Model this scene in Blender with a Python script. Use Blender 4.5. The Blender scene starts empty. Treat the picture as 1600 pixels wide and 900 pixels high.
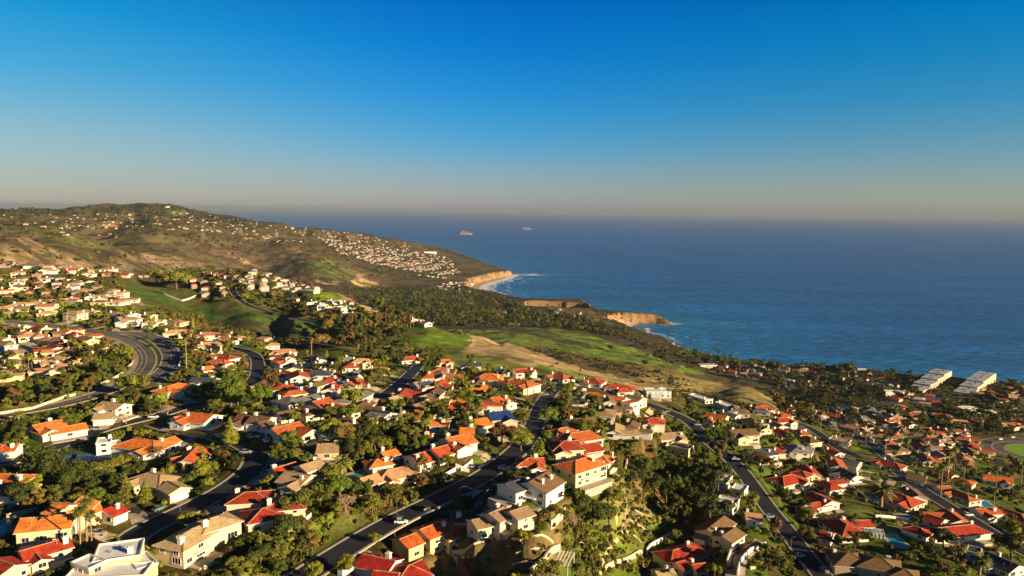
import bpy, math, random
import numpy as np
from mathutils import Vector, Matrix
random.seed(7); RNG = np.random.default_rng(7)
scene = bpy.context.scene
COL = scene.collection
R = math.radians
# ---------------------------------------------------------------- camera
CAM = np.array([0.0, 0.0, 300.0]); FPX = 1142.0
PITCH = math.atan(121.0 / FPX); ROLL = R(0.70)
f_ = np.array([0, math.cos(PITCH), -math.sin(PITCH)])
r0 = np.array([1.0, 0, 0]); u0 = np.array([0, math.sin(PITCH), math.cos(PITCH)])
r_ = math.cos(ROLL) * r0 + math.sin(ROLL) * u0
u_ = -math.sin(ROLL) * r0 + math.cos(ROLL) * u0
cd = bpy.data.cameras.new('camera'); cam = bpy.data.objects.new('camera', cd); COL.objects.link(cam)
cd.sensor_width = 36; cd.lens = 36 * FPX / 1600; cd.clip_start = 1; cd.clip_end = 200000
M = Matrix(((r_[0], u_[0], -f_[0], CAM[0]), (r_[1], u_[1], -f_[1], CAM[1]), (r_[2], u_[2], -f_[2], CAM[2]), (0, 0, 0, 1)))
cam.matrix_world = M
scene.camera = cam
# ---------------------------------------------------------------- light
SUN_AZ, SUN_EL = 118.0, 14.0
to_sun = Vector((math.sin(R(SUN_AZ)) * math.cos(R(SUN_EL)), math.cos(R(SUN_AZ)) * math.cos(R(SUN_EL)), math.sin(R(SUN_EL))))
sl = bpy.data.lights.new('sun', 'SUN'); so = bpy.data.objects.new('sun', sl); COL.objects.link(so)
sl.energy = 5.0; sl.angle = R(0.5); sl.color = (1.0, 0.74, 0.42)
so.rotation_euler = (-to_sun).to_track_quat('-Z', 'Y').to_euler()
w = bpy.data.worlds.new('World'); scene.world = w; w.use_nodes = True
nt = w.node_tree; nt.nodes.clear()
out = nt.nodes.new('ShaderNodeOutputWorld'); bg = nt.nodes.new('ShaderNodeBackground')
sky = nt.nodes.new('ShaderNodeTexSky'); sky.sky_type = 'NISHITA'; sky.sun_disc = False
sky.sun_elevation = R(SUN_EL); sky.sun_rotation = R(SUN_AZ); sky.altitude = 300; sky.air_density = 1.0; sky.dust_density = 0.6; sky.ozone_density = 3.0
bg.inputs[1].default_value = 0.10
geo = nt.nodes.new('ShaderNodeNewGeometry'); sep = nt.nodes.new('ShaderNodeSeparateXYZ')
mul = nt.nodes.new('ShaderNodeMix'); mul.data_type = 'RGBA'; mul.blend_type = 'MULTIPLY'; mul.inputs[0].default_value = 1
tc = nt.nodes.new('ShaderNodeTexCoord'); nt.links.new(tc.outputs['Generated'], sep.inputs[0])
# the clear evening sky graded by height: over the land (left), straight ahead, and out at sea (right)
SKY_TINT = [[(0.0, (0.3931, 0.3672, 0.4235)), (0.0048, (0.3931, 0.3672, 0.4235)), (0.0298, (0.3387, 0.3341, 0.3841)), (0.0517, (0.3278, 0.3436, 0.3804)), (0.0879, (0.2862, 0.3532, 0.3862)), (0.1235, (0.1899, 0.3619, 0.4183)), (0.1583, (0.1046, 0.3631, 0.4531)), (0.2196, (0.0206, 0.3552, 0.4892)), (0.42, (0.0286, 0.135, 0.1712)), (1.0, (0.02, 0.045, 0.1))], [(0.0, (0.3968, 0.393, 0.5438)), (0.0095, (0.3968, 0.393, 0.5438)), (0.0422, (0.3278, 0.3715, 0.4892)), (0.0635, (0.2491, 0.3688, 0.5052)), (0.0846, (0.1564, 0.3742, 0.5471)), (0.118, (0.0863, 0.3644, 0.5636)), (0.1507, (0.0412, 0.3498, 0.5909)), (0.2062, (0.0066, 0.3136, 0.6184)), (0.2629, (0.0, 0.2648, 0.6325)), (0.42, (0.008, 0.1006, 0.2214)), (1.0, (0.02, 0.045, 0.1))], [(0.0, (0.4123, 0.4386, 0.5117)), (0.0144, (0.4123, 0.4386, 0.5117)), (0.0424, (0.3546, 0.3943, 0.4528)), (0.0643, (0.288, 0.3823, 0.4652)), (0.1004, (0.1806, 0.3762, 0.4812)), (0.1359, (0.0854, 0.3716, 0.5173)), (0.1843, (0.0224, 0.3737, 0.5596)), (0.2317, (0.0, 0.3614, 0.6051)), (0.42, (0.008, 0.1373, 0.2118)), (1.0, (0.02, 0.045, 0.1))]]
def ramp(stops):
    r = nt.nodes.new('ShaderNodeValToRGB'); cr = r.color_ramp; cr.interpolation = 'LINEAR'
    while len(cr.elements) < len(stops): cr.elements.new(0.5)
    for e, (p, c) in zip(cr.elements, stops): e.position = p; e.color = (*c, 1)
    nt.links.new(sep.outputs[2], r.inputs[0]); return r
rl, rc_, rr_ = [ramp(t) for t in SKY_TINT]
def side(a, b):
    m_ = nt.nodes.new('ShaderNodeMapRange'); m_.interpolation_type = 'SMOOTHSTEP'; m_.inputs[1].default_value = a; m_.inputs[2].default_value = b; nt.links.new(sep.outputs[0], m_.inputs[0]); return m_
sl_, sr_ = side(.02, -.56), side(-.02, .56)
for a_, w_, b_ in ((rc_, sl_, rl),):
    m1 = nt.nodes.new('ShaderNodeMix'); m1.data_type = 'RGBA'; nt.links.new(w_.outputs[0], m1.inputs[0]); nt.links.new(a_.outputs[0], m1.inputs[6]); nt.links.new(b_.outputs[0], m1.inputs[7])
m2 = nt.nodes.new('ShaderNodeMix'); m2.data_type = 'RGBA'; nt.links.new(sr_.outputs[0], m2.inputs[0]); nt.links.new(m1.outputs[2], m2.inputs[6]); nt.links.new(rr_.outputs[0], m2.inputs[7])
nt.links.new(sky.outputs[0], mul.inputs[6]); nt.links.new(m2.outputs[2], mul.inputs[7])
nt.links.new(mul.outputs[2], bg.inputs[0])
nt.links.new(bg.outputs[0], out.inputs[0])
scene.view_settings.view_transform = 'Standard'; scene.view_settings.look = 'None'
scene.view_settings.exposure = 1.3; scene.view_settings.gamma = 1
HAZE = 3.2e-5
scene.render.engine = 'CYCLES'
scene.cycles.use_denoising = True; scene.cycles.max_bounces = 5; scene.cycles.diffuse_bounces = 2; scene.cycles.glossy_bounces = 2
scene.cycles.volume_bounces = 0; scene.cycles.transparent_max_bounces = 4; scene.cycles.use_adaptive_sampling = True

# ---------------------------------------------------------------- helpers
def ray(u, v):
    d = f_ + r_ * ((u - 800) / FPX) - u_ * ((v - 450) / FPX)
    return d
def at_z(u, v, z):
    d = ray(u, v); t = (z - CAM[2]) / d[2]
    return CAM + d * t
def at_d(u, d_, z):                                 # a hidden point: column u, ground distance, height
    a = math.atan((u - 800) / FPX)
    return np.array([math.sin(a) * d_, math.cos(a) * d_, z])
def project(P):
    P = np.atleast_2d(P) - CAM
    zc = P @ f_
    return 800 + FPX * (P @ r_) / zc, 450 - FPX * (P @ u_) / zc, zc
def tag(o, label=None, cat=None, group=None, kind=None):
    if label: o['label'] = label
    if cat: o['category'] = cat
    if group: o['group'] = group
    if kind: o['kind'] = kind
    return o
def mesh_obj(name, verts, faces, mats, parent=None, fm=None, smooth=False, uvs=None):
    me = bpy.data.meshes.new(name)
    me.from_pydata([tuple(map(float, p)) for p in verts], [], faces)
    for m in (mats if isinstance(mats, (list, tuple)) else [mats]): me.materials.append(m)
    if fm is not None: me.polygons.foreach_set('material_index', np.array(fm, dtype=np.int32))
    if smooth: me.polygons.foreach_set('use_smooth', np.ones(len(me.polygons), dtype=bool))
    if uvs is not None:
        l = me.uv_layers.new(name='uv'); l.data.foreach_set('uv', np.array(uvs, dtype=np.float32).ravel())
    me.update()
    o = bpy.data.objects.new(name, me); COL.objects.link(o)
    if parent: o.parent = parent
    return o
def fast_mesh(name, V, F, mats, fm=None, smooth=False, cols=None, parent=None):
    """V (n,3), F (m,k) uniform face size"""
    me = bpy.data.meshes.new(name); n, m, k = len(V), len(F), F.shape[1]
    me.vertices.add(n); me.vertices.foreach_set('co', np.asarray(V, dtype=np.float32).ravel())
    me.loops.add(m * k); me.loops.foreach_set('vertex_index', np.asarray(F, dtype=np.int32).ravel())
    me.polygons.add(m); me.polygons.foreach_set('loop_start', np.arange(0, m * k, k, dtype=np.int32))
    try: me.polygons.foreach_set('loop_total', np.full(m, k, dtype=np.int32))
    except Exception: pass
    for mm in (mats if isinstance(mats, (list, tuple)) else [mats]): me.materials.append(mm)
    if fm is not None: me.polygons.foreach_set('material_index', np.asarray(fm, dtype=np.int32))
    me.polygons.foreach_set('use_smooth', np.full(m, smooth, dtype=bool))
    if cols is not None:
        for nm, c in cols.items():
            a = me.attributes.new(nm, 'FLOAT_COLOR', 'POINT'); a.data.foreach_set('color', np.asarray(c, dtype=np.float32).ravel())
    me.update(calc_edges=True)
    o = bpy.data.objects.new(name, me); COL.objects.link(o)
    if parent: o.parent = parent
    return o
def hash2(ix, iy, s):
    h = (ix.astype(np.int64) * 374761393 + iy.astype(np.int64) * 668265263 + s * 1274126177) & 0xffffffff
    h = ((h ^ (h >> 13)) * 1274126177) & 0xffffffff
    return ((h ^ (h >> 16)) & 0xffff) / 65535.0
def vnoise(x, y, s=0):
    ix = np.floor(x).astype(np.int64); iy = np.floor(y).astype(np.int64); fx = x - ix; fy = y - iy
    fx = fx * fx * (3 - 2 * fx); fy = fy * fy * (3 - 2 * fy)
    a = hash2(ix, iy, s); b = hash2(ix + 1, iy, s); c = hash2(ix, iy + 1, s); d = hash2(ix + 1, iy + 1, s)
    return a + (b - a) * fx + (c - a) * fy + (a - b - c + d) * fx * fy
def fbm(x, y, s=0, o=4):
    t = 0; a = 0.5; n = 0
    for i in range(o):
        t = t + a * vnoise(x, y, s + i * 17); n += a; a *= 0.5; x = x * 2.03 + 11.3; y = y * 2.03 + 7.1
    return t / n
def in_poly(px, py, poly):
    c = np.zeros(px.shape, bool); n = len(poly); j = n - 1
    for i in range(n):
        xi, yi = poly[i][:2]; xj, yj = poly[j][:2]
        k = ((yi > py) != (yj > py)) & (px < (xj - xi) * (py - yi) / (yj - yi + 1e-12) + xi)
        c ^= k; j = i
    return c
def seg_dist(px, py, pts):
    best = np.full(px.shape, 1e9); prm = np.zeros(px.shape)
    for i in range(len(pts) - 1):
        ax, ay = pts[i][:2]; bx, by = pts[i + 1][:2]; dx, dy = bx - ax, by - ay
        t = np.clip(((px - ax) * dx + (py - ay) * dy) / (dx * dx + dy * dy + 1e-9), 0, 1)
        d = np.hypot(px - ax - t * dx, py - ay - t * dy)
        k = d < best; best = np.where(k, d, best); prm = np.where(k, i + t, prm)
    return best, prm
def sstep(a, b, x):
    t = np.clip((x - a) / (b - a), 0, 1); return t * t * (3 - 2 * t)

# ---------------------------------------------------------------- materials
MATS = {}
def nodes_mat(name):
    m = bpy.data.materials.new(name); m.use_nodes = True; n = m.node_tree; b = n.nodes['Principled BSDF']; return m, n, b
def mat(name, c, rough=0.8, var=0.25, scale=1.0, bump=0.0, spec=0.3, metal=0.0, c2=None, obj_var=0.0, coords='Object'):
    """procedural: noise between two tones of the thing's own colour, fine bump, per-object tone shift"""
    m, n, b = nodes_mat(name)
    tc = n.nodes.new('ShaderNodeTexCoord'); nz = n.nodes.new('ShaderNodeTexNoise')
    nz.inputs['Scale'].default_value = scale; nz.inputs['Detail'].default_value = 5; nz.inputs['Roughness'].default_value = .65
    n.links.new(tc.outputs[coords], nz.inputs['Vector'])
    r = n.nodes.new('ShaderNodeValToRGB'); r.color_ramp.elements[0].position = .32; r.color_ramp.elements[1].position = .68
    lo = tuple(x * (1 - var) for x in c); hi = tuple(min(1, x * (1 + var)) for x in (c2 or c))
    r.color_ramp.elements[0].color = (*lo, 1); r.color_ramp.elements[1].color = (*hi, 1)
    n.links.new(nz.outputs[0], r.inputs[0]); col = r.outputs[0]
    if obj_var:
        oi = n.nodes.new('ShaderNodeObjectInfo'); hs = n.nodes.new('ShaderNodeHueSaturation')
        mr = n.nodes.new('ShaderNodeMapRange'); mr.inputs[3].default_value = 1 - obj_var; mr.inputs[4].default_value = 1 + obj_var
        m2 = n.nodes.new('ShaderNodeMapRange'); m2.inputs[3].default_value = .5 - obj_var * .06; m2.inputs[4].default_value = .5 + obj_var * .06
        n.links.new(oi.outputs['Random'], mr.inputs[0]); n.links.new(oi.outputs['Random'], m2.inputs[0])
        n.links.new(mr.outputs[0], hs.inputs['Value']); n.links.new(m2.outputs[0], hs.inputs['Hue'])
        n.links.new(col, hs.inputs['Color']); col = hs.outputs[0]
    n.links.new(col, b.inputs['Base Color'])
    b.inputs['Roughness'].default_value = rough; b.inputs['Specular IOR Level'].default_value = spec; b.inputs['Metallic'].default_value = metal
    if bump:
        bp = n.nodes.new('ShaderNodeBump'); bp.inputs['Strength'].default_value = bump; bp.inputs['Distance'].default_value = .3
        n2 = n.nodes.new('ShaderNodeTexNoise'); n2.inputs['Scale'].default_value = scale * 4; n.links.new(tc.outputs[coords], n2.inputs['Vector'])
        n.links.new(n2.outputs[0], bp.inputs['Height']); n.links.new(bp.outputs[0], b.inputs['Normal'])
    MATS[name] = m
    return m
# ================================================================ terrain
VIS = [ # visible ground points: pixel column, row, height above the sea
 (0,900,203),(150,900,203),(300,900,200),(450,900,198),(600,900,192),(750,900,185),(900,900,178),(1000,900,160),(1100,900,163),(1250,895,157),(1400,895,157),(1600,895,150),
 (0,820,204),(187,809,201),(350,800,202),(500,810,199),(650,820,192),(740,800,196),(840,790,203),(760,760,203),
 (85,700,202),(90,869,204),(348,710,202),(415,688,206),(540,740,204),(680,720,202),(600,680,203),(800,720,203),
 (910,750,194),(960,800,176),(1000,850,163),(900,850,178),(1050,760,160),(1060,810,156),(1120,790,160),(1150,850,165),(1130,740,165),(960,745,180),(1000,700,178),
 (1180,765,161),(1230,830,157),(1300,800,154),(1235,792,154),(1400,830,154),(1500,830,151),(1590,850,147),(1350,750,146),(1500,760,132),(1600,780,126),
 (0,650,203),(110,630,204),(215,590,205),(262,570,206),(250,530,207),(100,508,210),(0,503,212),(75,580,206),(60,540,208),(300,610,204),(400,580,202),(330,530,200),(400,545,198),
 (500,590,201),(600,620,201),(700,650,201),(800,640,197),(690,590,193),(560,570,195),(640,600,198),(820,600,185),(900,620,184),(880,600,180),(960,610,172),(1020,620,168),
 (1050,660,172),(1100,650,158),(1150,640,148),(1100,690,168),(1180,690,160),(1250,700,143),(1200,650,140),(950,680,190),(870,690,198),
 (680,540,174),(740,540,166),(760,530,152),(850,560,146),(950,590,141),(1050,600,121),(1150,610,104),(1200,628,98),(1100,630,132),(600,540,176),(560,540,180),(700,522,166),(640,515,176),
 (150,450,214),(60,450,216),(190,470,211),(0,420,220),(90,424,219),(180,425,213),(240,480,205),(275,500,203),(100,490,212),(0,470,214),
 (350,500,178),(300,475,186),(270,450,196),(220,447,202),(430,530,170),(450,510,172),(400,500,178),(500,530,174),(330,490,181),
 (370,462,196),(400,482,192),(530,512,188),(460,492,190),(300,425,207),(400,425,200),(350,440,205),(430,440,196),(520,455,189),(480,470,191),(560,480,184),(590,484,176),(660,505,178),
 (150,418,170),(0,402,190),(60,405,184),(100,365,214),(160,398,132),(230,405,142),(350,412,108),(250,388,158),(420,425,72),(200,375,175),(300,380,160),
 (100,350,216),(200,350,220),(300,360,198),(400,380,140),(500,390,106),(600,400,72),(700,420,38),(540,420,72),(490,405,110),(560,447,28),(600,447,18),(650,447,20),(700,452,18),(640,410,58),(740,425,28),(780,428,24),(610,425,45),
 (600,470,50),(700,490,52),(800,490,32),(750,518,64),(560,458,40),(870,500,42),(950,492,30),(1000,491,28),(830,471,36),(890,471,34),(900,480,36),(920,500,34),(650,465,42),(720,468,28),
 (800,530,82),(900,550,80),(1000,560,68),(1050,575,62),(1000,580,84),(950,530,46),(1040,555,36),(900,520,50),(1100,570,40),
 (1200,600,44),(1350,620,46),(1500,612,42),(1600,650,50),(1450,650,64),(1300,660,90),(1400,690,106),(1300,700,128),(1500,720,116),(1600,700,92),(1430,600,40),(1300,600,40),(1250,640,88),(1600,610,42),(1150,580,40),(1380,660,88)]
HID = [ # hidden ground points: column, distance, height
 (-300,300,210),(-300,600,216),(-300,1000,220),(-300,1700,215),(-300,2600,180),(-300,4300,245),(-300,6000,150),
 (0,1250,150),(120,1250,130),(250,1400,110),(350,1500,95),(450,1550,75),(550,1400,70),(620,1150,90),
 (20,1720,228),(-60,1750,236),(90,1620,196),(60,2000,190),
 (255,4500,300),(255,4350,296),(180,4500,281),(110,4500,262),(0,4300,248),(300,4500,256),(370,4600,212),(430,4600,184),(500,4700,153),(560,4700,136),(640,5250,66),(700,4650,38),(740,4010,28),
 (255,5600,150),(0,5600,120),(500,5600,40),
 (700,1000,110),(800,950,95),(900,900,90),(1000,900,80),(1100,900,62),(1250,850,60),
 (1900,300,150),(1900,600,100),(1900,900,50),(800,120,190),(0,120,200),(400,120,200),(1200,120,175),(1600,120,170),(-300,120,200),(1900,120,160),
 (800,60,190),(0,60,195),(1600,60,175)]
P = np.array([at_z(*p) for p in VIS] + [at_d(u, d, z) for u, d, z in HID])
def polar(x, y): return np.arctan2(x, y) * 3.2, np.log(np.hypot(x, y))
cx, cy = polar(P[:, 0], P[:, 1])
def tps(r2): return 0.5 * r2 * np.log(r2 + 1e-12)
K = tps((cx[:, None] - cx[None]) ** 2 + (cy[:, None] - cy[None]) ** 2) + np.eye(len(cx)) * 0.0015
A = np.zeros((len(cx) + 3,) * 2); A[:-3, :-3] = K; A[:-3, -3] = 1; A[:-3, -2] = cx; A[:-3, -1] = cy; A[-3:, :-3] = A[:-3, -3:].T
rhs = np.zeros(len(cx) + 3); rhs[:-3] = P[:, 2]
WT = np.linalg.solve(A, rhs)
def base_h(x, y):
    qx, qy = polar(x, y); o = np.zeros(qx.shape)
    o += WT[-3] + WT[-2] * qx + WT[-1] * qy
    for i in range(len(cx)): o += WT[i] * tps((qx - cx[i]) ** 2 + (qy - cy[i]) ** 2)
    return o
# coast: pixel, height of the edge seen there; higher edges are pushed back by the cliff's own width
COAST = [(1600,600,34,6),(1540,596,34,6),(1480,592,34,6),(1400,585,34,6),(1300,578,34,6),(1200,568,34,6),(1130,557,32,6),(1085,551,20,8),(1055,545,0,10),(1030,540,0,12),(1005,529,0,14),(985,521,0,16),(972,515,0,18),(969,510,0,16),(980,507,0,10),(1000,506,0,4),(1024,506,0,3),(1050,508.6,0,1),(1050,507.2,0,1),(1030,502,0,2),(1018,489,26,2),(980,488,27,2),(945,487,27,2),(932,483,22,3),(915,478,8,3),(912,472,20,2),(900,468,32,2),(860,467,34,2),(825,467,32,3),(800,465,20,6),(775,462,6,14),(756,459,0,26),(748,454,0,34),(752,446,0,34),(766,441,0,34),(785,436,0,28),(800,431,0,14),(810,428,0,6),
 (803,423,22,4),(775,415,20,4),(745,406,16,4),(715,397,10,4),(690,390,8,4),(662,381,8,4),(648,377,4,4)]
cw = []; cb = []
for u, v, z, b in COAST:
    p = at_z(u, v, z)
    if z > 5: p = p * (1 + (z + b + 2) / np.hypot(p[0], p[1]) * 1.0)
    cw.append((p[0], p[1])); cb.append(b)
far_l = [(-2600, 7600), (-9000, 8500)]
first = at_d(1900, 1180, 0); coast_line = [(2600.0, 500.0), (first[0], first[1])] + cw + far_l
cbw = np.array([6, 6] + cb + [6, 6], float)
LAND = coast_line + [(-9000, -500), (2600, -500)]
# fine polar grid
NA, ND = 860, 1180
AZ = np.linspace(-0.86, 0.86, NA)
LD = np.concatenate([np.linspace(math.log(15), math.log(140), 60)[:-1], np.linspace(math.log(140), math.log(9500), ND - 59)])
def upsample():
    a = AZ[::4] if (NA - 1) % 4 == 0 else np.append(AZ[::4], AZ[-1]); l = np.append(LD[::4], LD[-1]) if (ND - 1) % 4 else LD[::4]
    a = np.unique(a); l = np.unique(l)
    AA, LL = np.meshgrid(a, l); H = base_h(np.sin(AA) * np.exp(LL), np.cos(AA) * np.exp(LL))
    H1 = np.array([np.interp(AZ, a, row) for row in H]); H2 = np.array([np.interp(LD, l, H1[:, j]) for j in range(NA)]).T
    return H2
AA, LL = np.meshgrid(AZ, LD); GX = np.sin(AA) * np.exp(LL); GY = np.cos(AA) * np.exp(LL); GD = np.exp(LL)
Z = upsample()
# relief: gullies on the far hills, small unevenness nearby
far = sstep(1150, 2200, GD)
rid = 1 - np.abs(2 * fbm(GX / 620 + 3, GY / 620, 5, 4) - 1)
rid2 = 1 - np.abs(2 * fbm(GX / 190 + 3, GY / 260, 9, 4) - 1)
Z += far * ((rid - .72) * 85 * sstep(60, 200, Z) + (rid2 - .7) * 46 * sstep(30, 120, Z))
mid = sstep(560, 760, GD) * (1 - far)
Z += mid * ((fbm(GX / 60, GY / 60, 21, 4) - .5) * 9 + (fbm(GX / 16, GY / 22, 23, 3) - .5) * 2.6)
Z += (1 - mid) * (1 - far) * (fbm(GX / 30, GY / 30, 31, 3) - .5) * 1.6
Z += far * (fbm(GX / 60, GY / 60, 41, 3) - .5) * 6
inside = in_poly(GX, GY, LAND)
cdist, cprm = seg_dist(GX, GY, coast_line)
bw = np.interp(cprm, np.arange(len(cbw)), cbw)
# low ground under the headland's landward bluff
bl = [at_z(*q)[:2] for q in ((822,478,20),(845,478.5,20),(870,479,20),(895,480,20),(913,481,20),(925,487,20),(890,490,22),(850,488,22),(818,484,22))]
Z = np.where(in_poly(GX, GY, bl), np.minimum(Z, 20 + (fbm(GX / 30, GY / 30, 88, 3) - .5) * 6), Z)
jag = ((fbm(GX / 45, GY / 45, 77, 4) - .5) * 34 + (fbm(GX / 14, GY / 14, 78, 3) - .5) * 16) * sstep(3, 30, cdist)
s = np.where(inside, cdist, -cdist)
prof = np.where(s > 0, np.minimum(s / 14, 1.6) + np.clip(s + jag - bw, 0, None) * 1.35, s * 0.25)
Z = np.where(s > 0, np.minimum(np.maximum(Z, 2.0 + 0 * Z), prof), np.maximum(prof, -12))
lz = np.diff(LD).mean()
def gidx(x, y):
    a = np.arctan2(x, y); l = np.log(np.maximum(np.hypot(x, y), 15.1))
    fa = np.clip((a - AZ[0]) / (AZ[1] - AZ[0]), 0, NA - 1.001)
    fl = np.clip(np.interp(l, LD, np.arange(len(LD))), 0, len(LD) - 1.001)
    return fa, fl
def G(x, y):
    x = np.asarray(x, float); y = np.asarray(y, float)
    fa, fl = gidx(x, y); ia = fa.astype(int); il = fl.astype(int); ta = fa - ia; tl = fl - il
    return (Z[il, ia] * (1 - ta) + Z[il, ia + 1] * ta) * (1 - tl) + (Z[il + 1, ia] * (1 - ta) + Z[il + 1, ia + 1] * ta) * tl
TT = np.exp(np.linspace(math.log(60), math.log(9400), 3000))
def hit(u, v, dz=0.0):
    """where the view ray through a pixel of the photograph meets the ground (+dz)"""
    d = ray(u, v); k = math.hypot(d[0], d[1]); d = d / k
    x = d[0] * TT; y = d[1] * TT; z = CAM[2] + d[2] * TT
    below = z < G(x, y) + dz
    i = int(np.argmax(below)) if below.any() else len(TT) - 1
    if i == 0: i = 1
    lo, hi = TT[i - 1], TT[i]
    for _ in range(14):
        m = (lo + hi) / 2
        if CAM[2] + d[2] * m < G(d[0] * m, d[1] * m) + dz: hi = m
        else: lo = m
    return np.array([d[0] * hi, d[1] * hi, CAM[2] + d[2] * hi - dz])
def visible(p, dz=1.0):
    """is this ground point in view of the photograph (not behind a hill, inside the frame)?"""
    u, v, zc = project(np.array([p[0], p[1], p[2] + dz])); u, v = u[0], v[0]
    if not (-40 < u < 1640 and -40 < v < 960): return False
    t = np.linspace(.05, .985, 160); return bool(np.all(CAM[2] + (p[2] + dz - CAM[2]) * t > G(p[0] * t, p[1] * t)))
def dens(pts, step=4.0):
    """Catmull-Rom through the points, resampled"""
    pts = [np.array(p, float) for p in pts]; o = []
    for i in range(len(pts) - 1):
        a = pts[max(i - 1, 0)]; b = pts[i]; c = pts[i + 1]; d = pts[min(i + 2, len(pts) - 1)]
        n = max(2, int(np.linalg.norm((c - b)[:2]) / step))
        for k in range(n):
            t = k / n; o.append(.5 * ((2 * b) + (c - a) * t + (2 * a - 5 * b + 4 * c - d) * t * t + (3 * b - a - 3 * c + d) * t ** 3))
    o.append(pts[-1]); return np.array(o)
def flatten_line(pts, half, blend):
    """grade the ground across a road: level over its width, eased into the slope beside it"""
    global Z
    x0, x1 = pts[:, 0].min() - half - blend, pts[:, 0].max() + half + blend; y0, y1 = pts[:, 1].min() - half - blend, pts[:, 1].max() + half + blend
    msk = (GX > x0) & (GX < x1) & (GY > y0) & (GY < y1); k = np.where(msk)
    if len(k[0]) == 0: return
    px, py = GX[k], GY[k]; best = np.full(px.shape, 1e9); zz = np.zeros(px.shape)
    for i in range(len(pts) - 1):
        ax, ay, az = pts[i]; bx, by, bz = pts[i + 1]; dx, dy = bx - ax, by - ay
        t = np.clip(((px - ax) * dx + (py - ay) * dy) / (dx * dx + dy * dy + 1e-9), 0, 1)
        d = np.hypot(px - ax - t * dx, py - ay - t * dy); q = d < best
        best = np.where(q, d, best); zz = np.where(q, az + (bz - az) * t, zz)
    wgt = 1 - sstep(half, half + blend, best); Z[k] = Z[k] * (1 - wgt) + zz * wgt
def flatten_rect(c, ax, L, W, z, blend=5.0):
    """level a building pad"""
    rr = math.hypot(L, W) / 2 + blend; a = math.atan2(c[0], c[1]); dd = math.hypot(c[0], c[1]); da = rr / dd
    ja = slice(max(0, np.searchsorted(AZ, a - da)), np.searchsorted(AZ, a + da)); jl = slice(np.searchsorted(LD, math.log(max(16, dd - rr))), np.searchsorted(LD, math.log(dd + rr)))
    X = GX[jl, ja] - c[0]; Y = GY[jl, ja] - c[1]
    if X.size == 0: return
    p = np.abs(X * ax[0] + Y * ax[1]) - L / 2; q = np.abs(-X * ax[1] + Y * ax[0]) - W / 2
    d = np.maximum(p, q); wgt = 1 - sstep(0.5, blend, d); Z[jl, ja] = Z[jl, ja] * (1 - wgt) + z * wgt
# ================================================================ roads: pixel centre lines of the photograph, width in metres
ROADS = [
 ('road', 9.4, [(-60,672),(0,650),(100,631),(165,612),(210,590),(227,572),(229,556),(218,541),(195,529),(160,521),(110,513),(50,506),(-40,500)], 'arterial'),
 ('road', 9.8, [(180,520),(215,521),(243,530),(262,545),(268,560),(262,575),(246,588),(225,602)], 'arterial'),
 ('road', 8.8, [(205,880),(196,858),(207,838),(250,816),(300,793),(345,770),(378,748),(396,730),(402,714),(392,700),(372,691),(345,683),(300,676),(262,668),(240,660)], 'street'),
 ('road', 7.2, [(-30,728),(30,718),(62,708),(110,690),(150,674),(200,660),(245,650),(290,636),(330,628)], 'street'),
 ('road', 8.6, [(440,925),(490,890),(530,865),(560,846),(620,812),(680,783),(740,753),(783,725),(812,700),(828,680),(838,655),(846,635),(856,618),(868,606),(880,600)], 'street'),
 ('road', 7.6, [(990,624),(1025,637),(1055,648),(1078,660),(1093,675),(1110,692),(1135,712),(1160,738),(1180,765),(1205,800),(1230,830),(1258,868),(1285,900),(1300,925)], 'street'),
 ('road', 7.2, [(1300,660),(1350,688),(1385,715),(1408,742),(1440,765),(1480,790),(1530,820),(1570,845),(1640,885)], 'street'),
 ('road', 7.6, [(655,570),(643,582),(628,597),(612,610),(596,620)], 'street'),
 ('road', 7.2, [(318,538),(345,541),(378,547),(398,556),(403,572),(399,590),(385,604)], 'street'),
 ('road', 7.2, [(362,452),(370,464),(386,476),(415,486),(455,496),(500,506),(545,514)], 'street'),
 ('road', 8.4, [(940,520),(975,535),(1015,551),(1055,565),(1110,580),(1190,594),(1250,604),(1320,618),(1400,632),(1460,640)], 'highway'),
 ('road', 7.2, [(1180,642),(1230,655),(1270,672),(1310,700),(1345,716)], 'street'),
 ('road', 5, [(30,540),(50,548),(60,560),(52,575),(38,585)], 'street'),
 ('road', 5, [(865,508),(870,498),(880,489),(900,484)], 'highway'),
]
road_pts = []
for nm, wd, px, kind in ROADS:
    pp = dens([(a, b, 0) for a, b in px], 1.6)
    h0 = np.array([hit(q[0], q[1]) for q in pp]); arc = np.r_[0, np.cumsum(np.hypot(*np.diff(h0[:, :2], axis=0).T))]
    zz = np.array([np.average(h0[:, 2], weights=np.exp(-((arc - a) / 24) ** 2)) for a in arc])   # an even grade along the line
    pts = np.array([at_z(q[0], q[1], z_) for q, z_ in zip(pp, zz)])
    arc = np.r_[0, np.cumsum(np.hypot(*np.diff(pts[:, :2], axis=0).T))]; na = np.arange(0, arc[-1], 3.0 if kind != 'highway' else 7.0)
    pts = np.stack([np.interp(na, arc, pts[:, i]) for i in range(3)], 1)
    for _ in range(4): pts[1:-1] = (pts[:-2] + 2 * pts[1:-1] + pts[2:]) / 4
    road_pts.append(pts)
for (nm, wd, px, kind), pts in zip(ROADS, road_pts): flatten_line(pts, wd / 2 + 1.8, 7)
# roundabout ring at the right edge
RB = hit(1622, 706)
flatten_rect(RB, (1, 0), 112, 92, RB[2], 22)
def road_near(x, y):
    best = 1e9
    for (nm, wd, px, kind), pts in zip(ROADS, road_pts):
        d = np.hypot(pts[:, 0] - x, pts[:, 1] - y).min() - wd / 2
        best = min(best, d)
    return best

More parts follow.
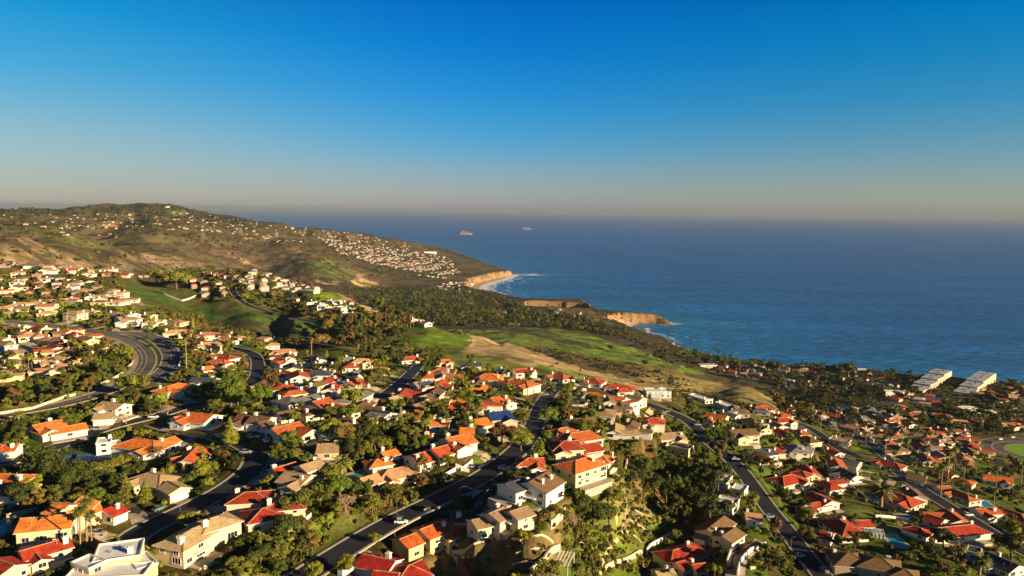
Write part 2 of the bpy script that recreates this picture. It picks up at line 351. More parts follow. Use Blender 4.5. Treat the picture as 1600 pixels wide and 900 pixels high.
# ================================================================ land cover: outlines read in the photograph, laid on the ground as world polygons
COVER = [
 ((.105,.125,.018), 5, [(880,830),(905,790),(950,765),(1000,770),(1065,830),(1050,850),(1000,880),(900,890)]), # colour, soften (m), polygon
 ((.105,.082,.040), 60, [(0,340),(200,328),(260,322),(330,340),(500,362),(650,380),(800,425),(740,455),(600,450),(400,425),(200,410),(0,400)]),
 ((.150,.105,.060), 40, [(250,372),(420,385),(560,425),(640,450),(400,425),(320,405),(260,395)]),
 ((.100,.105,.035), 30, [(0,352),(70,352),(110,362),(200,384),(235,391),(150,394),(90,382),(30,364),(0,362)]),
 ((.090,.100,.035), 30, [(165,380),(190,364),(250,366),(310,386),(260,384)]),
 ((.270,.185,.110), 25, [(0,368),(40,371),(90,392),(140,412),(165,421),(0,418)]),
 ((.150,.115,.060), 16, [(48,375),(70,382),(160,412),(150,415),(90,392)]),
 ((.250,.180,.110), 25, [(165,407),(220,393),(290,403),(330,417),(170,422)]),
 ((.045,.042,.028), 20, [(148,397),(175,389),(205,390),(190,402),(165,410),(150,408)]),
 ((.10,.14,.028), 20, [(468,414),(500,406),(530,412),(565,432),(540,440),(490,430)]),
 ((.10,.13,.03), 15, [(248,331),(285,330),(298,336),(275,340),(255,338)]),
 ((.42,.235,.10), 14, [(172,346),(186,348),(192,356),(170,356)]),
 ((.50,.30,.12), 12, [(452,379),(468,382),(485,396),(478,400),(458,396)]),
 ((.48,.30,.14), 12, [(355,400),(380,404),(402,414),(398,419),(372,410)]),
 ((.58,.40,.18), 10, [(556,441),(575,434),(600,440),(604,447),(560,448)]),
 ((.45,.33,.20), 10, [(500,438),(528,440),(526,444),(500,443)]),
 ((.42,.33,.22), 10, [(562,427),(577,430),(572,437),(560,434)]),
 ((.065,.062,.025), 40, [(540,450),(760,456),(830,474),(960,486),(1000,530),(900,520),(820,515),(720,512),(650,510),(570,470)]),
 ((.080,.105,.040), 25, [(545,456),(620,457),(700,461),(650,470),(575,470)]),
 ((.17,.115,.055), 14, [(830,470),(910,470),(935,490),(960,508),(925,500),(880,490),(860,480)]),
 ((.36,.25,.14), 8, [(805,470),(820,472),(815,480),(803,480)]),
 ((.34,.24,.14), 7, [(858,478),(872,482),(877,488),(862,485)]),
 ((.085,.070,.030), 10, [(945,487),(1010,488),(1020,495),(985,500),(955,503)]),
 ((.125,.095,.040), 22, [(740,525),(860,540),(950,560),(1060,582),(1100,600),(1060,612),(960,590),(860,560),(780,540)]),
 ((.21,.165,.06), 20, [(1000,592),(1080,590),(1180,605),(1250,650),(1200,650),(1140,632),(1060,618),(1000,604)]),
 ((.36,.255,.125), 9, [(728,520),(760,527),(820,543),(900,572),(960,588),(1020,602),(1040,616),(1000,616),(940,600),(880,584),(850,570),(800,578),(770,570),(735,562),(722,550),(738,540)]),
 ((.16,.185,.03), 8, [(700,556),(745,552),(800,566),(830,576),(760,580),(700,572)]),
 ((.14,.17,.03), 8, [(835,570),(890,578),(960,596),(940,604),(880,588)]),
 ((.095,.160,.012), 6, [(618,537),(645,523),(700,519),(735,526),(739,536),(700,553),(660,554),(625,546)]),
 ((.13,.20,.018), 8, [(690,515),(760,515),(810,519),(862,531),(832,543),(790,534),(750,524)]),
 ((.065,.095,.022), 7, [(818,502),(850,509),(884,527),(872,531),(828,518)]),
 ((.13,.20,.018), 8, [(848,510),(900,519),(962,535),(1045,557),(1000,556),(938,545),(882,528)]),
 ((.12,.19,.016), 8, [(838,531),(880,536),(960,551),(1030,560),(1050,569),(1022,572),(950,561),(868,548)]),
 ((.12,.19,.016), 6, [(1066,572),(1102,578),(1099,585),(1058,581)]),
 ((.10,.14,.030), 6, [(1060,544),(1102,551),(1095,558),(1064,555)]),
 ((.045,.085,.014), 9, [(160,438),(230,450),(300,472),(370,484),(440,498),(540,520),(560,540),(520,545),(430,526),(370,517),(310,502),(240,468),(200,455)]),
 ((.050,.048,.020), 9, [(255,488),(330,500),(430,508),(500,525),(480,545),(400,543),(300,515)]),
 ((.130,.120,.035), 9, [(150,478),(200,462),(250,485),(290,512),(240,512),(160,495)]),
 ((.15,.21,.018), 7, [(468,461),(518,456),(530,464),(560,480),(520,477)]),
 ((.36,.26,.125), 6, [(520,454),(533,455),(565,470),(602,488),(575,488),(545,474)]),
 ((.11,.15,.015), 5, [(520,530),(545,524),(620,545),(640,553),(600,556),(550,540)]),
 ((.20,.20,.030), 6, [(340,900),(365,850),(420,800),(480,815),(500,835),(470,870),(420,915)]),
 ((.085,.125,.014), 4, [(490,835),(540,800),(590,815),(540,845),(470,880)]),
 ((.17,.14,.055), 5, [(935,800),(955,780),(985,762),(1035,808),(1045,820),(1000,832),(955,822)]),
 ((.24,.19,.10), 3, [(972,812),(995,800),(1007,806),(990,818)]),
 ((.085,.135,.016), 3, [(1002,823),(1035,812),(1060,828),(1030,846),(1010,838)]),
 ((.095,.130,.018), 4, [(900,845),(930,835),(995,858),(985,870),(940,882),(905,870)]),
 ((.15,.11,.045), 4, [(640,875),(720,850),(800,850),(870,830),(900,860),(850,900),(700,905)]),
 ((.24,.17,.07), 4, [(690,850),(780,835),(760,850),(700,865)]),
 ((.17,.15,.04), 6, [(0,545),(60,600),(150,560),(210,570),(180,600),(100,625),(0,645)]),
 ((.085,.110,.020), 4, [(1308,780),(1365,780),(1375,808),(1330,806)]),
 ((.13,.14,.030), 3, [(1365,815),(1412,820),(1405,838),(1375,832)]),
 ((.20,.17,.05), 3, [(1555,815),(1600,830),(1600,850),(1545,830)]),
 ((.09,.14,.02), 5, [(1565,596),(1640,600),(1640,606),(1575,603)]),
]
wx = GX + (fbm(GX / 14, GY / 14, 3, 3) - .5) * 16 * sstep(200, 900, GD) + (fbm(GX / 90, GY / 90, 4, 3) - .5) * 90 * sstep(1300, 3000, GD)
wy = GY + (fbm(GX / 14, GY / 14, 6, 3) - .5) * 22 * sstep(200, 900, GD) + (fbm(GX / 90, GY / 90, 8, 3) - .5) * 160 * sstep(1300, 3000, GD)
n1 = fbm(GX / 9, GY / 9, 51, 3)[..., None]; n2 = fbm(GX / 22, GY / 22, 52, 3)[..., None]
lawn = np.array([.080, .125, .012]); dirt = np.array([.22, .14, .06]); scrub = np.array([.075, .065, .016])
CC = scrub + (dirt - scrub) * sstep(.52, .66, n1) * .8; CC = CC + (lawn - CC) * sstep(.46, .52, n2) * .9
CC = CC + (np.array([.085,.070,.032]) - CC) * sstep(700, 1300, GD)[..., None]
for c, soft, poly in COVER:
    wp = []
    for i in range(len(poly)):                                  # densify the outline so that it follows the ground
        a, b = poly[i], poly[(i + 1) % len(poly)]
        for k in range(3): wp.append(hit(a[0] + (b[0] - a[0]) * k / 3, a[1] + (b[1] - a[1]) * k / 3)[:2])
    wpa = np.array(wp); m = (GX > wpa[:, 0].min() - 3 * soft) & (GX < wpa[:, 0].max() + 3 * soft) & (GY > wpa[:, 1].min() - 3 * soft) & (GY < wpa[:, 1].max() + 3 * soft)
    k = np.where(m)
    if len(k[0]) == 0: continue
    ins = in_poly(wx[k], wy[k], wp); sd, _ = seg_dist(wx[k], wy[k], wp + [wp[0]])
    a = sstep(-soft * .5, soft * .5, np.where(ins, sd, -sd))[:, None] * .93
    cc = np.array(c) + (np.array([.085, .072, .026]) - np.array(c)) * (sstep(.53, .64, fbm(GX[k] / 13 * (1 if soft < 12 else .35), GY[k] / 13 * (1 if soft < 12 else .35), 91, 4)) * .6)[:, None]
    tone = (.45 + 1.1 * n1[k]) * (.8 + .4 * n2[k])
    CC[k] = CC[k] * (1 - a) + cc * 1.3 * tone * a
# brush patches over the open hills
open_ = sstep(900, 1400, GD)[..., None]
br = (sstep(.54, .62, fbm(GX / 55, GY / 55, 61, 4)) * .65)[..., None] * open_
CC = CC * (1 - br) + np.array([.050, .044, .022]) * br
tn = (sstep(.58, .68, fbm(GX / 130, GY / 130, 63, 4)) * .45 * sstep(2000, 3000, GD))[..., None]
CC = CC * (1 - tn) + np.array([.23, .16, .09]) * tn
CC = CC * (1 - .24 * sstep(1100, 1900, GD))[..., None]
# bare rock on the sea cliffs, sand at their foot
gz0 = np.gradient(Z, axis=0) / np.gradient(np.hypot(GX, GY), axis=0); steep = np.abs(np.gradient(Z, axis=1) / (GD * (AZ[1] - AZ[0]))) + np.abs(gz0)
nearc = (s > 0) & (s < 150)
ck = (sstep(.45, .8, steep) * nearc)[..., None] * (.55 + .45 * sstep(.35, .6, fbm(GX / 16, GY / 16, 71, 3)))[..., None]
rock = np.array([.33, .20, .10]) * (.4 + .75 * fbm(GX / 12, GY / 12, 72, 3) + .5 * vnoise(Z / 3.2, GX / 300, 73))[..., None]
CC = CC * (1 - ck) + rock * ck
sand = ((s > -20) & (s < bw + 3) & (bw > 6))[..., None] * 1.0
CC = CC * (1 - sand) + np.array([.38, .27, .18]) * sand

# ---------------------------------------------------------------- ground material
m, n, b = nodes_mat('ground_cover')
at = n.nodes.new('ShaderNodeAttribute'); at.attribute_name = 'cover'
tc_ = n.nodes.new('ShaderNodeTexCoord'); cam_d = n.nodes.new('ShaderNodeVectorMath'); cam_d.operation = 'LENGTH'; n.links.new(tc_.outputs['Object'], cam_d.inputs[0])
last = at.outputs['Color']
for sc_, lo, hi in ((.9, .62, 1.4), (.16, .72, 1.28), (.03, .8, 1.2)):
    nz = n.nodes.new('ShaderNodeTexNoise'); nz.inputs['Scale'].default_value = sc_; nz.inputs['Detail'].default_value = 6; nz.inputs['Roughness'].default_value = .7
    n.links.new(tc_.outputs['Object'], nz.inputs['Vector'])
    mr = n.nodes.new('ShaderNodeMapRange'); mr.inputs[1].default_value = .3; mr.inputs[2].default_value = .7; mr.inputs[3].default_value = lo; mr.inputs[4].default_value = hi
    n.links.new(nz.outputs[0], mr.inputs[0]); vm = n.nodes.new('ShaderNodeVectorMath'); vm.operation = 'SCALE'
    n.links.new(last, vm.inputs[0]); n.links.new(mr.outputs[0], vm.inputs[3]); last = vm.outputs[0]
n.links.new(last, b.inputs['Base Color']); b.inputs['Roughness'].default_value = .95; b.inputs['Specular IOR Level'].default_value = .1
bp = n.nodes.new('ShaderNodeBump'); bp.inputs['Strength'].default_value = .9; bp.inputs['Distance'].default_value = 1.2
nb = n.nodes.new('ShaderNodeTexNoise'); nb.inputs['Scale'].default_value = .5; nb.inputs['Detail'].default_value = 8; nb.inputs['Roughness'].default_value = .75
n.links.new(tc_.outputs['Object'], nb.inputs['Vector']); n.links.new(nb.outputs[0], bp.inputs['Height']); n.links.new(bp.outputs[0], b.inputs['Normal'])
M_GROUND = m
def grid_faces(ni, nj):
    i, j = np.meshgrid(np.arange(ni - 1), np.arange(nj - 1), indexing='ij'); a = (i * nj + j).ravel()
    return np.stack([a, a + 1, a + nj + 1, a + nj], 1)
def build_ground():
    V = np.stack([GX, GY, Z], -1).reshape(-1, 3); F = grid_faces(len(LD), NA)
    zq = Z.ravel()[F]; F = F[(zq > -11.5).any(1)]; F = F[:, ::-1]
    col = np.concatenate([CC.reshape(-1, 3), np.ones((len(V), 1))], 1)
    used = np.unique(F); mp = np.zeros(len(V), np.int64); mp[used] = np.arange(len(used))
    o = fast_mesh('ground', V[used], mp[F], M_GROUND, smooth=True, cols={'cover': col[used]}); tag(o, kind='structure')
# ---------------------------------------------------------------- sea
def build_sea():
    az = np.linspace(-1.3, 1.35, 700); ld = np.linspace(math.log(500), math.log(90000), 520)
    A2, L2 = np.meshgrid(az, ld); X = np.sin(A2) * np.exp(L2); Y = np.cos(A2) * np.exp(L2)
    d, prm = seg_dist(X, Y, coast_line[:len(coast_line) - 1]); ins = in_poly(X, Y, LAND); d = np.where(ins, 0, d)
    surf = np.interp(prm, np.arange(len(cbw)), np.clip((cbw - 3) / 14, .15, 1.0))      # beaches break more surf than cliff feet
    foam = np.clip(1 - d / (16 + 60 * surf), 0, 1) * (.45 + .55 * surf)
    jd = d + (fbm(X / 70, Y / 70, 95, 3) - .5) * 50
    foam = np.maximum(foam, .62 * surf * np.maximum(np.exp(-((jd - 62) / 12) ** 2), .85 * np.exp(-((jd - 112) / 10) ** 2)) * (surf > .35) * (Y < 4200))
    tip = at_z(1022, 505, 0); tip2 = at_z(808, 429, 0)
    for t, rx in ((tip, 75), (tip2, 140)):
        foam = np.maximum(foam, .66 * np.clip(1 - np.hypot((X - t[0] - rx * .5) / 1.1, (Y - t[1])) / rx, 0, 1))
    shal = np.exp(-d / 260)
    V = np.stack([X, Y, 0 * X], -1).reshape(-1, 3); F = grid_faces(520, 700)[:, ::-1]
    c = np.stack([foam, shal, 0 * foam, 1 + 0 * foam], -1).reshape(-1, 4)
    m, n, b = nodes_mat('sea_water')
    at = n.nodes.new('ShaderNodeAttribute'); at.attribute_name = 'shore'; sp = n.nodes.new('ShaderNodeSeparateColor'); n.links.new(at.outputs['Color'], sp.inputs[0])
    tc = n.nodes.new('ShaderNodeTexCoord')
    # foam breaks up with noise
    nz = n.nodes.new('ShaderNodeTexNoise'); nz.inputs['Scale'].default_value = .035; nz.inputs['Detail'].default_value = 8; nz.inputs['Roughness'].default_value = .7; n.links.new(tc.outputs['Object'], nz.inputs['Vector'])
    ad = n.nodes.new('ShaderNodeMath'); ad.operation = 'ADD'; n.links.new(sp.outputs[0], ad.inputs[0]); n.links.new(nz.outputs[0], ad.inputs[1])
    fm = n.nodes.new('ShaderNodeMapRange'); fm.inputs[1].default_value = .86; fm.inputs[2].default_value = 1.12; n.links.new(ad.outputs[0], fm.inputs[0])
    mx = n.nodes.new('ShaderNodeMix'); mx.data_type = 'RGBA'; mx.inputs[6].default_value = (.006, .078, .270, 1); mx.inputs[7].default_value = (.012, .14, .31, 1); n.links.new(sp.outputs[1], mx.inputs[0])
    # broad wind lanes in the water's tone
    mp = n.nodes.new('ShaderNodeMapping'); mp.inputs['Scale'].default_value = (.0016, .006, 1); mp.inputs['Rotation'].default_value = (0, 0, R(20)); n.links.new(tc.outputs['Object'], mp.inputs[0])
    n3 = n.nodes.new('ShaderNodeTexNoise'); n3.inputs['Scale'].default_value = 1; n3.inputs['Detail'].default_value = 6; n3.inputs['Roughness'].default_value = .62; n.links.new(mp.outputs[0], n3.inputs['Vector'])
    mr = n.nodes.new('ShaderNodeMapRange'); mr.inputs[1].default_value = .3; mr.inputs[2].default_value = .7; mr.inputs[3].default_value = .7; mr.inputs[4].default_value = 1.35; n.links.new(n3.outputs[0], mr.inputs[0])
    sc = n.nodes.new('ShaderNodeVectorMath'); sc.operation = 'SCALE'; n.links.new(mx.outputs[2], sc.inputs[0]); n.links.new(mr.outputs[0], sc.inputs[3])
    mpc = n.nodes.new('ShaderNodeMapping'); mpc.inputs['Scale'].default_value = (.028, .080, 1); mpc.inputs['Rotation'].default_value = (0, 0, R(28)); n.links.new(tc.outputs['Object'], mpc.inputs[0])
    n5 = n.nodes.new('ShaderNodeTexNoise'); n5.inputs['Scale'].default_value = 1; n5.inputs['Detail'].default_value = 7; n5.inputs['Roughness'].default_value = .7; n.links.new(mpc.outputs[0], n5.inputs['Vector'])
    mr5 = n.nodes.new('ShaderNodeMapRange'); mr5.inputs[1].default_value = .32; mr5.inputs[2].default_value = .68; mr5.inputs[3].default_value = .15; mr5.inputs[4].default_value = 2.2; n.links.new(n5.outputs[0], mr5.inputs[0])
    sc5 = n.nodes.new('ShaderNodeVectorMath'); sc5.operation = 'SCALE'; n.links.new(sc.outputs[0], sc5.inputs[0]); n.links.new(mr5.outputs[0], sc5.inputs[3]); sc = sc5
    m3 = n.nodes.new('ShaderNodeMix'); m3.data_type = 'RGBA'; m3.inputs[7].default_value = (.75, .76, .78, 1); n.links.new(fm.outputs[0], m3.inputs[0]); n.links.new(sc.outputs[0], m3.inputs[6])
    n.links.new(m3.outputs[2], b.inputs['Base Color']); b.inputs['Roughness'].default_value = .35; b.inputs['Specular IOR Level'].default_value = .14
    # waves: swell and chop
    mp2 = n.nodes.new('ShaderNodeMapping'); mp2.inputs['Scale'].default_value = (.010, .030, 1); mp2.inputs['Rotation'].default_value = (0, 0, R(28)); n.links.new(tc.outputs['Object'], mp2.inputs[0])
    n4 = n.nodes.new('ShaderNodeTexNoise'); n4.inputs['Scale'].default_value = 1; n4.inputs['Detail'].default_value = 8; n4.inputs['Roughness'].default_value = .68; n.links.new(mp2.outputs[0], n4.inputs['Vector'])
    bp = n.nodes.new('ShaderNodeBump'); bp.inputs['Strength'].default_value = .8; bp.inputs['Distance'].default_value = 16.0; n.links.new(n4.outputs[0], bp.inputs['Height']); n.links.new(bp.outputs[0], b.inputs['Normal'])
    o = fast_mesh('sea', V, F, m, cols={'shore': c}); tag(o, kind='structure')
# ================================================================ shared materials for things
ROOFM = {
 'orange': mat('roof_orange_tile', (.48, .115, .028), .8, .34, .5, .5, .2, c2=(.58, .14, .03), obj_var=.22),
 'red': mat('roof_red_tile', (.29, .040, .022), .8, .34, .5, .5, .2, c2=(.42, .05, .016), obj_var=.22),
 'brick': mat('roof_brick_tile', (.38, .075, .026), .8, .25, .5, .5, .2, obj_var=.22),
 'pink': mat('roof_pale_clay_tile', (.44, .22, .13), .85, .25, .5, .5, .2, obj_var=.22),
 'tan': mat('roof_tan_tile', (.36, .25, .14), .85, .2, .5, .5, .2, obj_var=.22),
 'brown': mat('roof_brown_shingle', (.17, .10, .055), .9, .25, .6, .5, .1, obj_var=.22),
 'grey': mat('roof_grey_shingle', (.17, .165, .17), .9, .2, .6, .5, .1, obj_var=.22),
 'slate': mat('roof_dark_slate', (.055, .060, .085), .85, .25, .6, .4, .2, obj_var=.22),
 'blue': mat('roof_blue_solar', (.020, .050, .20), .35, .3, .4, .1, .5),
 'white': mat('roof_white_membrane', (.66, .68, .72), .8, .08, .3, .1, .2),
}
WALLM = {
 'white': mat('stucco_white', (.66, .62, .55), .9, .09, .4, .15, .2, obj_var=.10),
 'cream': mat('stucco_cream', (.62, .50, .34), .9, .08, .4, .15, .2, obj_var=.10),
 'yellow': mat('stucco_yellow', (.64, .48, .25), .9, .08, .4, .15, .2, obj_var=.10),
 'tan': mat('stucco_tan', (.52, .40, .27), .9, .1, .4, .15, .2, obj_var=.10),
 'stone': mat('stone_wall_cladding', (.33, .26, .19), .9, .3, 1.5, .4, .2),
 'pinkwall': mat('stucco_pale_pink', (.66, .50, .40), .9, .1, .4, .15, .2, obj_var=.10),
}
M_FASCIA = mat('eave_board', (.62, .55, .46), .7, .08, 1)
M_FRAME = mat('window_frame_paint', (.70, .68, .64), .5, .05, 2)
M_GLASS = mat('window_glass', (.018, .024, .034), .12, .2, .6, 0, .6)
M_GARAGE = mat('garage_door_paint', (.66, .64, .60), .6, .08, 2)
M_DOOR = mat('door_wood', (.16, .07, .035), .6, .2, 2)
M_CHIM = mat('chimney_stucco', (.74, .70, .62), .9, .1, .6, .1)
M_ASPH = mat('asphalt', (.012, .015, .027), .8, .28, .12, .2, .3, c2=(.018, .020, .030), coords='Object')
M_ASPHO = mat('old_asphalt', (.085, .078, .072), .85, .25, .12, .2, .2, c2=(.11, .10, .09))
M_FARW = mat('far_walls', (.44, .39, .34), .9, .2, .2); M_FARW2 = mat('far_walls_tan', (.27, .20, .15), .9, .2, .2); M_BLKROOF = mat('pale_gravel_roof', (.34, .36, .40), .85, .12, .15); M_SHIP = mat('ship_paint_pinkish', (.27, .21, .21), .7, .1, .1)
M_CONC = mat('concrete_paving', (.33, .30, .26), .85, .14, .25, .15, .3)
M_LINE = mat('road_paint', (.62, .60, .50), .7, .1, 1)
M_PAVER = mat('driveway_paving', (.40, .34, .27), .85, .18, .5, .2, .2)
M_WALLG = mat('garden_wall_render', (.47, .40, .30), .9, .1, .5, .1)
M_WATER = mat('pool_water', (.03, .26, .36), .06, .1, .6, .15, .5)
M_BLUECOVER = mat('pool_cover_blue', (.02, .10, .42), .4, .1, .6, .05, .4)
M_TRUNK = mat('tree_bark', (.15, .105, .065), .9, .25, 2.5, .4, .1)
M_PTRUNK = mat('palm_bark', (.27, .19, .12), .9, .2, 2.5, .4, .1)
M_BLACK = mat('tyre_rubber', (.012, .012, .012), .8, .1, 3)
M_METAL = mat('galvanised_metal', (.42, .42, .42), .4, .1, 2, 0, .5, .6)
M_POLE = mat('utility_pole_wood', (.46, .36, .26), .85, .15, 2)
def leafmat(nm, c, c2, ov=.28):
    m = mat(nm, c, .75, .45, .55, 0, .25, c2=c2, obj_var=ov); b = m.node_tree.nodes['Principled BSDF']
    try: b.inputs['Subsurface Weight'].default_value = 0.0
    except Exception: pass
    return m
LEAF = {'dark': leafmat('leaves_dark_green', (.030, .044, .008), (.050, .066, .010)),
 'green': leafmat('leaves_green', (.065, .088, .010), (.10, .125, .012)),
 'olive': leafmat('leaves_olive', (.082, .088, .012), (.13, .130, .016)),
 'bright': leafmat('leaves_yellow_green', (.125, .145, .012), (.19, .195, .016)),
 'brown': leafmat('leaves_russet', (.105, .066, .018), (.16, .10, .022)),
 'bare': leafmat('twigs_pale', (.24, .165, .10), (.32, .23, .15)),
 'palm': leafmat('palm_fronds', (.090, .100, .018), (.160, .155, .030))}
# ---------------------------------------------------------------- house parts
def box_vf(c, ax, L, W, z0, z1):
    ay = np.array([-ax[1], ax[0]]); V = []
    for z in (z0, z1):
        for a, b in ((-1, -1), (1, -1), (1, 1), (-1, 1)):
            p = np.array(c[:2]) + np.array(ax) * a * L / 2 + ay * b * W / 2; V.append((p[0], p[1], z))
    return V, [(3, 2, 1, 0), (4, 5, 6, 7), (0, 1, 5, 4), (1, 2, 6, 5), (2, 3, 7, 6), (3, 0, 4, 7)]
class Bld:
    def __init__(s): s.V = []; s.F = []; s.m = []
    def add(s, V, F, mi=0):
        o = len(s.V); s.V += [tuple(v) for v in V]; s.F += [tuple(i + o for i in f) for f in F]
        s.m += (mi if isinstance(mi, list) else [mi] * len(F))
    def box(s, c, ax, L, W, z0, z1, mi=0): s.add(*box_vf(c, ax, L, W, z0, z1), mi)
    def bar(s, a, b, w, mi=0, h=None):
        a = Vector(a); b = Vector(b); d = (b - a)
        if d.length < 1e-4: return
        d.normalize(); up = Vector((0, 0, 1)) if abs(d.z) < .95 else Vector((1, 0, 0)); x = d.cross(up).normalized(); y = x.cross(d); h = h or w
        V = [p + x * i * w / 2 + y * j * h / 2 for p in (a, b) for i, j in ((-1, -1), (1, -1), (1, 1), (-1, 1))]
        s.add(V, [(3, 2, 1, 0), (4, 5, 6, 7), (0, 1, 5, 4), (1, 2, 6, 5), (2, 3, 7, 6), (3, 0, 4, 7)], mi)
    def tube(s, pts, rad, n=7, mi=0):
        o = len(s.V); pts = [Vector(p) for p in pts]
        for i, p in enumerate(pts):
            d = (pts[min(i + 1, len(pts) - 1)] - pts[max(i - 1, 0)]).normalized(); up = Vector((0, 0, 1)) if abs(d.z) < .9 else Vector((1, 0, 0))
            x = d.cross(up).normalized(); y = x.cross(d); r = rad[i] if isinstance(rad, (list, tuple)) else rad
            for k in range(n): a = 2 * math.pi * k / n; s.V.append(tuple(p + x * math.cos(a) * r + y * math.sin(a) * r))
        for i in range(len(pts) - 1):
            for k in range(n):
                s.F.append((o + i * n + k, o + i * n + (k + 1) % n, o + (i + 1) * n + (k + 1) % n, o + (i + 1) * n + k)); s.m.append(mi)
        s.F.append(tuple(o + (len(pts) - 1) * n + k for k in range(n))); s.m.append(mi); s.F.append(tuple(o + n - 1 - k for k in range(n))); s.m.append(mi)
    def build(s, name, mats, parent=None, smooth=False, origin=None):
        V = s.V
        if origin is not None: V = [(x - origin[0], y - origin[1], z - origin[2]) for x, y, z in V]
        return mesh_obj(name, V, s.F, mats, parent, s.m, smooth)
def empty(name, loc, rz=0):
    o = bpy.data.objects.new(name, None); COL.objects.link(o); o.location = loc; o.rotation_euler = (0, 0, rz); o.empty_display_size = 1; return o
SL = .34
def wing_geo(wg, wall, roof, caps, O):
    """adds one wing (in coordinates relative to O) to the wall, roof and ridge-cap builders"""
    c = np.array(wg['c']) - O[:2]; ax = np.array(wg['ax']); ay = np.array([-ax[1], ax[0]]); L, W, h, t = wg['L'], wg['W'], wg['h'], wg['t']; z0 = wg['z'] - O[2]; ze = z0 + h
    P2 = lambda a, b, z: (c[0] + ax[0] * a + ay[0] * b, c[1] + ax[1] * a + ay[1] * b, z)
    wall.box(c, ax, L, W, z0 - 4.0, ze)
    ov = .65; th = .24
    if t == 'f':
        roof.box(c, ax, L - .3, W - .3, ze, ze + .12, 0)
        for a, b, l, w_ in ((0, W / 2, L + .3, .35), (0, -W / 2, L + .3, .35), (L / 2, 0, .35, W - .36), (-L / 2, 0, .35, W - .36)):
            q = P2(a, b, 0); roof.box(q, ax, l, w_, ze - .15, ze + .55, 1)
        return
    rise = W / 2 * SL; zr = ze + rise
    if t == 'g':
        wall.add([P2(-L / 2, -W / 2, ze), P2(-L / 2, W / 2, ze), P2(-L / 2, 0, zr), P2(L / 2, -W / 2, ze), P2(L / 2, W / 2, ze), P2(L / 2, 0, zr)], [(0, 2, 1), (3, 4, 5)])
        e = W / 2 + ov; zz = ze - ov * SL + .14; X = L / 2 + ov * .8; zr += .14
        prof_ = [(-e, zz), (0, zr), (e, zz), (e, zz - th), (0, zr - th), (-e, zz - th)]
        V = [P2(x, b, z) for x in (-X, X) for b, z in prof_]
        roof.add(V, [(1, 0, 6, 7), (2, 1, 7, 8), (3, 2, 8, 9), (4, 3, 9, 10), (5, 4, 10, 11), (0, 5, 11, 6), (0, 1, 4, 5), (1, 2, 3, 4), (6, 11, 10, 7), (7, 10, 9, 8)], [0, 0, 1, 1, 1, 1, 1, 1, 1, 1])
        if caps is not None: caps.bar(P2(-X, 0, zr + .06), P2(X, 0, zr + .06), .42, 0, .16)
    else:
        e = W / 2 + ov; X = L / 2 + ov; zz = ze - ov * SL + .14; zr += .14; rl = max(L / 2 - W / 2, .3) if L >= W else .3
        V = [P2(-X, -e, zz), P2(X, -e, zz), P2(X, e, zz), P2(-X, e, zz), P2(-rl, 0, zr), P2(rl, 0, zr), P2(-X, -e, zz - th), P2(X, -e, zz - th), P2(X, e, zz - th), P2(-X, e, zz - th)]
        roof.add(V, [(0, 1, 5, 4), (1, 2, 5), (2, 3, 4, 5), (3, 0, 4), (6, 7, 1, 0), (7, 8, 2, 1), (8, 9, 3, 2), (9, 6, 0, 3), (9, 8, 7, 6)], [0, 0, 0, 0, 1, 1, 1, 1, 1])
        if caps is not None:
            up = lambda p: (p[0], p[1], p[2] + .05)
            caps.bar(up(V[4]), up(V[5]), .42, 0, .16)
            for i, j in ((0, 4), (3, 4), (1, 5), (2, 5)): caps.bar(up(V[i]), up(V[j]), .36, 0, .14)
def unit_window(w, h, mull):
    f = Bld(); fr = .09
    for a, b, c_, d in ((-w / 2, -w / 2 + fr, 0, h), (w / 2 - fr, w / 2, 0, h), (-w / 2 + fr, w / 2 - fr, 0, fr), (-w / 2 + fr, w / 2 - fr, h - fr, h)):
        f.box(((a + b) / 2, -.05), (1, 0), b - a, .16, c_, d)
    for k in range(1, mull): f.box((-w / 2 + w * k / mull, -.05), (1, 0), .06, .10, fr, h - fr)
    f.box((0, -.11), (1, 0), w + .2, .16, -.10, -.002)
    me = f.build('window', M_FRAME); fm = me.data; bpy.data.objects.remove(me)
    g = Bld(); g.box((0, -.035), (1, 0), w - 2 * fr, .03, fr, h - fr); go = g.build('pane', M_GLASS); gm = go.data; bpy.data.objects.remove(go)
    # a single-piece version for houses further away
    s_ = Bld(); s_.V = []; s_.box((0, -.05), (1, 0), w, .12, 0, h, 0); s_.box((0, -.09), (1, 0), w - .24, .12, .12, h - .12, 1); so_ = s_.build('window', [M_FRAME, M_GLASS]); sm = so_.data; bpy.data.objects.remove(so_)
    return fm, gm, sm
WIN = {'s': (1.3, unit_window(1.3, 1.25, 1)), 'm': (2.0, unit_window(2.0, 1.4, 2)), 'l': (3.2, unit_window(3.2, 1.9, 3))}
def unit_slab(name, w, h, mt, ribs=0):
    f = Bld(); f.box((0, -.05), (1, 0), w, .12, 0, h)
    for k in range(ribs): f.box((0, -.10), (1, 0), w - .2, .05, h * (k + .25) / ribs, h * (k + .75) / ribs)
    o = f.build(name, mt); me = o.data; bpy.data.objects.remove(o); return me
ME_GAR = unit_slab('garage_door', 4.9, 2.3, M_GARAGE, 4); ME_DOOR = unit_slab('door', 1.1, 2.15, M_DOOR, 2)
f = Bld(); f.box((0, 0), (1, 0), 1.1, .9, -1.5, 1.7); f.box((0, 0), (1, 0), 1.35, 1.15, 1.7, 1.95); f.box((-.25, 0), (1, 0), .3, .3, 1.95, 2.25); f.box((.25, 0), (1, 0), .3, .3, 1.95, 2.25)
o = f.build('chimney', M_CHIM); ME_CHIM = o.data; bpy.data.objects.remove(o)
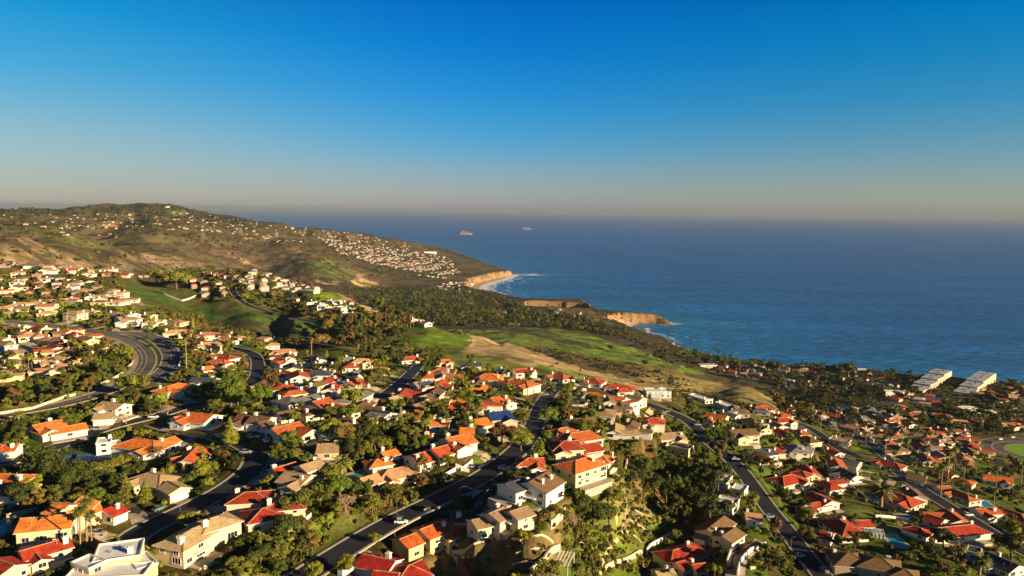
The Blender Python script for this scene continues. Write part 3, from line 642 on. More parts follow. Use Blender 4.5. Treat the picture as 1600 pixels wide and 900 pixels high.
f = Bld(); f.tube([(0, 0, 0), (0, 0, .55)], .12); f.tube([(0, 0, .55), (0, 0, .7)], [.2, .02]); o = f.build('roof_vent', M_METAL); ME_VENT = o.data; bpy.data.objects.remove(o)
f = Bld()
for k in range(4): f.box((-1.5 + k * 1.02, 0), (1, 0), .96, 1.7, 0, .06)
o = f.build('solar_panel', ROOFM['blue']); ME_SOL = o.data; bpy.data.objects.remove(o)
def link(name, me, parent, loc, rz=0, sc=None, rot=None):
    o = bpy.data.objects.new(name, me); COL.objects.link(o); o.parent = parent; o.location = loc; o.rotation_euler = rot or (0, 0, rz)
    if sc: o.scale = sc
    return o
FOOT = []           # (cx, cy, ax, L, W) of everything built, to keep trees off it
HOUSES = []         # placed houses for tree labels
def in_wing(x, y, wg, mg):
    dx, dy = x - wg['c'][0], y - wg['c'][1]; a = dx * wg['ax'][0] + dy * wg['ax'][1]; b = -dx * wg['ax'][1] + dy * wg['ax'][0]
    return abs(a) < wg['L'] / 2 + mg and abs(b) < wg['W'] / 2 + mg
def build_house(wings, wallk, roofk, detail, label, group, rnd, name='house', cat='house', garage=True, chim=1, solar=False, maxwin=40):
    O = np.array([wings[0]['c'][0], wings[0]['c'][1], wings[0]['z']])
    root = empty(name, O); tag(root, label, cat, group)
    wb, rb = Bld(), Bld(); caps = Bld() if detail >= 2 else None
    for wg in wings: wing_geo(wg, wb, rb, caps, O)
    wb.build('wall', WALLM[wallk], root); ro = rb.build('roof', [ROOFM[roofk], M_FASCIA if roofk != 'white' else WALLM['white']], root)
    if caps and caps.V: caps.build('ridge_cap', ROOFM['pink' if roofk in ('orange', 'red', 'brick', 'pink') else roofk], ro)
    zl = 0
    for i in range(chim if detail >= 1 else min(chim, 1)):
        wg = wings[min(i, len(wings) - 1)]; sgn = rnd.choice((-1, 1)); a = wg['L'] * rnd.uniform(.2, .42) * sgn; b = wg['W'] * rnd.choice((-.22, .22, .3))
        ay = (-wg['ax'][1], wg['ax'][0]); z = wg['z'] + wg['h'] - O[2] + (0 if wg['t'] == 'f' else (wg['W'] / 2 - abs(b)) * SL * .6)
        k = rnd.uniform(.9, 1.4); link('chimney', ME_CHIM, ro, (wg['c'][0] - O[0] + wg['ax'][0] * a + ay[0] * b, wg['c'][1] - O[1] + wg['ax'][1] * a + ay[1] * b, z), math.atan2(wg['ax'][1], wg['ax'][0]), (k, k, rnd.uniform(.8, 1.1)))
    if detail >= 2:
        for i in range(3):
            wg = wings[0]; a = wg['L'] * rnd.uniform(-.35, .35); b = wg['W'] * rnd.uniform(-.35, .35); ay = (-wg['ax'][1], wg['ax'][0])
            z = wg['z'] + wg['h'] - O[2] + (.1 if wg['t'] == 'f' else (wg['W'] / 2 - abs(b)) * SL)
            link('roof_vent', ME_VENT, ro, (wg['c'][0] - O[0] + wg['ax'][0] * a + ay[0] * b, wg['c'][1] - O[1] + wg['ax'][1] * a + ay[1] * b, z))
    if solar:
        wg = wings[0]; ay = np.array((-wg['ax'][1], wg['ax'][0])); sg = 1 if ay @ np.array([to_sun.x, to_sun.y]) > 0 else -1
        ang = math.atan(SL); n_ = max(1, int(wg['L'] / 5))
        for k in range(n_):
            for r in range(2):
                b = sg * wg['W'] * (.16 + .17 * r); a = (k - (n_ - 1) / 2) * 4.3; z = wg['h'] + (wg['W'] / 2 - abs(b)) * SL + .26
                p = np.array(wg['c']) - O[:2] + np.array(wg['ax']) * a + ay * b
                so_ = link('solar_panel', ME_SOL, ro, (p[0], p[1], z + wg['z'] - O[2])); ex = Vector((wg['ax'][0], wg['ax'][1], 0)); ey = Vector((ay[0] * math.cos(ang), ay[1] * math.cos(ang), -sg * math.sin(ang))); ez = ex.cross(ey)
                so_.rotation_euler = Matrix((ex, ey, ez)).transposed().to_euler()
    nw = 0; side_list = []
    for wi, wg in enumerate(wings):
        ax = np.array(wg['ax']); ay = np.array([-ax[1], ax[0]])
        for nrm, tng, dist, ln in ((ax, ay, wg['L'] / 2, wg['W']), (-ax, -ay, wg['L'] / 2, wg['W']), (ay, -ax, wg['W'] / 2, wg['L']), (-ay, ax, wg['W'] / 2, wg['L'])):
            cpt = np.array(wg['c']) + nrm * dist; side_list.append((wi, wg, nrm, tng, cpt, ln))
    gar = None
    if garage and detail >= 1:
        best = None
        for sd in side_list:
            if sd[5] < 5.6: continue
            q = sd[4] + sd[2] * .6
            if any(in_wing(q[0], q[1], w2, .1) for k2, w2 in enumerate(wings) if k2 != sd[0]): continue
            q = sd[4] + sd[2] * 6; dd = road_near(q[0], q[1]) + rnd.uniform(0, 1.5)
            if best is None or dd < best[0]: best = (dd, sd)
        if best and best[0] < 34:
            wi, wg, nrm, tng, cpt, ln = best[1]; off = (ln / 2 - 3.1) * rnd.choice((-1, 1)) if ln > 7 else 0
            p = cpt + tng * off - O[:2]; link('garage_door', ME_GAR, root, (p[0], p[1], wg['z'] - O[2] + .02), math.atan2(nrm[1], nrm[0]) + math.pi / 2)
            gar = (cpt + tng * off, nrm, (wi, off)); DRIVES.append((cpt + tng * off, nrm, wg['z']))
            if ln > 10:
                p2 = cpt - tng * off * .2 - O[:2]; link('door', ME_DOOR, root, (p2[0], p2[1], wg['z'] - O[2] + .02), math.atan2(nrm[1], nrm[0]) + math.pi / 2)
    rnd.shuffle(side_list)
    for wi, wg, nrm, tng, cpt, ln in side_list:
        if detail < 1: break
        tocam = -cpt / np.linalg.norm(cpt)
        if detail < 2 and nrm @ tocam < .15: continue
        if detail >= 2 and nrm @ tocam < -.75: continue
        nsl = max(1, int(ln / 4.2)); storeys = [.85] if wg['h'] < 4.4 else ([.85, 3.35] if wg['h'] < 7.0 else [.95, 3.6, 6.2])
        for stz in storeys:
            for k in range(nsl):
                if nw >= maxwin or rnd.random() < .12: continue
                a = (k + .5) / nsl * ln - ln / 2 + rnd.uniform(-.25, .25); q = cpt + tng * a
                if any(in_wing(q[0], q[1], w2, .5) and w2['h'] + w2['z'] > wg['z'] + stz + 1 for k2, w2 in enumerate(wings) if k2 != wi): continue
                if gar and stz < 2 and np.linalg.norm(q - gar[0]) < 4.4: continue
                ty = rnd.choice('smml' if ln > 8 else 'smm'); wd, (fm, gm, sm) = WIN[ty]
                if wd > ln / nsl - .3: wd, (fm, gm, sm) = WIN['s']
                if stz + 2.1 > wg['h'] and ty == 'l': wd, (fm, gm, sm) = WIN['m']
                zz = wg['z'] - O[2] + stz; rz = math.atan2(nrm[1], nrm[0]) + math.pi / 2; p = (q[0] - O[0], q[1] - O[1], zz)
                if detail >= 2: fo = link('window', fm, root, p, rz); link('pane', gm, fo, (0, 0, 0))
                else: link('window', sm, root, p, rz)
                nw += 1
    if detail >= 2:
        cand = [sd for sd in side_list if sd[2] @ (-sd[4] / np.linalg.norm(sd[4])) > .35 and sd[5] > 6.5 and not any(in_wing(*(sd[4] + sd[2] * 1.6), w2, .2) for k2, w2 in enumerate(wings) if k2 != sd[0]) and not (gar and np.linalg.norm(sd[4] - gar[0]) < 5)]
        if cand:
            wi, wg, nrm, tng, cpt, ln = max(cand, key=lambda sd: sd[5]); l = ln * rnd.uniform(.45, .75); c0 = cpt - O[:2]
            tb = Bld(); tb.box(c0 + nrm * 2.1, tng, min(ln, l + 4), 4.0, wg['z'] - O[2] - 3.2, wg['z'] - O[2] + .04); tb.build('terrace', M_PAVER, root)
            FOOT.append((*(cpt + nrm * 2.2), tng, l + 3, 4.4))
            if wg['h'] > 4.4:
                bb = Bld(); zb = wg['z'] - O[2] + 2.75; bb.box(c0 + nrm * .85, tng, l, 1.6, zb, zb + .2)
                for q in range(int(l / .5) + 1):
                    pp = c0 + nrm * 1.6 - tng * (l / 2 - .1) + tng * q * .5; bb.box(pp, tng, .07, .07, zb + .2, zb + 1.1)
                bb.box(c0 + nrm * 1.6, tng, l, .12, zb + 1.1, zb + 1.2); bb.build('balcony', M_FRAME, root)
    for wg in wings: FOOT.append((wg['c'][0], wg['c'][1], wg['ax'], wg['L'], wg['W']))
    u, v, _ = project(np.array([O[0], O[1], O[2] + 2]))
    return root, (float(u[0]), float(v[0]))
DRIVES = []
def wings_from_px(wl, cross=1):
    ws = []; z0 = None
    for (u1, v1, u2, v2, W, h, t) in wl:
        k_ = .87 if v1 > 690 else .92; W *= k_; h = max(2.75, h * (k_ - .10))
        rise = 0 if t == 'f' else W / 2 * SL
        pm = hit((u1 + u2) / 2, (v1 + v2) / 2, h + rise); g = G(pm[0], pm[1])
        z = float(g) + .25
        if z0 is None: z0 = z
        z = min(max(z, z0 - 1.2), z0 + 1.2)
        a = at_z(u1, v1, z + h + rise); b_ = at_z(u2, v2, z + h + rise); d = (b_ - a)[:2]; L = float(np.hypot(*d)); ax = d / max(L, 1e-6)
        c = (a + b_)[:2] / 2
        if t == 'h': L = L + W * .55
        if t == 'g': L = L - .8
        L = min(max(L, 5), 34)
        if t == 'h' and L < W: L = W + .8
        ws.append(dict(c=c, ax=ax, L=L, W=W, h=h, t=t, z=z))
    if cross and len(ws) <= 2 and ws[0]['t'] != 'f' and ws[0]['L'] > 9.5:      # a lower cross wing towards the viewer's side
        w0 = ws[0]; ay = np.array([-w0['ax'][1], w0['ax'][0]]); ay = ay if ay @ (-w0['c']) > 0 else -ay; W2 = w0['W'] * .58; L2 = w0['W'] * .5 + 3.4; sg = 1 if (int(w0['c'][0]) + int(w0['c'][1])) % 2 else -1
        ws.append(dict(c=w0['c'] + w0['ax'] * sg * w0['L'] * .24 + ay * L2 / 2, ax=ay, L=L2, W=W2, h=w0['h'] * .96 - .15, t='g', z=w0['z'] - .02))
    return ws
# ================================================================ trees
def rand_unit(n, rs): v = rs.normal(size=(n, 3)); return v / np.linalg.norm(v, axis=1)[:, None]
ICO_V = None
def ico(sub=1):
    import bmesh
    bm = bmesh.new(); bmesh.ops.create_icosphere(bm, subdivisions=sub, radius=1); V = np.array([v.co[:] for v in bm.verts]); F = np.array([[v.index for v in f.verts] for f in bm.faces]); bm.free(); return V, F
ICO1 = ico(1); ICO2 = ico(2)
def crown_arrays(lobes, nleaf, size, rs, core=.80, icov=ICO2, flat=.5):
    """lobes: (x,y,z,rx,rz). returns V,F(tri): shaded clump cores plus leaf-sized faces through the outer shell"""
    V = []; F = []; o = 0
    for (x, y, z, rx, rz) in lobes:
        iv, fi = icov; k = core * (1 + .22 * np.sin(iv @ rs.normal(size=3) * 4 + rs.uniform(0, 6)))[:, None]
        v = iv * np.array([rx, rx, rz]) * k + np.array([x, y, z]); V.append(v); F.append(fi + o); o += len(v)
    ar = np.array([l[3] * l[3] for l in lobes]); ar = ar / ar.sum()
    for li, (x, y, z, rx, rz) in enumerate(lobes):
        n = int(nleaf * ar[li]) + 1; d = rand_unit(n, rs); d[:, 2] = np.where(d[:, 2] < -.35, -d[:, 2], d[:, 2]); rr = (rs.uniform(.78, 1.12, n) + (rs.random(n) < .18) * rs.uniform(0, .35, n))[:, None]
        c = d * np.array([rx, rx, rz]) * rr + np.array([x, y, z]); nn = d + rs.normal(size=(n, 3)) * .55; nn /= np.linalg.norm(nn, axis=1)[:, None]
        t = np.cross(nn, rand_unit(n, rs)); t /= np.linalg.norm(t, axis=1)[:, None]; b_ = np.cross(nn, t); sz = size * rs.uniform(.6, 1.4, n)[:, None]
        q = np.stack([c - t * sz * .6 - b_ * sz * .35, c + t * sz * .6 - b_ * sz * .35, c + b_ * sz * .75], 1).reshape(-1, 3)
        V.append(q); F.append(np.arange(3 * n).reshape(-1, 3) + o); o += 3 * n
    return np.concatenate(V), np.concatenate(F)
def make_lobes(kind, rs):
    L = []
    if kind == 'broad':          # h 8, r 4
        n = rs.integers(15, 22); ex = rs.uniform(.75, 1.25); ph = rs.uniform(0, 6.28)
        for i in range(n):
            a = rs.uniform(0, 6.28); r = rs.uniform(.15, 1) ** .6 * 3.0 * (1 + .3 * math.cos(2 * a + ph)); z = 4.4 + rs.uniform(-2.0, 2.2) * (1 - abs(r) / 5); k = rs.uniform(.55, 1.55); L.append((math.cos(a) * r * ex, math.sin(a) * r / ex, z, k, k * rs.uniform(.6, .95)))
        L.append((0, 0, 4.6, 1.9, 1.8))
    elif kind == 'loose':        # eucalyptus: separated masses, h 12 r 4
        for i in range(rs.integers(9, 13)):
            a = rs.uniform(0, 6.28); r = rs.uniform(.3, 1) * 3.0; L.append((math.cos(a) * r, math.sin(a) * r, rs.uniform(5, 11.2), rs.uniform(.9, 1.6), rs.uniform(.8, 1.5)))
    elif kind == 'conifer':      # h 14 r 3.4
        for i in range(13):
            z = 2 + i * .95; r = (14.6 - z) * .25
            for k in range(4 if i < 7 else 2):
                a = rs.uniform(0, 6.28); L.append((math.cos(a) * r * .55, math.sin(a) * r * .55, z + rs.uniform(-.3, .3), max(.35, r * .55), .75))
    elif kind == 'cypress':      # column h 9 r 1
        for i in range(8): L.append((rs.uniform(-.15, .15), rs.uniform(-.15, .15), .9 + i * 1.0, max(.35, 1.05 - abs(i - 3) * .13), .95))
    elif kind == 'flat':         # wide umbrella crown h 8 r 7
        for i in range(20):
            a = rs.uniform(0, 6.28); r = rs.uniform(0, 1) ** .5 * 5; L.append((math.cos(a) * r, math.sin(a) * r, 6 + 1.2 * (1 - r / 6) + rs.uniform(-.3, .3), rs.uniform(1.3, 2.0), rs.uniform(.8, 1.1)))
    elif kind == 'shrub':        # h 2.4 r 1.8
        for i in range(rs.integers(4, 7)):
            a = rs.uniform(0, 6.28); r = rs.uniform(0, 1.1); L.append((math.cos(a) * r, math.sin(a) * r, rs.uniform(.7, 1.5), rs.uniform(.6, 1.1), rs.uniform(.5, .9)))
    return L
KH = {'broad': 7.6, 'loose': 12, 'conifer': 15, 'cypress': 9, 'flat': 8, 'shrub': 2.4, 'bare': 7, 'fanpalm': 15, 'datepalm': 8}
KR = {'broad': 4.0, 'loose': 3.8, 'conifer': 3.2, 'cypress': 1.1, 'flat': 6.4, 'shrub': 1.8, 'bare': 3, 'fanpalm': 2.0, 'datepalm': 3.6}
def trunk_bld(kind, rs):
    b = Bld()
    if kind in ('broad', 'flat'):
        b.tube([(0, 0, -.6), (.05, .05, 1.4), (.15, -.05, 2.8)], [.36, .27, .22])
        for i in range(5): a = i * 1.3 + rs.uniform(0, .5); r = 2.2 if kind == 'broad' else 4; b.tube([(.15, -.05, 2.6), (math.cos(a) * r * .5, math.sin(a) * r * .5, 3.8), (math.cos(a) * r, math.sin(a) * r, 5.2)], [.18, .12, .06], 5)
    elif kind == 'loose':
        b.tube([(0, 0, -.6), (.2, .1, 3), (-.1, .2, 6.5), (.1, 0, 10)], [.34, .26, .18, .07])
        for i in range(6): a = i * 1.1; z = 3.5 + i * .8; b.tube([(.1, .1, z), (math.cos(a) * 1.4, math.sin(a) * 1.4, z + 1.4), (math.cos(a) * 2.4, math.sin(a) * 2.4, z + 2.6)], [.13, .09, .04], 5)
    elif kind == 'conifer': b.tube([(0, 0, -.6), (0, 0, 6), (0, 0, 14)], [.4, .24, .05])
    elif kind == 'cypress': b.tube([(0, 0, -.5), (0, 0, 6)], [.2, .08])
    elif kind == 'shrub': b.tube([(0, 0, -.4), (.1, 0, 1.2)], [.12, .05], 5)
    return b
def palm_bld(kind, rs):
    b = Bld(); lean = rs.uniform(-.5, .5)
    H = 14 if kind == 'fanpalm' else 5.2; n = 6
    b.tube([(lean * (i / n) ** 2, 0, -.5 + (H + .5) * i / n) for i in range(n + 1)], [(.30 if kind == 'fanpalm' else .48) - (.10 if kind == 'fanpalm' else .08) * i / n for i in range(n + 1)], 8)
    t = Bld(); R_ = 2.5 if kind == 'fanpalm' else 3.6
    nf = 26 if kind == 'fanpalm' else 34
    for i in range(nf):
        a = i * 2.399; el = .95 - 1.75 * (i / nf) if kind == 'fanpalm' else 1.15 - 1.5 * (i / nf); r = R_ * rs.uniform(.85, 1.1); wd = .75 if kind == 'fanpalm' else .62
        prev = None; seg = 4
        for s_ in range(seg + 1):
            q = s_ / seg; rr = r * q * math.cos(el * (1 - .3 * q)); z = H + r * q * math.sin(el) - (1.1 if kind == 'fanpalm' else 1.5) * q * q * r * .3
            c = Vector((lean + math.cos(a) * rr, math.sin(a) * rr, z)); w_ = wd * math.sin(math.pi * min(1, .12 + q * .85)) ** .6 * (1 if q < .99 else .2); sd = Vector((-math.sin(a), math.cos(a), 0)) * w_
            cur = (c - sd - Vector((0, 0, .22 * w_)), c, c + sd - Vector((0, 0, .22 * w_)))
            if prev: t.add([prev[0], prev[1], cur[1], cur[0]], [(0, 1, 2, 3)]); t.add([prev[1], prev[2], cur[2], cur[1]], [(0, 1, 2, 3)])
            prev = cur
    if kind == 'fanpalm': t.tube([(lean, 0, H - 1.8), (lean, 0, H - .2)], [.42, .7], 7)
    return b, t
def bare_bld(rs):
    b = Bld()
    def grow(p, d, r, lv):
        q = p + d; b.tube([p, q], [r, r * .65], 4)
        if lv == 0: return
        for k in range(3 if lv > 1 else 4):
            nd = (d.normalized() + Vector(rs.normal(size=3)) * .48).normalized() * d.length * rs.uniform(.6, .82)
            if nd.z < -.1: nd.z = .1
            grow(q, nd, r * .6, lv - 1)
    grow(Vector((0, 0, -.3)), Vector((0, 0, 2.0)), .25, 4)
    return b
PROTO = {}
def proto(kind, var, leaf, lod):
    """mesh data (trunk, crown) of one kind of tree; shared by all its copies"""
    key = (kind, var, leaf, lod)
    if key in PROTO: return PROTO[key]
    rs = np.random.default_rng(sum(map(ord, kind)) * 7 + var * 31)
    if kind in ('fanpalm', 'datepalm'):
        b, t = palm_bld(kind, rs); o1 = b.build('trunk', M_PTRUNK, smooth=True); o2 = t.build('crown', LEAF['palm']); r = (o1.data, o2.data); bpy.data.objects.remove(o1); bpy.data.objects.remove(o2)
    elif kind == 'bare':
        b = bare_bld(rs); o1 = b.build('trunk', LEAF['bare']); rs2 = np.random.default_rng(var); 
        lob = [(rs2.uniform(-1.6, 1.6), rs2.uniform(-1.6, 1.6), rs2.uniform(3.4, 5.2), 1.3, 1.1) for _ in range(8)]
        V, F = crown_arrays(lob, 650, .22, rs2, core=.02, icov=ICO1); o2 = fast_mesh('crown', V, F, LEAF['bare']); r = (o1.data, o2.data); bpy.data.objects.remove(o1); bpy.data.objects.remove(o2)
    else:
        lob = make_lobes(kind, rs); k = {'broad': 1, 'loose': .8, 'conifer': 1, 'cypress': .35, 'flat': 1.6, 'shrub': .25}[kind]
        nl = int((2600 if lod == 0 else 700) * k); sz = (.34 if lod == 0 else .62) * (.8 if kind in ('shrub', 'cypress') else 1)
        V, F = crown_arrays(lob, nl, sz, rs, icov=ICO2 if lod == 0 else ICO1, core=.66 if kind == 'loose' else .8); o2 = fast_mesh('crown', V, F, LEAF[leaf])
        b = trunk_bld(kind, rs); o1 = b.build('trunk', M_TRUNK, smooth=True); r = (o1.data, o2.data); bpy.data.objects.remove(o1); bpy.data.objects.remove(o2)
    PROTO[key] = r
    return r
def place_tree(p, kind, leaf, h, wide, rnd, lod, nvar=4):
    tm, cm = proto(kind, rnd.randrange(nvar), leaf, lod)
    nm = {'broad': 'tree', 'loose': 'eucalyptus_tree', 'conifer': 'conifer_tree', 'cypress': 'cypress_tree', 'flat': 'spreading_tree', 'shrub': 'shrub', 'bare': 'bare_tree', 'fanpalm': 'palm_tree', 'datepalm': 'palm_tree'}[kind]
    root = empty(nm, (p[0], p[1], p[2]), rnd.uniform(0, 6.28)); s_ = h / KH[kind]; root.scale = (s_ * wide, s_ * wide, s_)
    link('trunk', tm, root, (0, 0, 0)); link('crown', cm, root, (0, 0, 0))
    return root
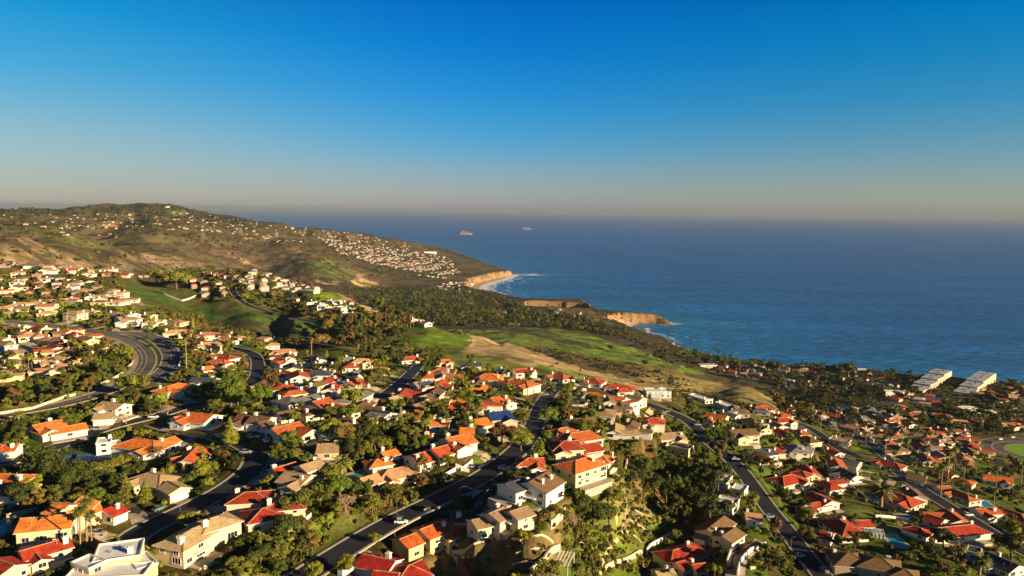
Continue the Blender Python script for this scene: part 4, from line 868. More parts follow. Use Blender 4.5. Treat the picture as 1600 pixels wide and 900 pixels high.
# ================================================================ the houses one can tell apart: label, short name, wall, roof, wings (pixel ends of the ridge, width, eave height, type), extras
HD = [
 ('large cream house with several orange tile gables beside two tall palms', 'the large cream orange-gabled house', 'cream', 'orange', [(32,811,118,803,12,5.2,'g'),(84,786,108,790,9,7.2,'g'),(100,800,128,776,11,5.6,'g'),(128,791,150,786,9,3.6,'g')], {}),
 ('red-roofed garage wing with white walls facing the bottom-left bend of the street', 'the red-roofed garage wing', 'white', 'red', [(160,797,184,787,10,3.4,'g')], {}),
 ('long low house with dark red roof at the bottom left corner', 'the long low red house', 'cream', 'red', [(30,862,108,840,8.5,3.2,'g'),(-10,872,22,884,12,3.2,'g')], {}),
 ('boxy cream mansion with flat white roofs at the bottom left edge', 'the flat white-roofed mansion', 'yellow', 'white', [(150,866,222,856,12,8,'f'),(128,884,150,874,8,6.6,'f'),(212,880,232,874,10,6,'f'),(110,896,232,890,8,4.6,'f')], {'garage':False}),
 ('cream two-storey house with hipped tan roofs and two white chimneys beside the curving street', 'the cream two-storey tan-roofed house', 'cream', 'tan', [(318,814,352,803,10.5,6.8,'h'),(276,840,306,824,11.5,6.8,'h'),(302,826,322,818,10,6.8,'g')], {'chim':2}),
 ('cream house with tan roof half hidden behind broad conifers', 'the half-hidden tan-roofed house', 'cream', 'tan', [(225,737,258,744,12,4.6,'h'),(262,752,282,762,8,4.2,'g')], {}),
 ('orange-roofed house with its gable towards the tall conifer', 'the orange house by the conifer', 'white', 'orange', [(309,697,286,720,13,3.6,'g'),(268,716,290,712,9,3.4,'g')], {}),
 ('red-roofed house with two white chimneys at the left edge, upper of two roofs', 'the left-edge red house', 'white', 'brick', [(-12,740,34,742,10,3.6,'h'),(-16,758,34,758,11,3.6,'h')], {'chim':2}),
 ('small red roof cut off by the left edge above the tennis court road', 'the small left-edge roof', 'white', 'orange', [(-8,696,30,694,9,3.4,'g')], {}),
 ('white house with bright orange hipped roof behind the tennis court', 'the orange house behind the tennis court', 'white', 'orange', [(204,684,248,690,13,3.6,'h'),(256,687,272,682,8,3.6,'g')], {}),
 ('small stepped white flat-roofed building left of the orange house behind the tennis court', 'the stepped white building', 'white', 'white', [(153,690,172,688,8,5.5,'f'),(170,694,184,692,6,3.5,'f')], {'garage':False}),
 ('long white house with orange roof and front wing under the arterial road', 'the long orange house under the arterial', 'white', 'orange', [(50,665,96,655,13,3.8,'g'),(74,671,134,661,9,3.4,'g')], {'chim':1}),
 ('white two-storey house with tan gabled roof between arterial road and side street', 'the white tan-gabled house', 'white', 'tan', [(160,627,194,631,10,5.8,'g'),(147,647,180,645,9,3.2,'g')], {}),
 ('orange-roofed house with skylight opposite the cul-de-sac', 'the skylight orange house', 'white', 'orange', [(288,643,334,648,14,3.6,'g'),(272,652,290,648,9,3.2,'g')], {}),
 ('orange-roofed house with front wing just below the big road bend', 'the orange house below the bend', 'cream', 'orange', [(256,605,284,597,11,4,'h'),(290,603,306,602,8,3.6,'h')], {}),
 ('cream gabled house with orange roof above the grey bungalow', 'the cream gabled house', 'white', 'orange', [(312,574,333,571,10,5.2,'g')], {}),
 ('white bungalow with grey roof below the cream gabled house', 'the grey bungalow', 'white', 'slate', [(300,590,338,591,9,3.4,'g')], {}),
 ('small house with red roof left of the dark street end', 'the small red street-end house', 'white', 'brick', [(344,553,362,556,9,4.5,'h')], {}),
 ('low house with red and orange roof below another red one at the street end', 'the low red and orange house', 'cream', 'orange', [(334,561,354,563,9,3.4,'h')], {}),
 ('cream two-storey block with pale clay roof beside the tall roadside trees', 'the cream roadside block', 'yellow', 'pink', [(309,536,338,534,11,6,'h')], {}),
 ('cream house with pale clay roof on the valley edge, left of its twin', 'the left valley-edge house', 'cream', 'pink', [(262,516,292,515,10,4,'h')], {}),
 ('cream house with pale clay roof on the valley edge, nearest the brush slope', 'the right valley-edge house', 'cream', 'pink', [(312,520,336,519,10,4.5,'h')], {}),
 ('pale house with tan roof on the valley edge beside the russet trees', 'the russet-tree valley house', 'yellow', 'pink', [(346,524,376,525,10,4,'h')], {}),
 ('grey-brown roofed house right of the skylight house across the street', 'the grey-brown roofed house', 'white', 'brown', [(372,648,414,651,12,3.6,'g'),(404,660,420,656,8,3.4,'g')], {}),
 ('tan flat-gabled two-storey house with white rear porch beside the leafy date palm', 'the tan two-storey house', 'cream', 'tan', [(446,736,486,743,12,5.2,'g'),(468,728,500,718,9,6.4,'g')], {'chim':2}),
 ('house with low dark red roof behind the tan two-storey house', 'the low dark red roof', 'tan', 'red', [(426,733,462,722,8,3.2,'g')], {}),
 ('red hip-roofed two-storey house with white balcony overlooking a railed pool', 'the red two-storey pool house', 'cream', 'brick', [(428,778,460,775,13,6.2,'h'),(372,770,410,768,11,5,'h'),(398,797,425,792,12,4.6,'h')], {'chim':2}),
 ('house with pale clay tile roof beside a small blue pool', 'the clay-tiled house by the pool', 'cream', 'pink', [(596,736,630,730,12,3.8,'h'),(562,748,590,740,10,3.4,'g')], {}),
 ('small house with orange tile hip just above the clay-tiled pool house', 'the small orange hip', 'white', 'orange', [(582,719,600,716,9,3.6,'h')], {}),
 ('long white house with bright orange roof and stepped white terraces by the main street', 'the long white terraced house', 'white', 'orange', [(642,712,674,704,13,4,'g'),(674,702,708,693,12,4.4,'g')], {'chim':2}),
 ('little white outbuilding with orange roof left of the long white terraced house', 'the little orange outbuilding', 'white', 'orange', [(594,707,618,701,8,3.4,'g')], {}),
 ('pale yellow two-storey house with orange tile roofs between street and dirt slope', 'the pale yellow two-storey house', 'yellow', 'orange', [(656,828,700,811,11,7.4,'g'),(624,843,650,833,10,5.6,'g'),(702,824,718,819,11,6.4,'h')], {'chim':1}),
 ('deep red hipped roof house at the bottom edge beside a pale hooped shelter', 'the deep red bottom-edge house', 'white', 'red', [(566,866,618,877,10,3.6,'g'),(628,886,652,881,11,4.2,'h'),(584,892,624,896,10,3.4,'g')], {}),
 ('half-timbered cream house with tan gabled roofs and white chimneys', 'the half-timbered cream house', 'cream', 'tan', [(764,803,792,790,10,6.6,'g'),(796,800,824,791,9,6,'g'),(738,813,760,808,9,5.6,'g')], {'chim':2}),
 ('dark brown hip-roofed wing left of the half-timbered cream house', 'the dark brown hip', 'cream', 'brown', [(720,799,742,797,11,4.6,'h')], {}),
 ('big white two-storey gabled house with one broad brown roof', 'the big white brown-roofed house', 'white', 'brown', [(826,754,857,736,15,7.2,'g')], {'chim':2,'x':0}),
 ('low dark-roofed wing on the shaded side of the big white brown-roofed house', 'the low dark-roofed wing', 'white', 'slate', [(790,756,822,746,11,5,'g')], {}),
 ('bright orange-roofed house stepping down beside the main street, topmost of its row', 'the topmost orange row house', 'white', 'orange', [(736,656,760,652,12,4,'g'),(718,668,742,668,10,3.8,'g')], {'chim':2}),
 ('orange-roofed house with two white chimneys second in the row beside the main street', 'the second orange row house', 'white', 'orange', [(696,685,734,677,13,4,'g'),(700,694,724,688,9,3.6,'g')], {'chim':2}),
 ('narrow white house with orange roof left of the orange row by the street', 'the narrow orange-roofed house', 'white', 'orange', [(672,656,703,657,8.5,3.4,'g')], {}),
 ('small white and orange house on its own among olive trees left of the row', 'the lone small orange house', 'white', 'orange', [(650,676,676,677,9,3.6,'g')], {}),
 ('tan house with roof covered in blue solar panels', 'the blue solar-roofed house', 'tan', 'blue', [(762,645,796,642,13,4,'g')], {}),
 ('orange gabled house with twin white chimneys behind the blue solar-roofed house', 'the twin-chimney orange house', 'white', 'orange', [(766,622,792,618,12,3.8,'g')], {'chim':2}),
 ('small orange shed-like house left of the twin-chimney orange house', 'the small orange shed-like house', 'white', 'orange', [(706,622,730,622,8,3.4,'g')], {}),
 ('white gabled house with grey roof standing alone among central olive trees', 'the grey-roofed central house', 'white', 'grey', [(584,639,610,645,11,4,'g')], {}),
 ('white house with long reddish roof and bright gable beside a small turquoise pool', 'the long reddish-roofed pool house', 'cream', 'brick', [(424,670,468,659,12,4,'g'),(472,667,488,672,10,4,'g')], {'chim':1}),
 ('white house with brown roof and white chimney left of the long reddish one', 'the brown-roofed chimney house', 'white', 'brown', [(392,650,424,652,11,3.6,'g')], {}),
 ('house with broad flat tan roof below the turquoise pool', 'the broad tan-roofed house', 'tan', 'tan', [(496,694,530,693,12,3.4,'g')], {}),
 ('shaded reddish house with one orange-lit gable in the dark garden centre', 'the shaded red gable house', 'tan', 'brick', [(488,628,514,621,12,3.6,'g')], {}),
 ('white two-storey house with cream tile roof at the dark valley edge', 'the white house at the valley edge', 'white', 'pink', [(426,547,456,545,10,5.4,'h')], {'chim':1}),
 ('white house with crimson roof in front of the white valley-edge house', 'the crimson-roofed house', 'white', 'brick', [(432,558,454,561,11,3.8,'g')], {}),
 ('pale small house with clay roof left of the white house at the valley edge', 'the pale clay-roofed house', 'white', 'pink', [(412,537,432,536,9,4,'h')], {}),
 ('small house with dark red roof below the long white garden wall', 'the dark red roof below the wall', 'white', 'brick', [(436,578,456,582,9,3.4,'g')], {}),
 ('house with blue-grey roof under the long white garden wall', 'the blue-grey roofed house', 'white', 'slate', [(482,579,510,579,11,3.6,'h')], {}),
 ('white and grey house with front palms below the wire-crossed trees', 'the white and grey house', 'white', 'grey', [(530,559,548,557,10,4.5,'g')], {}),
 ('cream two-storey house with tall chimney at the right end of the wire-crossed trees', 'the tall-chimney cream house', 'cream', 'pink', [(554,561,572,560,9,5,'h')], {'chim':1}),
 ('small violet-grey roofed house above the broad dark tree', 'the violet-grey roof', 'white', 'grey', [(545,581,562,578,9,3.4,'g')], {}),
 ('small clay-red house just above the broad umbrella-shaped tree', 'the clay-red house above the broad tree', 'cream', 'orange', [(582,573,598,574,9,3.4,'h')], {}),
 ('narrow reddish house left of the broad umbrella-shaped tree', 'the narrow reddish house', 'cream', 'brick', [(544,598,562,590,9,3.4,'g')], {}),
 ('red-orange hipped house right below the bright green meadow', 'the red house below the meadow', 'white', 'brick', [(630,558,652,556,11,3.8,'h')], {'chim':1}),
 ('small square house with flat clay roof above the orange palm-side house', 'the small square clay-roofed house', 'cream', 'orange', [(684,562,700,561,10,3.6,'h')], {}),
 ('white house with bright orange pyramid roof beside front palms', 'the pyramid-roofed house', 'white', 'orange', [(682,574,702,575,14,4,'h')], {}),
 ('low cream house with dark rooftop solar panels beside the sunken dark street', 'the cream solar-panel house', 'cream', 'tan', [(646,598,676,594,12,4,'g')], {'solar':True,'chim':1}),
 ('white house with long navy roof directly under the dry hillside', 'the long navy-roofed house', 'white', 'slate', [(718,567,752,567,10,4,'g')], {}),
 ('large house with broad russet hipped roof below the navy-roofed house', 'the broad russet hip', 'cream', 'orange', [(752,583,774,584,16,4,'h')], {}),
 ('small white house with bright blue panel roof beside the ridge row', 'the small blue-panel house', 'white', 'blue', [(778,576,796,577,9,3.6,'g')], {}),
 ('cream two-storey house with wide orange hip roof at the top of main street', 'the cream hip at the street top', 'cream', 'orange', [(808,592,828,596,14,5.4,'h'),(790,594,806,591,10,4.6,'h')], {'chim':1}),
 ('white house with orange roof and tall white end chimney on the ridge', 'the tall-end-chimney ridge house', 'white', 'brick', [(802,578,834,575,10,4.2,'g')], {'chim':2}),
 ('red hipped house on the ridge beside a thin white mast', 'the mast-side ridge house', 'white', 'brick', [(868,582,884,586,13,3.8,'h')], {}),
 ('red pyramid-roofed ridge house with shaded white front, beside a small dark cypress', 'the pyramid ridge house', 'white', 'brick', [(918,590,936,592,14,4,'h')], {'chim':2}),
 ('wide maroon multi-hip house, rightmost red one on the ridge', 'the wide maroon ridge house', 'white', 'red', [(952,600,984,602,12,3.8,'h'),(966,608,980,607,9,3.6,'h')], {'chim':2}),
 ('white flat-roofed house directly right of the main street behind tall trees', 'the white flat-roofed house by the street', 'white', 'white', [(886,620,918,621,12,4.6,'f')], {}),
 ('long low red-roofed house ending in white walled terraces', 'the long low red ridge house', 'white', 'orange', [(900,613,936,614,8,3.6,'g'),(938,616,978,621,9,4,'g'),(978,626,992,630,9,4.4,'f')], {'chim':1}),
 ('white blocky house with a maroon roof patch at the top of the right street', 'the white blocky house', 'white', 'white', [(1008,610,1046,610,12,5.4,'f'),(1018,616,1034,617,9,4.6,'g')], {'chim':2}),
 ('white flat house with domed chimney below the dark brush, left of two', 'the left white flat house', 'white', 'white', [(1080,616,1108,625,10,4.2,'f')], {'chim':2}),
 ('long white flat-roofed house, right of two below the brushy slope', 'the right white flat house', 'white', 'white', [(1123,628,1148,637,9,4,'f')], {}),
 ('orange-brown roofed house at the foot of the brush slope', 'the orange-brown slope-foot house', 'cream', 'orange', [(1178,635,1200,634,12,3.6,'h')], {}),
 ('pale two-storey house with plum-red roof shaded on one side beside the right street', 'the plum-roofed two-storey house', 'cream', 'brick', [(1104,645,1136,650,13,5,'g')], {'chim':2}),
 ('cream two-storey house with violet-brown roof above the pale driveway of the right street', 'the violet-brown roofed house', 'cream', 'brown', [(1140,672,1180,670,13,5.6,'g')], {'chim':1}),
 ('low white house with navy-blue roof and rectangular pool behind', 'the navy-roofed pool house', 'white', 'slate', [(1168,705,1206,700,13,4.2,'g')], {}),
 ('small vivid red hipped house in the crook of the tan driveway', 'the small vivid red hip', 'white', 'red', [(1012,652,1030,653,12,3.4,'h')], {}),
 ('tan-roofed house with pale blue flat lower roof facing the canyon', 'the tan and pale blue house', 'yellow', 'tan', [(1026,678,1066,675,12,4.4,'g'),(1048,694,1080,700,10,5.4,'f')], {'chim':1}),
 ('brown gabled house above the red cluster beside the main street', 'the brown gabled house', 'white', 'brown', [(884,656,928,652,12,4,'g')], {}),
 ('sprawling red hip-roofed house in the middle of the red cluster', 'the sprawling red cluster house', 'cream', 'brick', [(884,678,922,673,13,4.4,'h'),(868,671,888,667,9,4,'h')], {}),
 ('lowest red house of the cluster, with stepped tile roofs', 'the lowest red cluster house', 'cream', 'brick', [(872,690,896,689,12,4.4,'h'),(906,695,934,691,12,4.2,'g')], {}),
 ('cream three-level house with orange roofs and white curved terrace over the canyon', 'the cream terrace house', 'cream', 'orange', [(892,722,922,713,14,7.6,'h'),(926,708,948,712,10,5,'h'),(906,703,924,700,8,5.6,'h')], {'chim':2}),
 ('small red-roofed garage left of the cream terrace house', 'the small red garage', 'white', 'red', [(818,716,840,716,9.5,3.2,'h')], {}),
 ('white house with pale flat roofs beside the right street, uphill of two', 'the uphill white house', 'white', 'white', [(1112,743,1140,749,11,4.6,'f'),(1146,760,1166,764,9,4.6,'f')], {'chim':1}),
 ('white house with pale flat roof above the canyon, downhill of two', 'the downhill white house', 'white', 'white', [(1120,780,1150,787,12,5.2,'f')], {}),
 ('small white villa with tan tile roof attached below the right street', 'the small tan-tiled villa', 'white', 'pink', [(1164,801,1190,803,9,4.2,'g')], {}),
 ('white villa with stacked chestnut gables above a curving tan driveway', 'the chestnut-gabled villa', 'white', 'brown', [(1104,828,1132,806,12,4.8,'g'),(1128,838,1150,824,10,4.6,'g'),(1090,830,1108,836,8,4,'g')], {'chim':2}),
 ('white blocky villa with crimson roofs and white round vents at the bottom edge', 'the crimson-roofed villa', 'white', 'red', [(1044,862,1086,851,13,4.8,'h'),(1056,880,1082,872,9,4.2,'g'),(1084,882,1100,880,8,4.4,'g')], {'chim':2}),
 ('cream house with tan gable below the crimson-roofed villa', 'the bottom tan gable', 'cream', 'tan', [(1024,893,1052,889,10,4,'g')], {}),
 ('dark red hip-roofed house with white garden room, uphill of the right street', 'the dark red hip house', 'cream', 'red', [(1218,746,1242,740,14,3.8,'h'),(1246,734,1260,738,9,3.8,'h')], {}),
 ('red and orange gabled house with white garage wing beside the right street lawn', 'the gabled house with garage wing', 'white', 'brick', [(1268,768,1300,783,13,4,'g'),(1250,792,1272,790,9,3.4,'g')], {'chim':2}),
 ('deep red hip-roofed house with glass garden room and white pool terrace', 'the deep red garden-room house', 'white', 'red', [(1306,808,1330,824,15,4,'h'),(1282,829,1302,834,10,3.4,'g'),(1336,813,1360,813,9,3.8,'g')], {'chim':2}),
 ('stone-fronted house with brown tile hips and arched entrance at the bottom edge', 'the stone house with arched entrance', 'stone', 'brown', [(1312,864,1342,866,15,4.6,'h'),(1356,869,1392,876,14,4.6,'h'),(1404,888,1424,892,10,4,'h')], {'chim':2}),
 ('white house with dark navy roof above the lawns, lower of two grey ones', 'the navy-roofed lawn house', 'white', 'slate', [(1312,731,1340,743,12,3.8,'g')], {}),
 ('house with long flat grey roof behind the navy-roofed lawn house', 'the long grey flat-roofed house', 'white', 'grey', [(1300,712,1344,722,12,3.8,'g')], {'chim':1}),
 ('house with long red ridge roof beside the grey flat-roofed house', 'the long red ridge house', 'white', 'brick', [(1372,716,1406,725,11,3.6,'h')], {}),
 ('large dark red hipped house next to a broad date palm', 'the large red hip by the palm', 'cream', 'red', [(1394,768,1424,778,15,3.8,'h')], {}),
 ('long angled red-roofed house with white walls and front pool court', 'the angled red house with pool', 'white', 'red', [(1456,826,1524,819,13,3.8,'h'),(1448,803,1476,812,10,3.6,'g'),(1422,820,1446,828,9,3.6,'h')], {}),
 ('house with brick-red roofs across the far right street beside a turquoise pool', 'the brick-red house with turquoise pool', 'white', 'brick', [(1488,763,1518,775,11,3.8,'h'),(1464,760,1484,759,9,3.6,'g')], {}),
 ('long brick-red roof with second wing at the right edge', 'the right-edge red house', 'white', 'brick', [(1524,795,1558,793,10,3.6,'g'),(1566,793,1604,806,12,3.8,'h')], {}),
 ('dark grey-brown low house across the far right street', 'the grey-brown low house', 'tan', 'brown', [(1418,739,1448,745,11,3.4,'g'),(1450,749,1470,753,9,3.4,'h')], {}),
 ('house with red ridge between palms above the grey-brown low one', 'the red house between palms', 'cream', 'brick', [(1474,736,1492,742,10,3.6,'g'),(1496,746,1516,751,9,3.6,'h')], {}),
 ('long pale orange roof with white walls below the round road', 'the long roof below the round road', 'white', 'orange', [(1534,741,1582,747,12,4,'g')], {}),
 ('large dark-roofed house filling the bottom right corner', 'the dark bottom right house', 'white', 'slate', [(1540,862,1592,884,13,4,'g'),(1514,858,1530,862,8,4,'f')], {}),
 ('bright orange hipped house at the foot of the brush, upper right suburb', 'the bright orange slope house', 'white', 'orange', [(1245,628,1260,628,12,4,'h')], {}),
 ('small red-roofed house just left of the bright orange slope house', 'the small red slope house', 'white', 'brick', [(1228,636,1240,635,10,3.6,'h')], {}),
 ('white house with small crimson roof patch below the slope', 'the crimson-patch white house', 'white', 'red', [(1213,654,1232,652,11,5,'h')], {}),
 ('two-tone white and violet house beside the palm group', 'the white and violet house', 'white', 'slate', [(1240,666,1254,664,10,4,'g')], {}),
 ('long orange-roofed white house behind the row of fan palms', 'the orange house behind the fan palms', 'white', 'orange', [(1298,646,1326,652,10,3.6,'g')], {}),
 ('tan-roofed cream house right of the fan palm row', 'the tan house by the palm row', 'cream', 'pink', [(1322,662,1350,668,12,3.8,'h')], {}),
 ('tan and grey house stepping down towards the right street', 'the stepping tan and grey house', 'cream', 'tan', [(1356,676,1386,682,13,4,'g')], {}),
 ('orange-roofed white house above the far right lane', 'the orange house above the lane', 'white', 'orange', [(1398,632,1414,633,10,3.8,'h')], {}),
 ('broad orange hip behind the far red houses, nearest the blue courts', 'the broad orange hip by the courts', 'cream', 'orange', [(1394,656,1422,654,12,3.8,'h')], {}),
 ('long maroon-roofed house right of the broad orange hip', 'the long maroon house', 'tan', 'red', [(1420,646,1454,648,11,3.8,'g')], {}),
 ('white house with red hipped roof beside the round road', 'the red hip beside the round road', 'white', 'brick', [(1568,660,1592,661,12,4,'h')], {}),
 ('cream house with low flat roofs in the right street hollow', 'the cream hollow house', 'cream', 'tan', [(1298,684,1328,690,11,3.8,'f')], {}),
]
HD_EXTRA = []
# ---------------------------------------------------------------- districts filled with the smaller houses of the distance: polygon, number, wall and roof choices, phrase, length range
DIST = [
 ([(420,560),(660,575),(760,600),(820,640),(800,700),(620,655),(480,610)], 12, 'wwct', 'brick orange brown slate', 'in the central rows', (11, 15)),
 ([(1190,700),(1300,760),(1290,800),(1200,740)], 3, 'wc', 'brick brown', 'uphill of the lawns', (12, 15)),
 ([(0,412),(90,418),(175,424),(240,428),(235,436),(160,432),(90,436),(0,438)], 26, 'ww cp'.replace(' ',''), 'brick pink pink tan', 'on the far left crest', (11, 17)),
 ([(0,440),(100,440),(125,450),(60,462),(0,474)], 18, 'wwcy', 'pink brown tan brick', 'in the upper left hillside cluster', (10, 15)),
 ([(60,446),(125,448),(190,462),(198,480),(150,478),(75,480)], 22, 'wcyw', 'pink tan brown', 'in the stepped upper-left rows', (10, 14)),
 ([(0,480),(60,476),(110,492),(180,486),(190,498),(110,500),(0,496)], 10, 'wc', 'pink tan', 'along the straight arterial', (10, 14)),
 ([(268,424),(400,426),(398,440),(330,446),(270,436)], 20, 'wwwc', 'brick white pink orange', 'on the ridge behind the green valley', (11, 16)),
 ([(300,448),(352,446),(362,462),(340,468),(310,462)], 6, 'wwc', 'brick white pink', 'by the white-fenced valley corner', (10, 14)),
 ([(392,428),(455,440),(500,458),(470,464),(400,458),(372,444)], 42, 'wwwww', 'white white pink grey', 'in the white ridge cluster', (10, 15)),
 ([(455,462),(530,466),(552,480),(560,490),(520,488),(460,478)], 8, 'wwww', 'white white brick slate', 'at the ridge cluster tip', (12, 17)),
 ([(618,502),(640,496),(680,504),(668,512),(625,510)], 5, 'wwy', 'brick brick pink', 'on the knoll above the green meadow', (11, 15)),
 ([(25,512),(110,516),(165,530),(175,552),(140,574),(100,586),(40,600),(30,560),(50,540)], 22, 'yycp', 'pink pink brick tan', 'in the left townhouse loop', (11, 15)),
 ([(0,515),(22,518),(30,600),(0,605)], 5, 'wyc', 'pink tan', 'left of the townhouse loop', (11, 15)),
 ([(150,496),(250,504),(300,512),(250,512),(190,508)], 7, 'wcy', 'pink tan', 'under the brush hill', (10, 13)),
 ([(300,528),(420,530),(425,538),(345,538)], 5, 'cw', 'pink tan', 'on the near rim of the dark valley', (10, 13)),
 ([(400,585),(520,590),(560,612),(600,650),(560,690),(470,650),(415,620)], 17, 'wwct', 'brick brown grey', 'in the shaded central gardens', (11, 15)),
 ([(600,600),(700,590),(760,600),(700,640),(640,640)], 10, 'wct', 'brown grey brick', 'right of the central trees', (11, 15)),
 ([(920,625),(1000,635),(1010,680),(960,690),(940,650)], 7, 'cwt', 'brown tan', 'left of the right street', (11, 14)),
 ([(1130,640),(1200,655),(1290,700),(1330,745),(1280,755),(1230,700),(1140,660)], 15, 'wwc', 'brick brown grey', 'between right street and lawns', (12, 16)),
 ([(1260,640),(1390,645),(1500,700),(1460,735),(1370,700),(1280,665)], 32, 'wwcct', 'brick brick pink brown grey', 'in the palm-dotted suburb', (12, 16)),
 ([(1390,610),(1500,630),(1600,640),(1600,672),(1500,668),(1400,650)], 32, 'wwct', 'brick brick pink white', 'near the clifftop blocks', (12, 16)),
 ([(1530,585),(1600,602),(1600,636),(1520,622)], 12, 'wcp', 'brick brick pink', 'at the right coast', (12, 16)),
 ([(1440,670),(1520,680),(1520,735),(1450,720)], 14, 'wct', 'brown brick pink', 'left of the round road', (12, 16)),
 ([(1400,780),(1480,820),(1590,860),(1600,830),(1500,778)], 6, 'wc', 'brown brick', 'along the far right street', (12, 15)),
 ([(1120,566),(1200,572),(1390,590),(1400,606),(1300,618),(1200,598),(1110,584)], 75, 'wwct', 'grey brown white brick', 'on the wooded coastal terrace', (12, 17)),
 ([(700,452),(730,448),(735,456),(700,462)], 4, 'www', 'white white', 'on the shelf behind the far beach', (10, 14)),
 ([(1180,640),(1230,650),(1260,690),(1210,680)], 5, 'wwc', 'brick grey', 'around the bend of the right street', (12, 15)),
 ([(820,478),(960,492),(940,506),(860,498),(760,492)], 7, 'wct', 'grey brown', 'in woods behind the headlands', (12, 18)),
]
# big trees and palms one can tell apart: foot pixel, height in pixels, kind, leaf
BIGT = [(317,752,56,'conifer','bright'),(197,778,46,'conifer','olive'),(232,782,38,'conifer','olive'),(352,690,46,'conifer','bright'),(356,632,46,'broad','green'),(372,640,36,'broad','green'),
 (594,604,28,'flat','green'),(566,616,28,'broad','bright'),(520,668,34,'broad','bright'),(548,660,32,'broad','green'),(534,752,48,'datepalm','palm'),(588,802,32,'bare','bare'),(610,790,40,'broad','olive'),
 (530,878,30,'broad','bright'),(584,850,18,'broad','bright'),(490,905,30,'broad','bright'),(858,660,28,'broad','green'),(822,658,26,'broad','olive'),(814,705,34,'broad','bright'),(862,624,30,'loose','olive'),(886,640,42,'loose','olive'),(902,640,38,'loose','dark'),(930,640,28,'broad','olive'),
 (430,612,42,'loose','brown'),(408,628,34,'broad','green'),(215,620,38,'broad','olive'),(138,622,30,'loose','brown'),(235,648,20,'broad','dark'),(250,637,24,'broad','bright'),(205,650,18,'bare','bare'),(262,650,20,'bare','bare'),
 (1118,768,60,'loose','dark'),(1098,775,54,'loose','dark'),(1076,768,50,'loose','dark'),(1060,760,46,'loose','olive'),(1040,750,40,'broad','dark'),(1015,748,38,'broad','dark'),(1108,800,50,'broad','dark'),(1022,770,30,'broad','dark'),(1000,740,34,'broad','green'),
 (905,815,46,'broad','dark'),(924,820,44,'broad','dark'),(890,830,30,'bare','bare'),(935,800,34,'broad','olive'),(950,770,36,'broad','olive'),(870,770,30,'broad','dark'),
 (1376,795,46,'datepalm','palm'),(1258,815,26,'broad','bright'),(1268,838,26,'broad','olive'),(1212,845,36,'loose','brown'),(1122,728,34,'loose','brown'),(1105,704,34,'loose','dark'),
 (780,690,36,'broad','brown'),(1478,852,28,'broad','dark'),(1590,838,30,'broad','bright'),(1580,870,34,'broad','dark'),(1500,872,24,'datepalm','palm'),(700,730,20,'broad','olive'),(1190,735,30,'broad','brown'),
 (126,862,66,'fanpalm','palm'),(136,855,72,'fanpalm','palm'),(144,858,56,'fanpalm','palm'),(122,822,36,'fanpalm','palm'),(178,862,26,'datepalm','palm'),(220,862,30,'datepalm','palm'),(22,820,26,'datepalm','palm'),(112,655,18,'datepalm','palm'),(30,662,20,'datepalm','palm'),
 (64,750,50,'broad','dark'),(90,760,44,'broad','dark'),(110,768,40,'broad','dark'),(48,775,36,'broad','dark'),(150,770,34,'broad','dark'),(42,790,30,'broad','olive'),(170,742,22,'broad','brown'),(250,720,26,'bare','bare'),(262,730,24,'broad','bright'),
 (460,790,44,'broad','green'),(500,790,40,'broad','green'),(512,765,34,'broad','dark'),(560,780,32,'broad','dark'),(430,870,30,'broad','green'),(408,860,26,'broad','olive'),(540,800,34,'bare','bare'),(450,840,38,'broad','dark'),
 (513,532,44,'loose','brown'),(548,522,26,'loose','brown'),(500,545,26,'broad','brown'),(430,470,18,'broad','brown'),(276,452,30,'broad','olive'),(262,448,24,'broad','brown'),(292,446,28,'broad','dark'),(245,444,24,'broad','olive'),(382,470,12,'broad','bright'),
 (560,562,26,'fanpalm','palm'),(480,568,22,'fanpalm','palm'),(510,568,22,'fanpalm','palm'),(622,690,0.1,'shrub','green'),(657,598,22,'fanpalm','palm'),(650,600,14,'datepalm','palm'),(712,612,40,'fanpalm','palm'),(724,605,26,'fanpalm','palm'),(698,612,24,'fanpalm','palm'),
 (907,582,9,'cypress','dark'),(1150,583,24,'loose','olive'),(1125,572,18,'broad','dark'),(1104,572,16,'broad','dark'),(1210,582,18,'broad','dark'),(1325,588,22,'broad','dark'),(1296,586,16,'broad','dark'),(302,520,22,'cypress','bright'),
 (617,662,46,'fanpalm','palm'),(623,660,44,'fanpalm','palm'),
 (1453,760,48,'fanpalm','palm'),(1476,745,46,'fanpalm','palm'),(1500,760,40,'fanpalm','palm'),(1552,800,34,'fanpalm','palm'),(1400,735,31,'fanpalm','palm'),(1387,705,31,'fanpalm','palm'),(1425,712,31,'fanpalm','palm'),(1440,725,32,'fanpalm','palm'),(1490,735,34,'fanpalm','palm'),(1560,760,32,'fanpalm','palm'),(1580,770,31,'fanpalm','palm'),(1595,760,31,'fanpalm','palm'),(1530,898,34,'datepalm','palm'),(1508,905,24,'datepalm','palm'),
 (1268,658,26,'fanpalm','palm'),(1270,666,23,'fanpalm','palm'),(1282,672,29,'fanpalm','palm'),(1306,660,26,'fanpalm','palm'),(1236,664,21,'fanpalm','palm'),(1335,680,23,'fanpalm','palm'),(1352,700,24,'fanpalm','palm'),(1330,700,23,'fanpalm','palm'),(1448,700,26,'fanpalm','palm'),(1480,705,28,'fanpalm','palm'),(1302,692,21,'fanpalm','palm'),(1168,772,18,'datepalm','palm'),(1178,785,18,'datepalm','palm'),
 (1008,572,10,'broad','dark'),(1028,586,10,'broad','dark'),(954,548,10,'broad','dark')]
for k in range(16): BIGT.append((532 + k * 7.6 + (k * 37 % 5), 511 + (k * 13 % 3), 20 + (k * 7 % 5), 'fanpalm', 'palm'))
for k in range(6): BIGT.append((34 + k * 8 + (k % 2) * 3, 572 + (k * 5 % 7), 20, 'fanpalm', 'palm'))
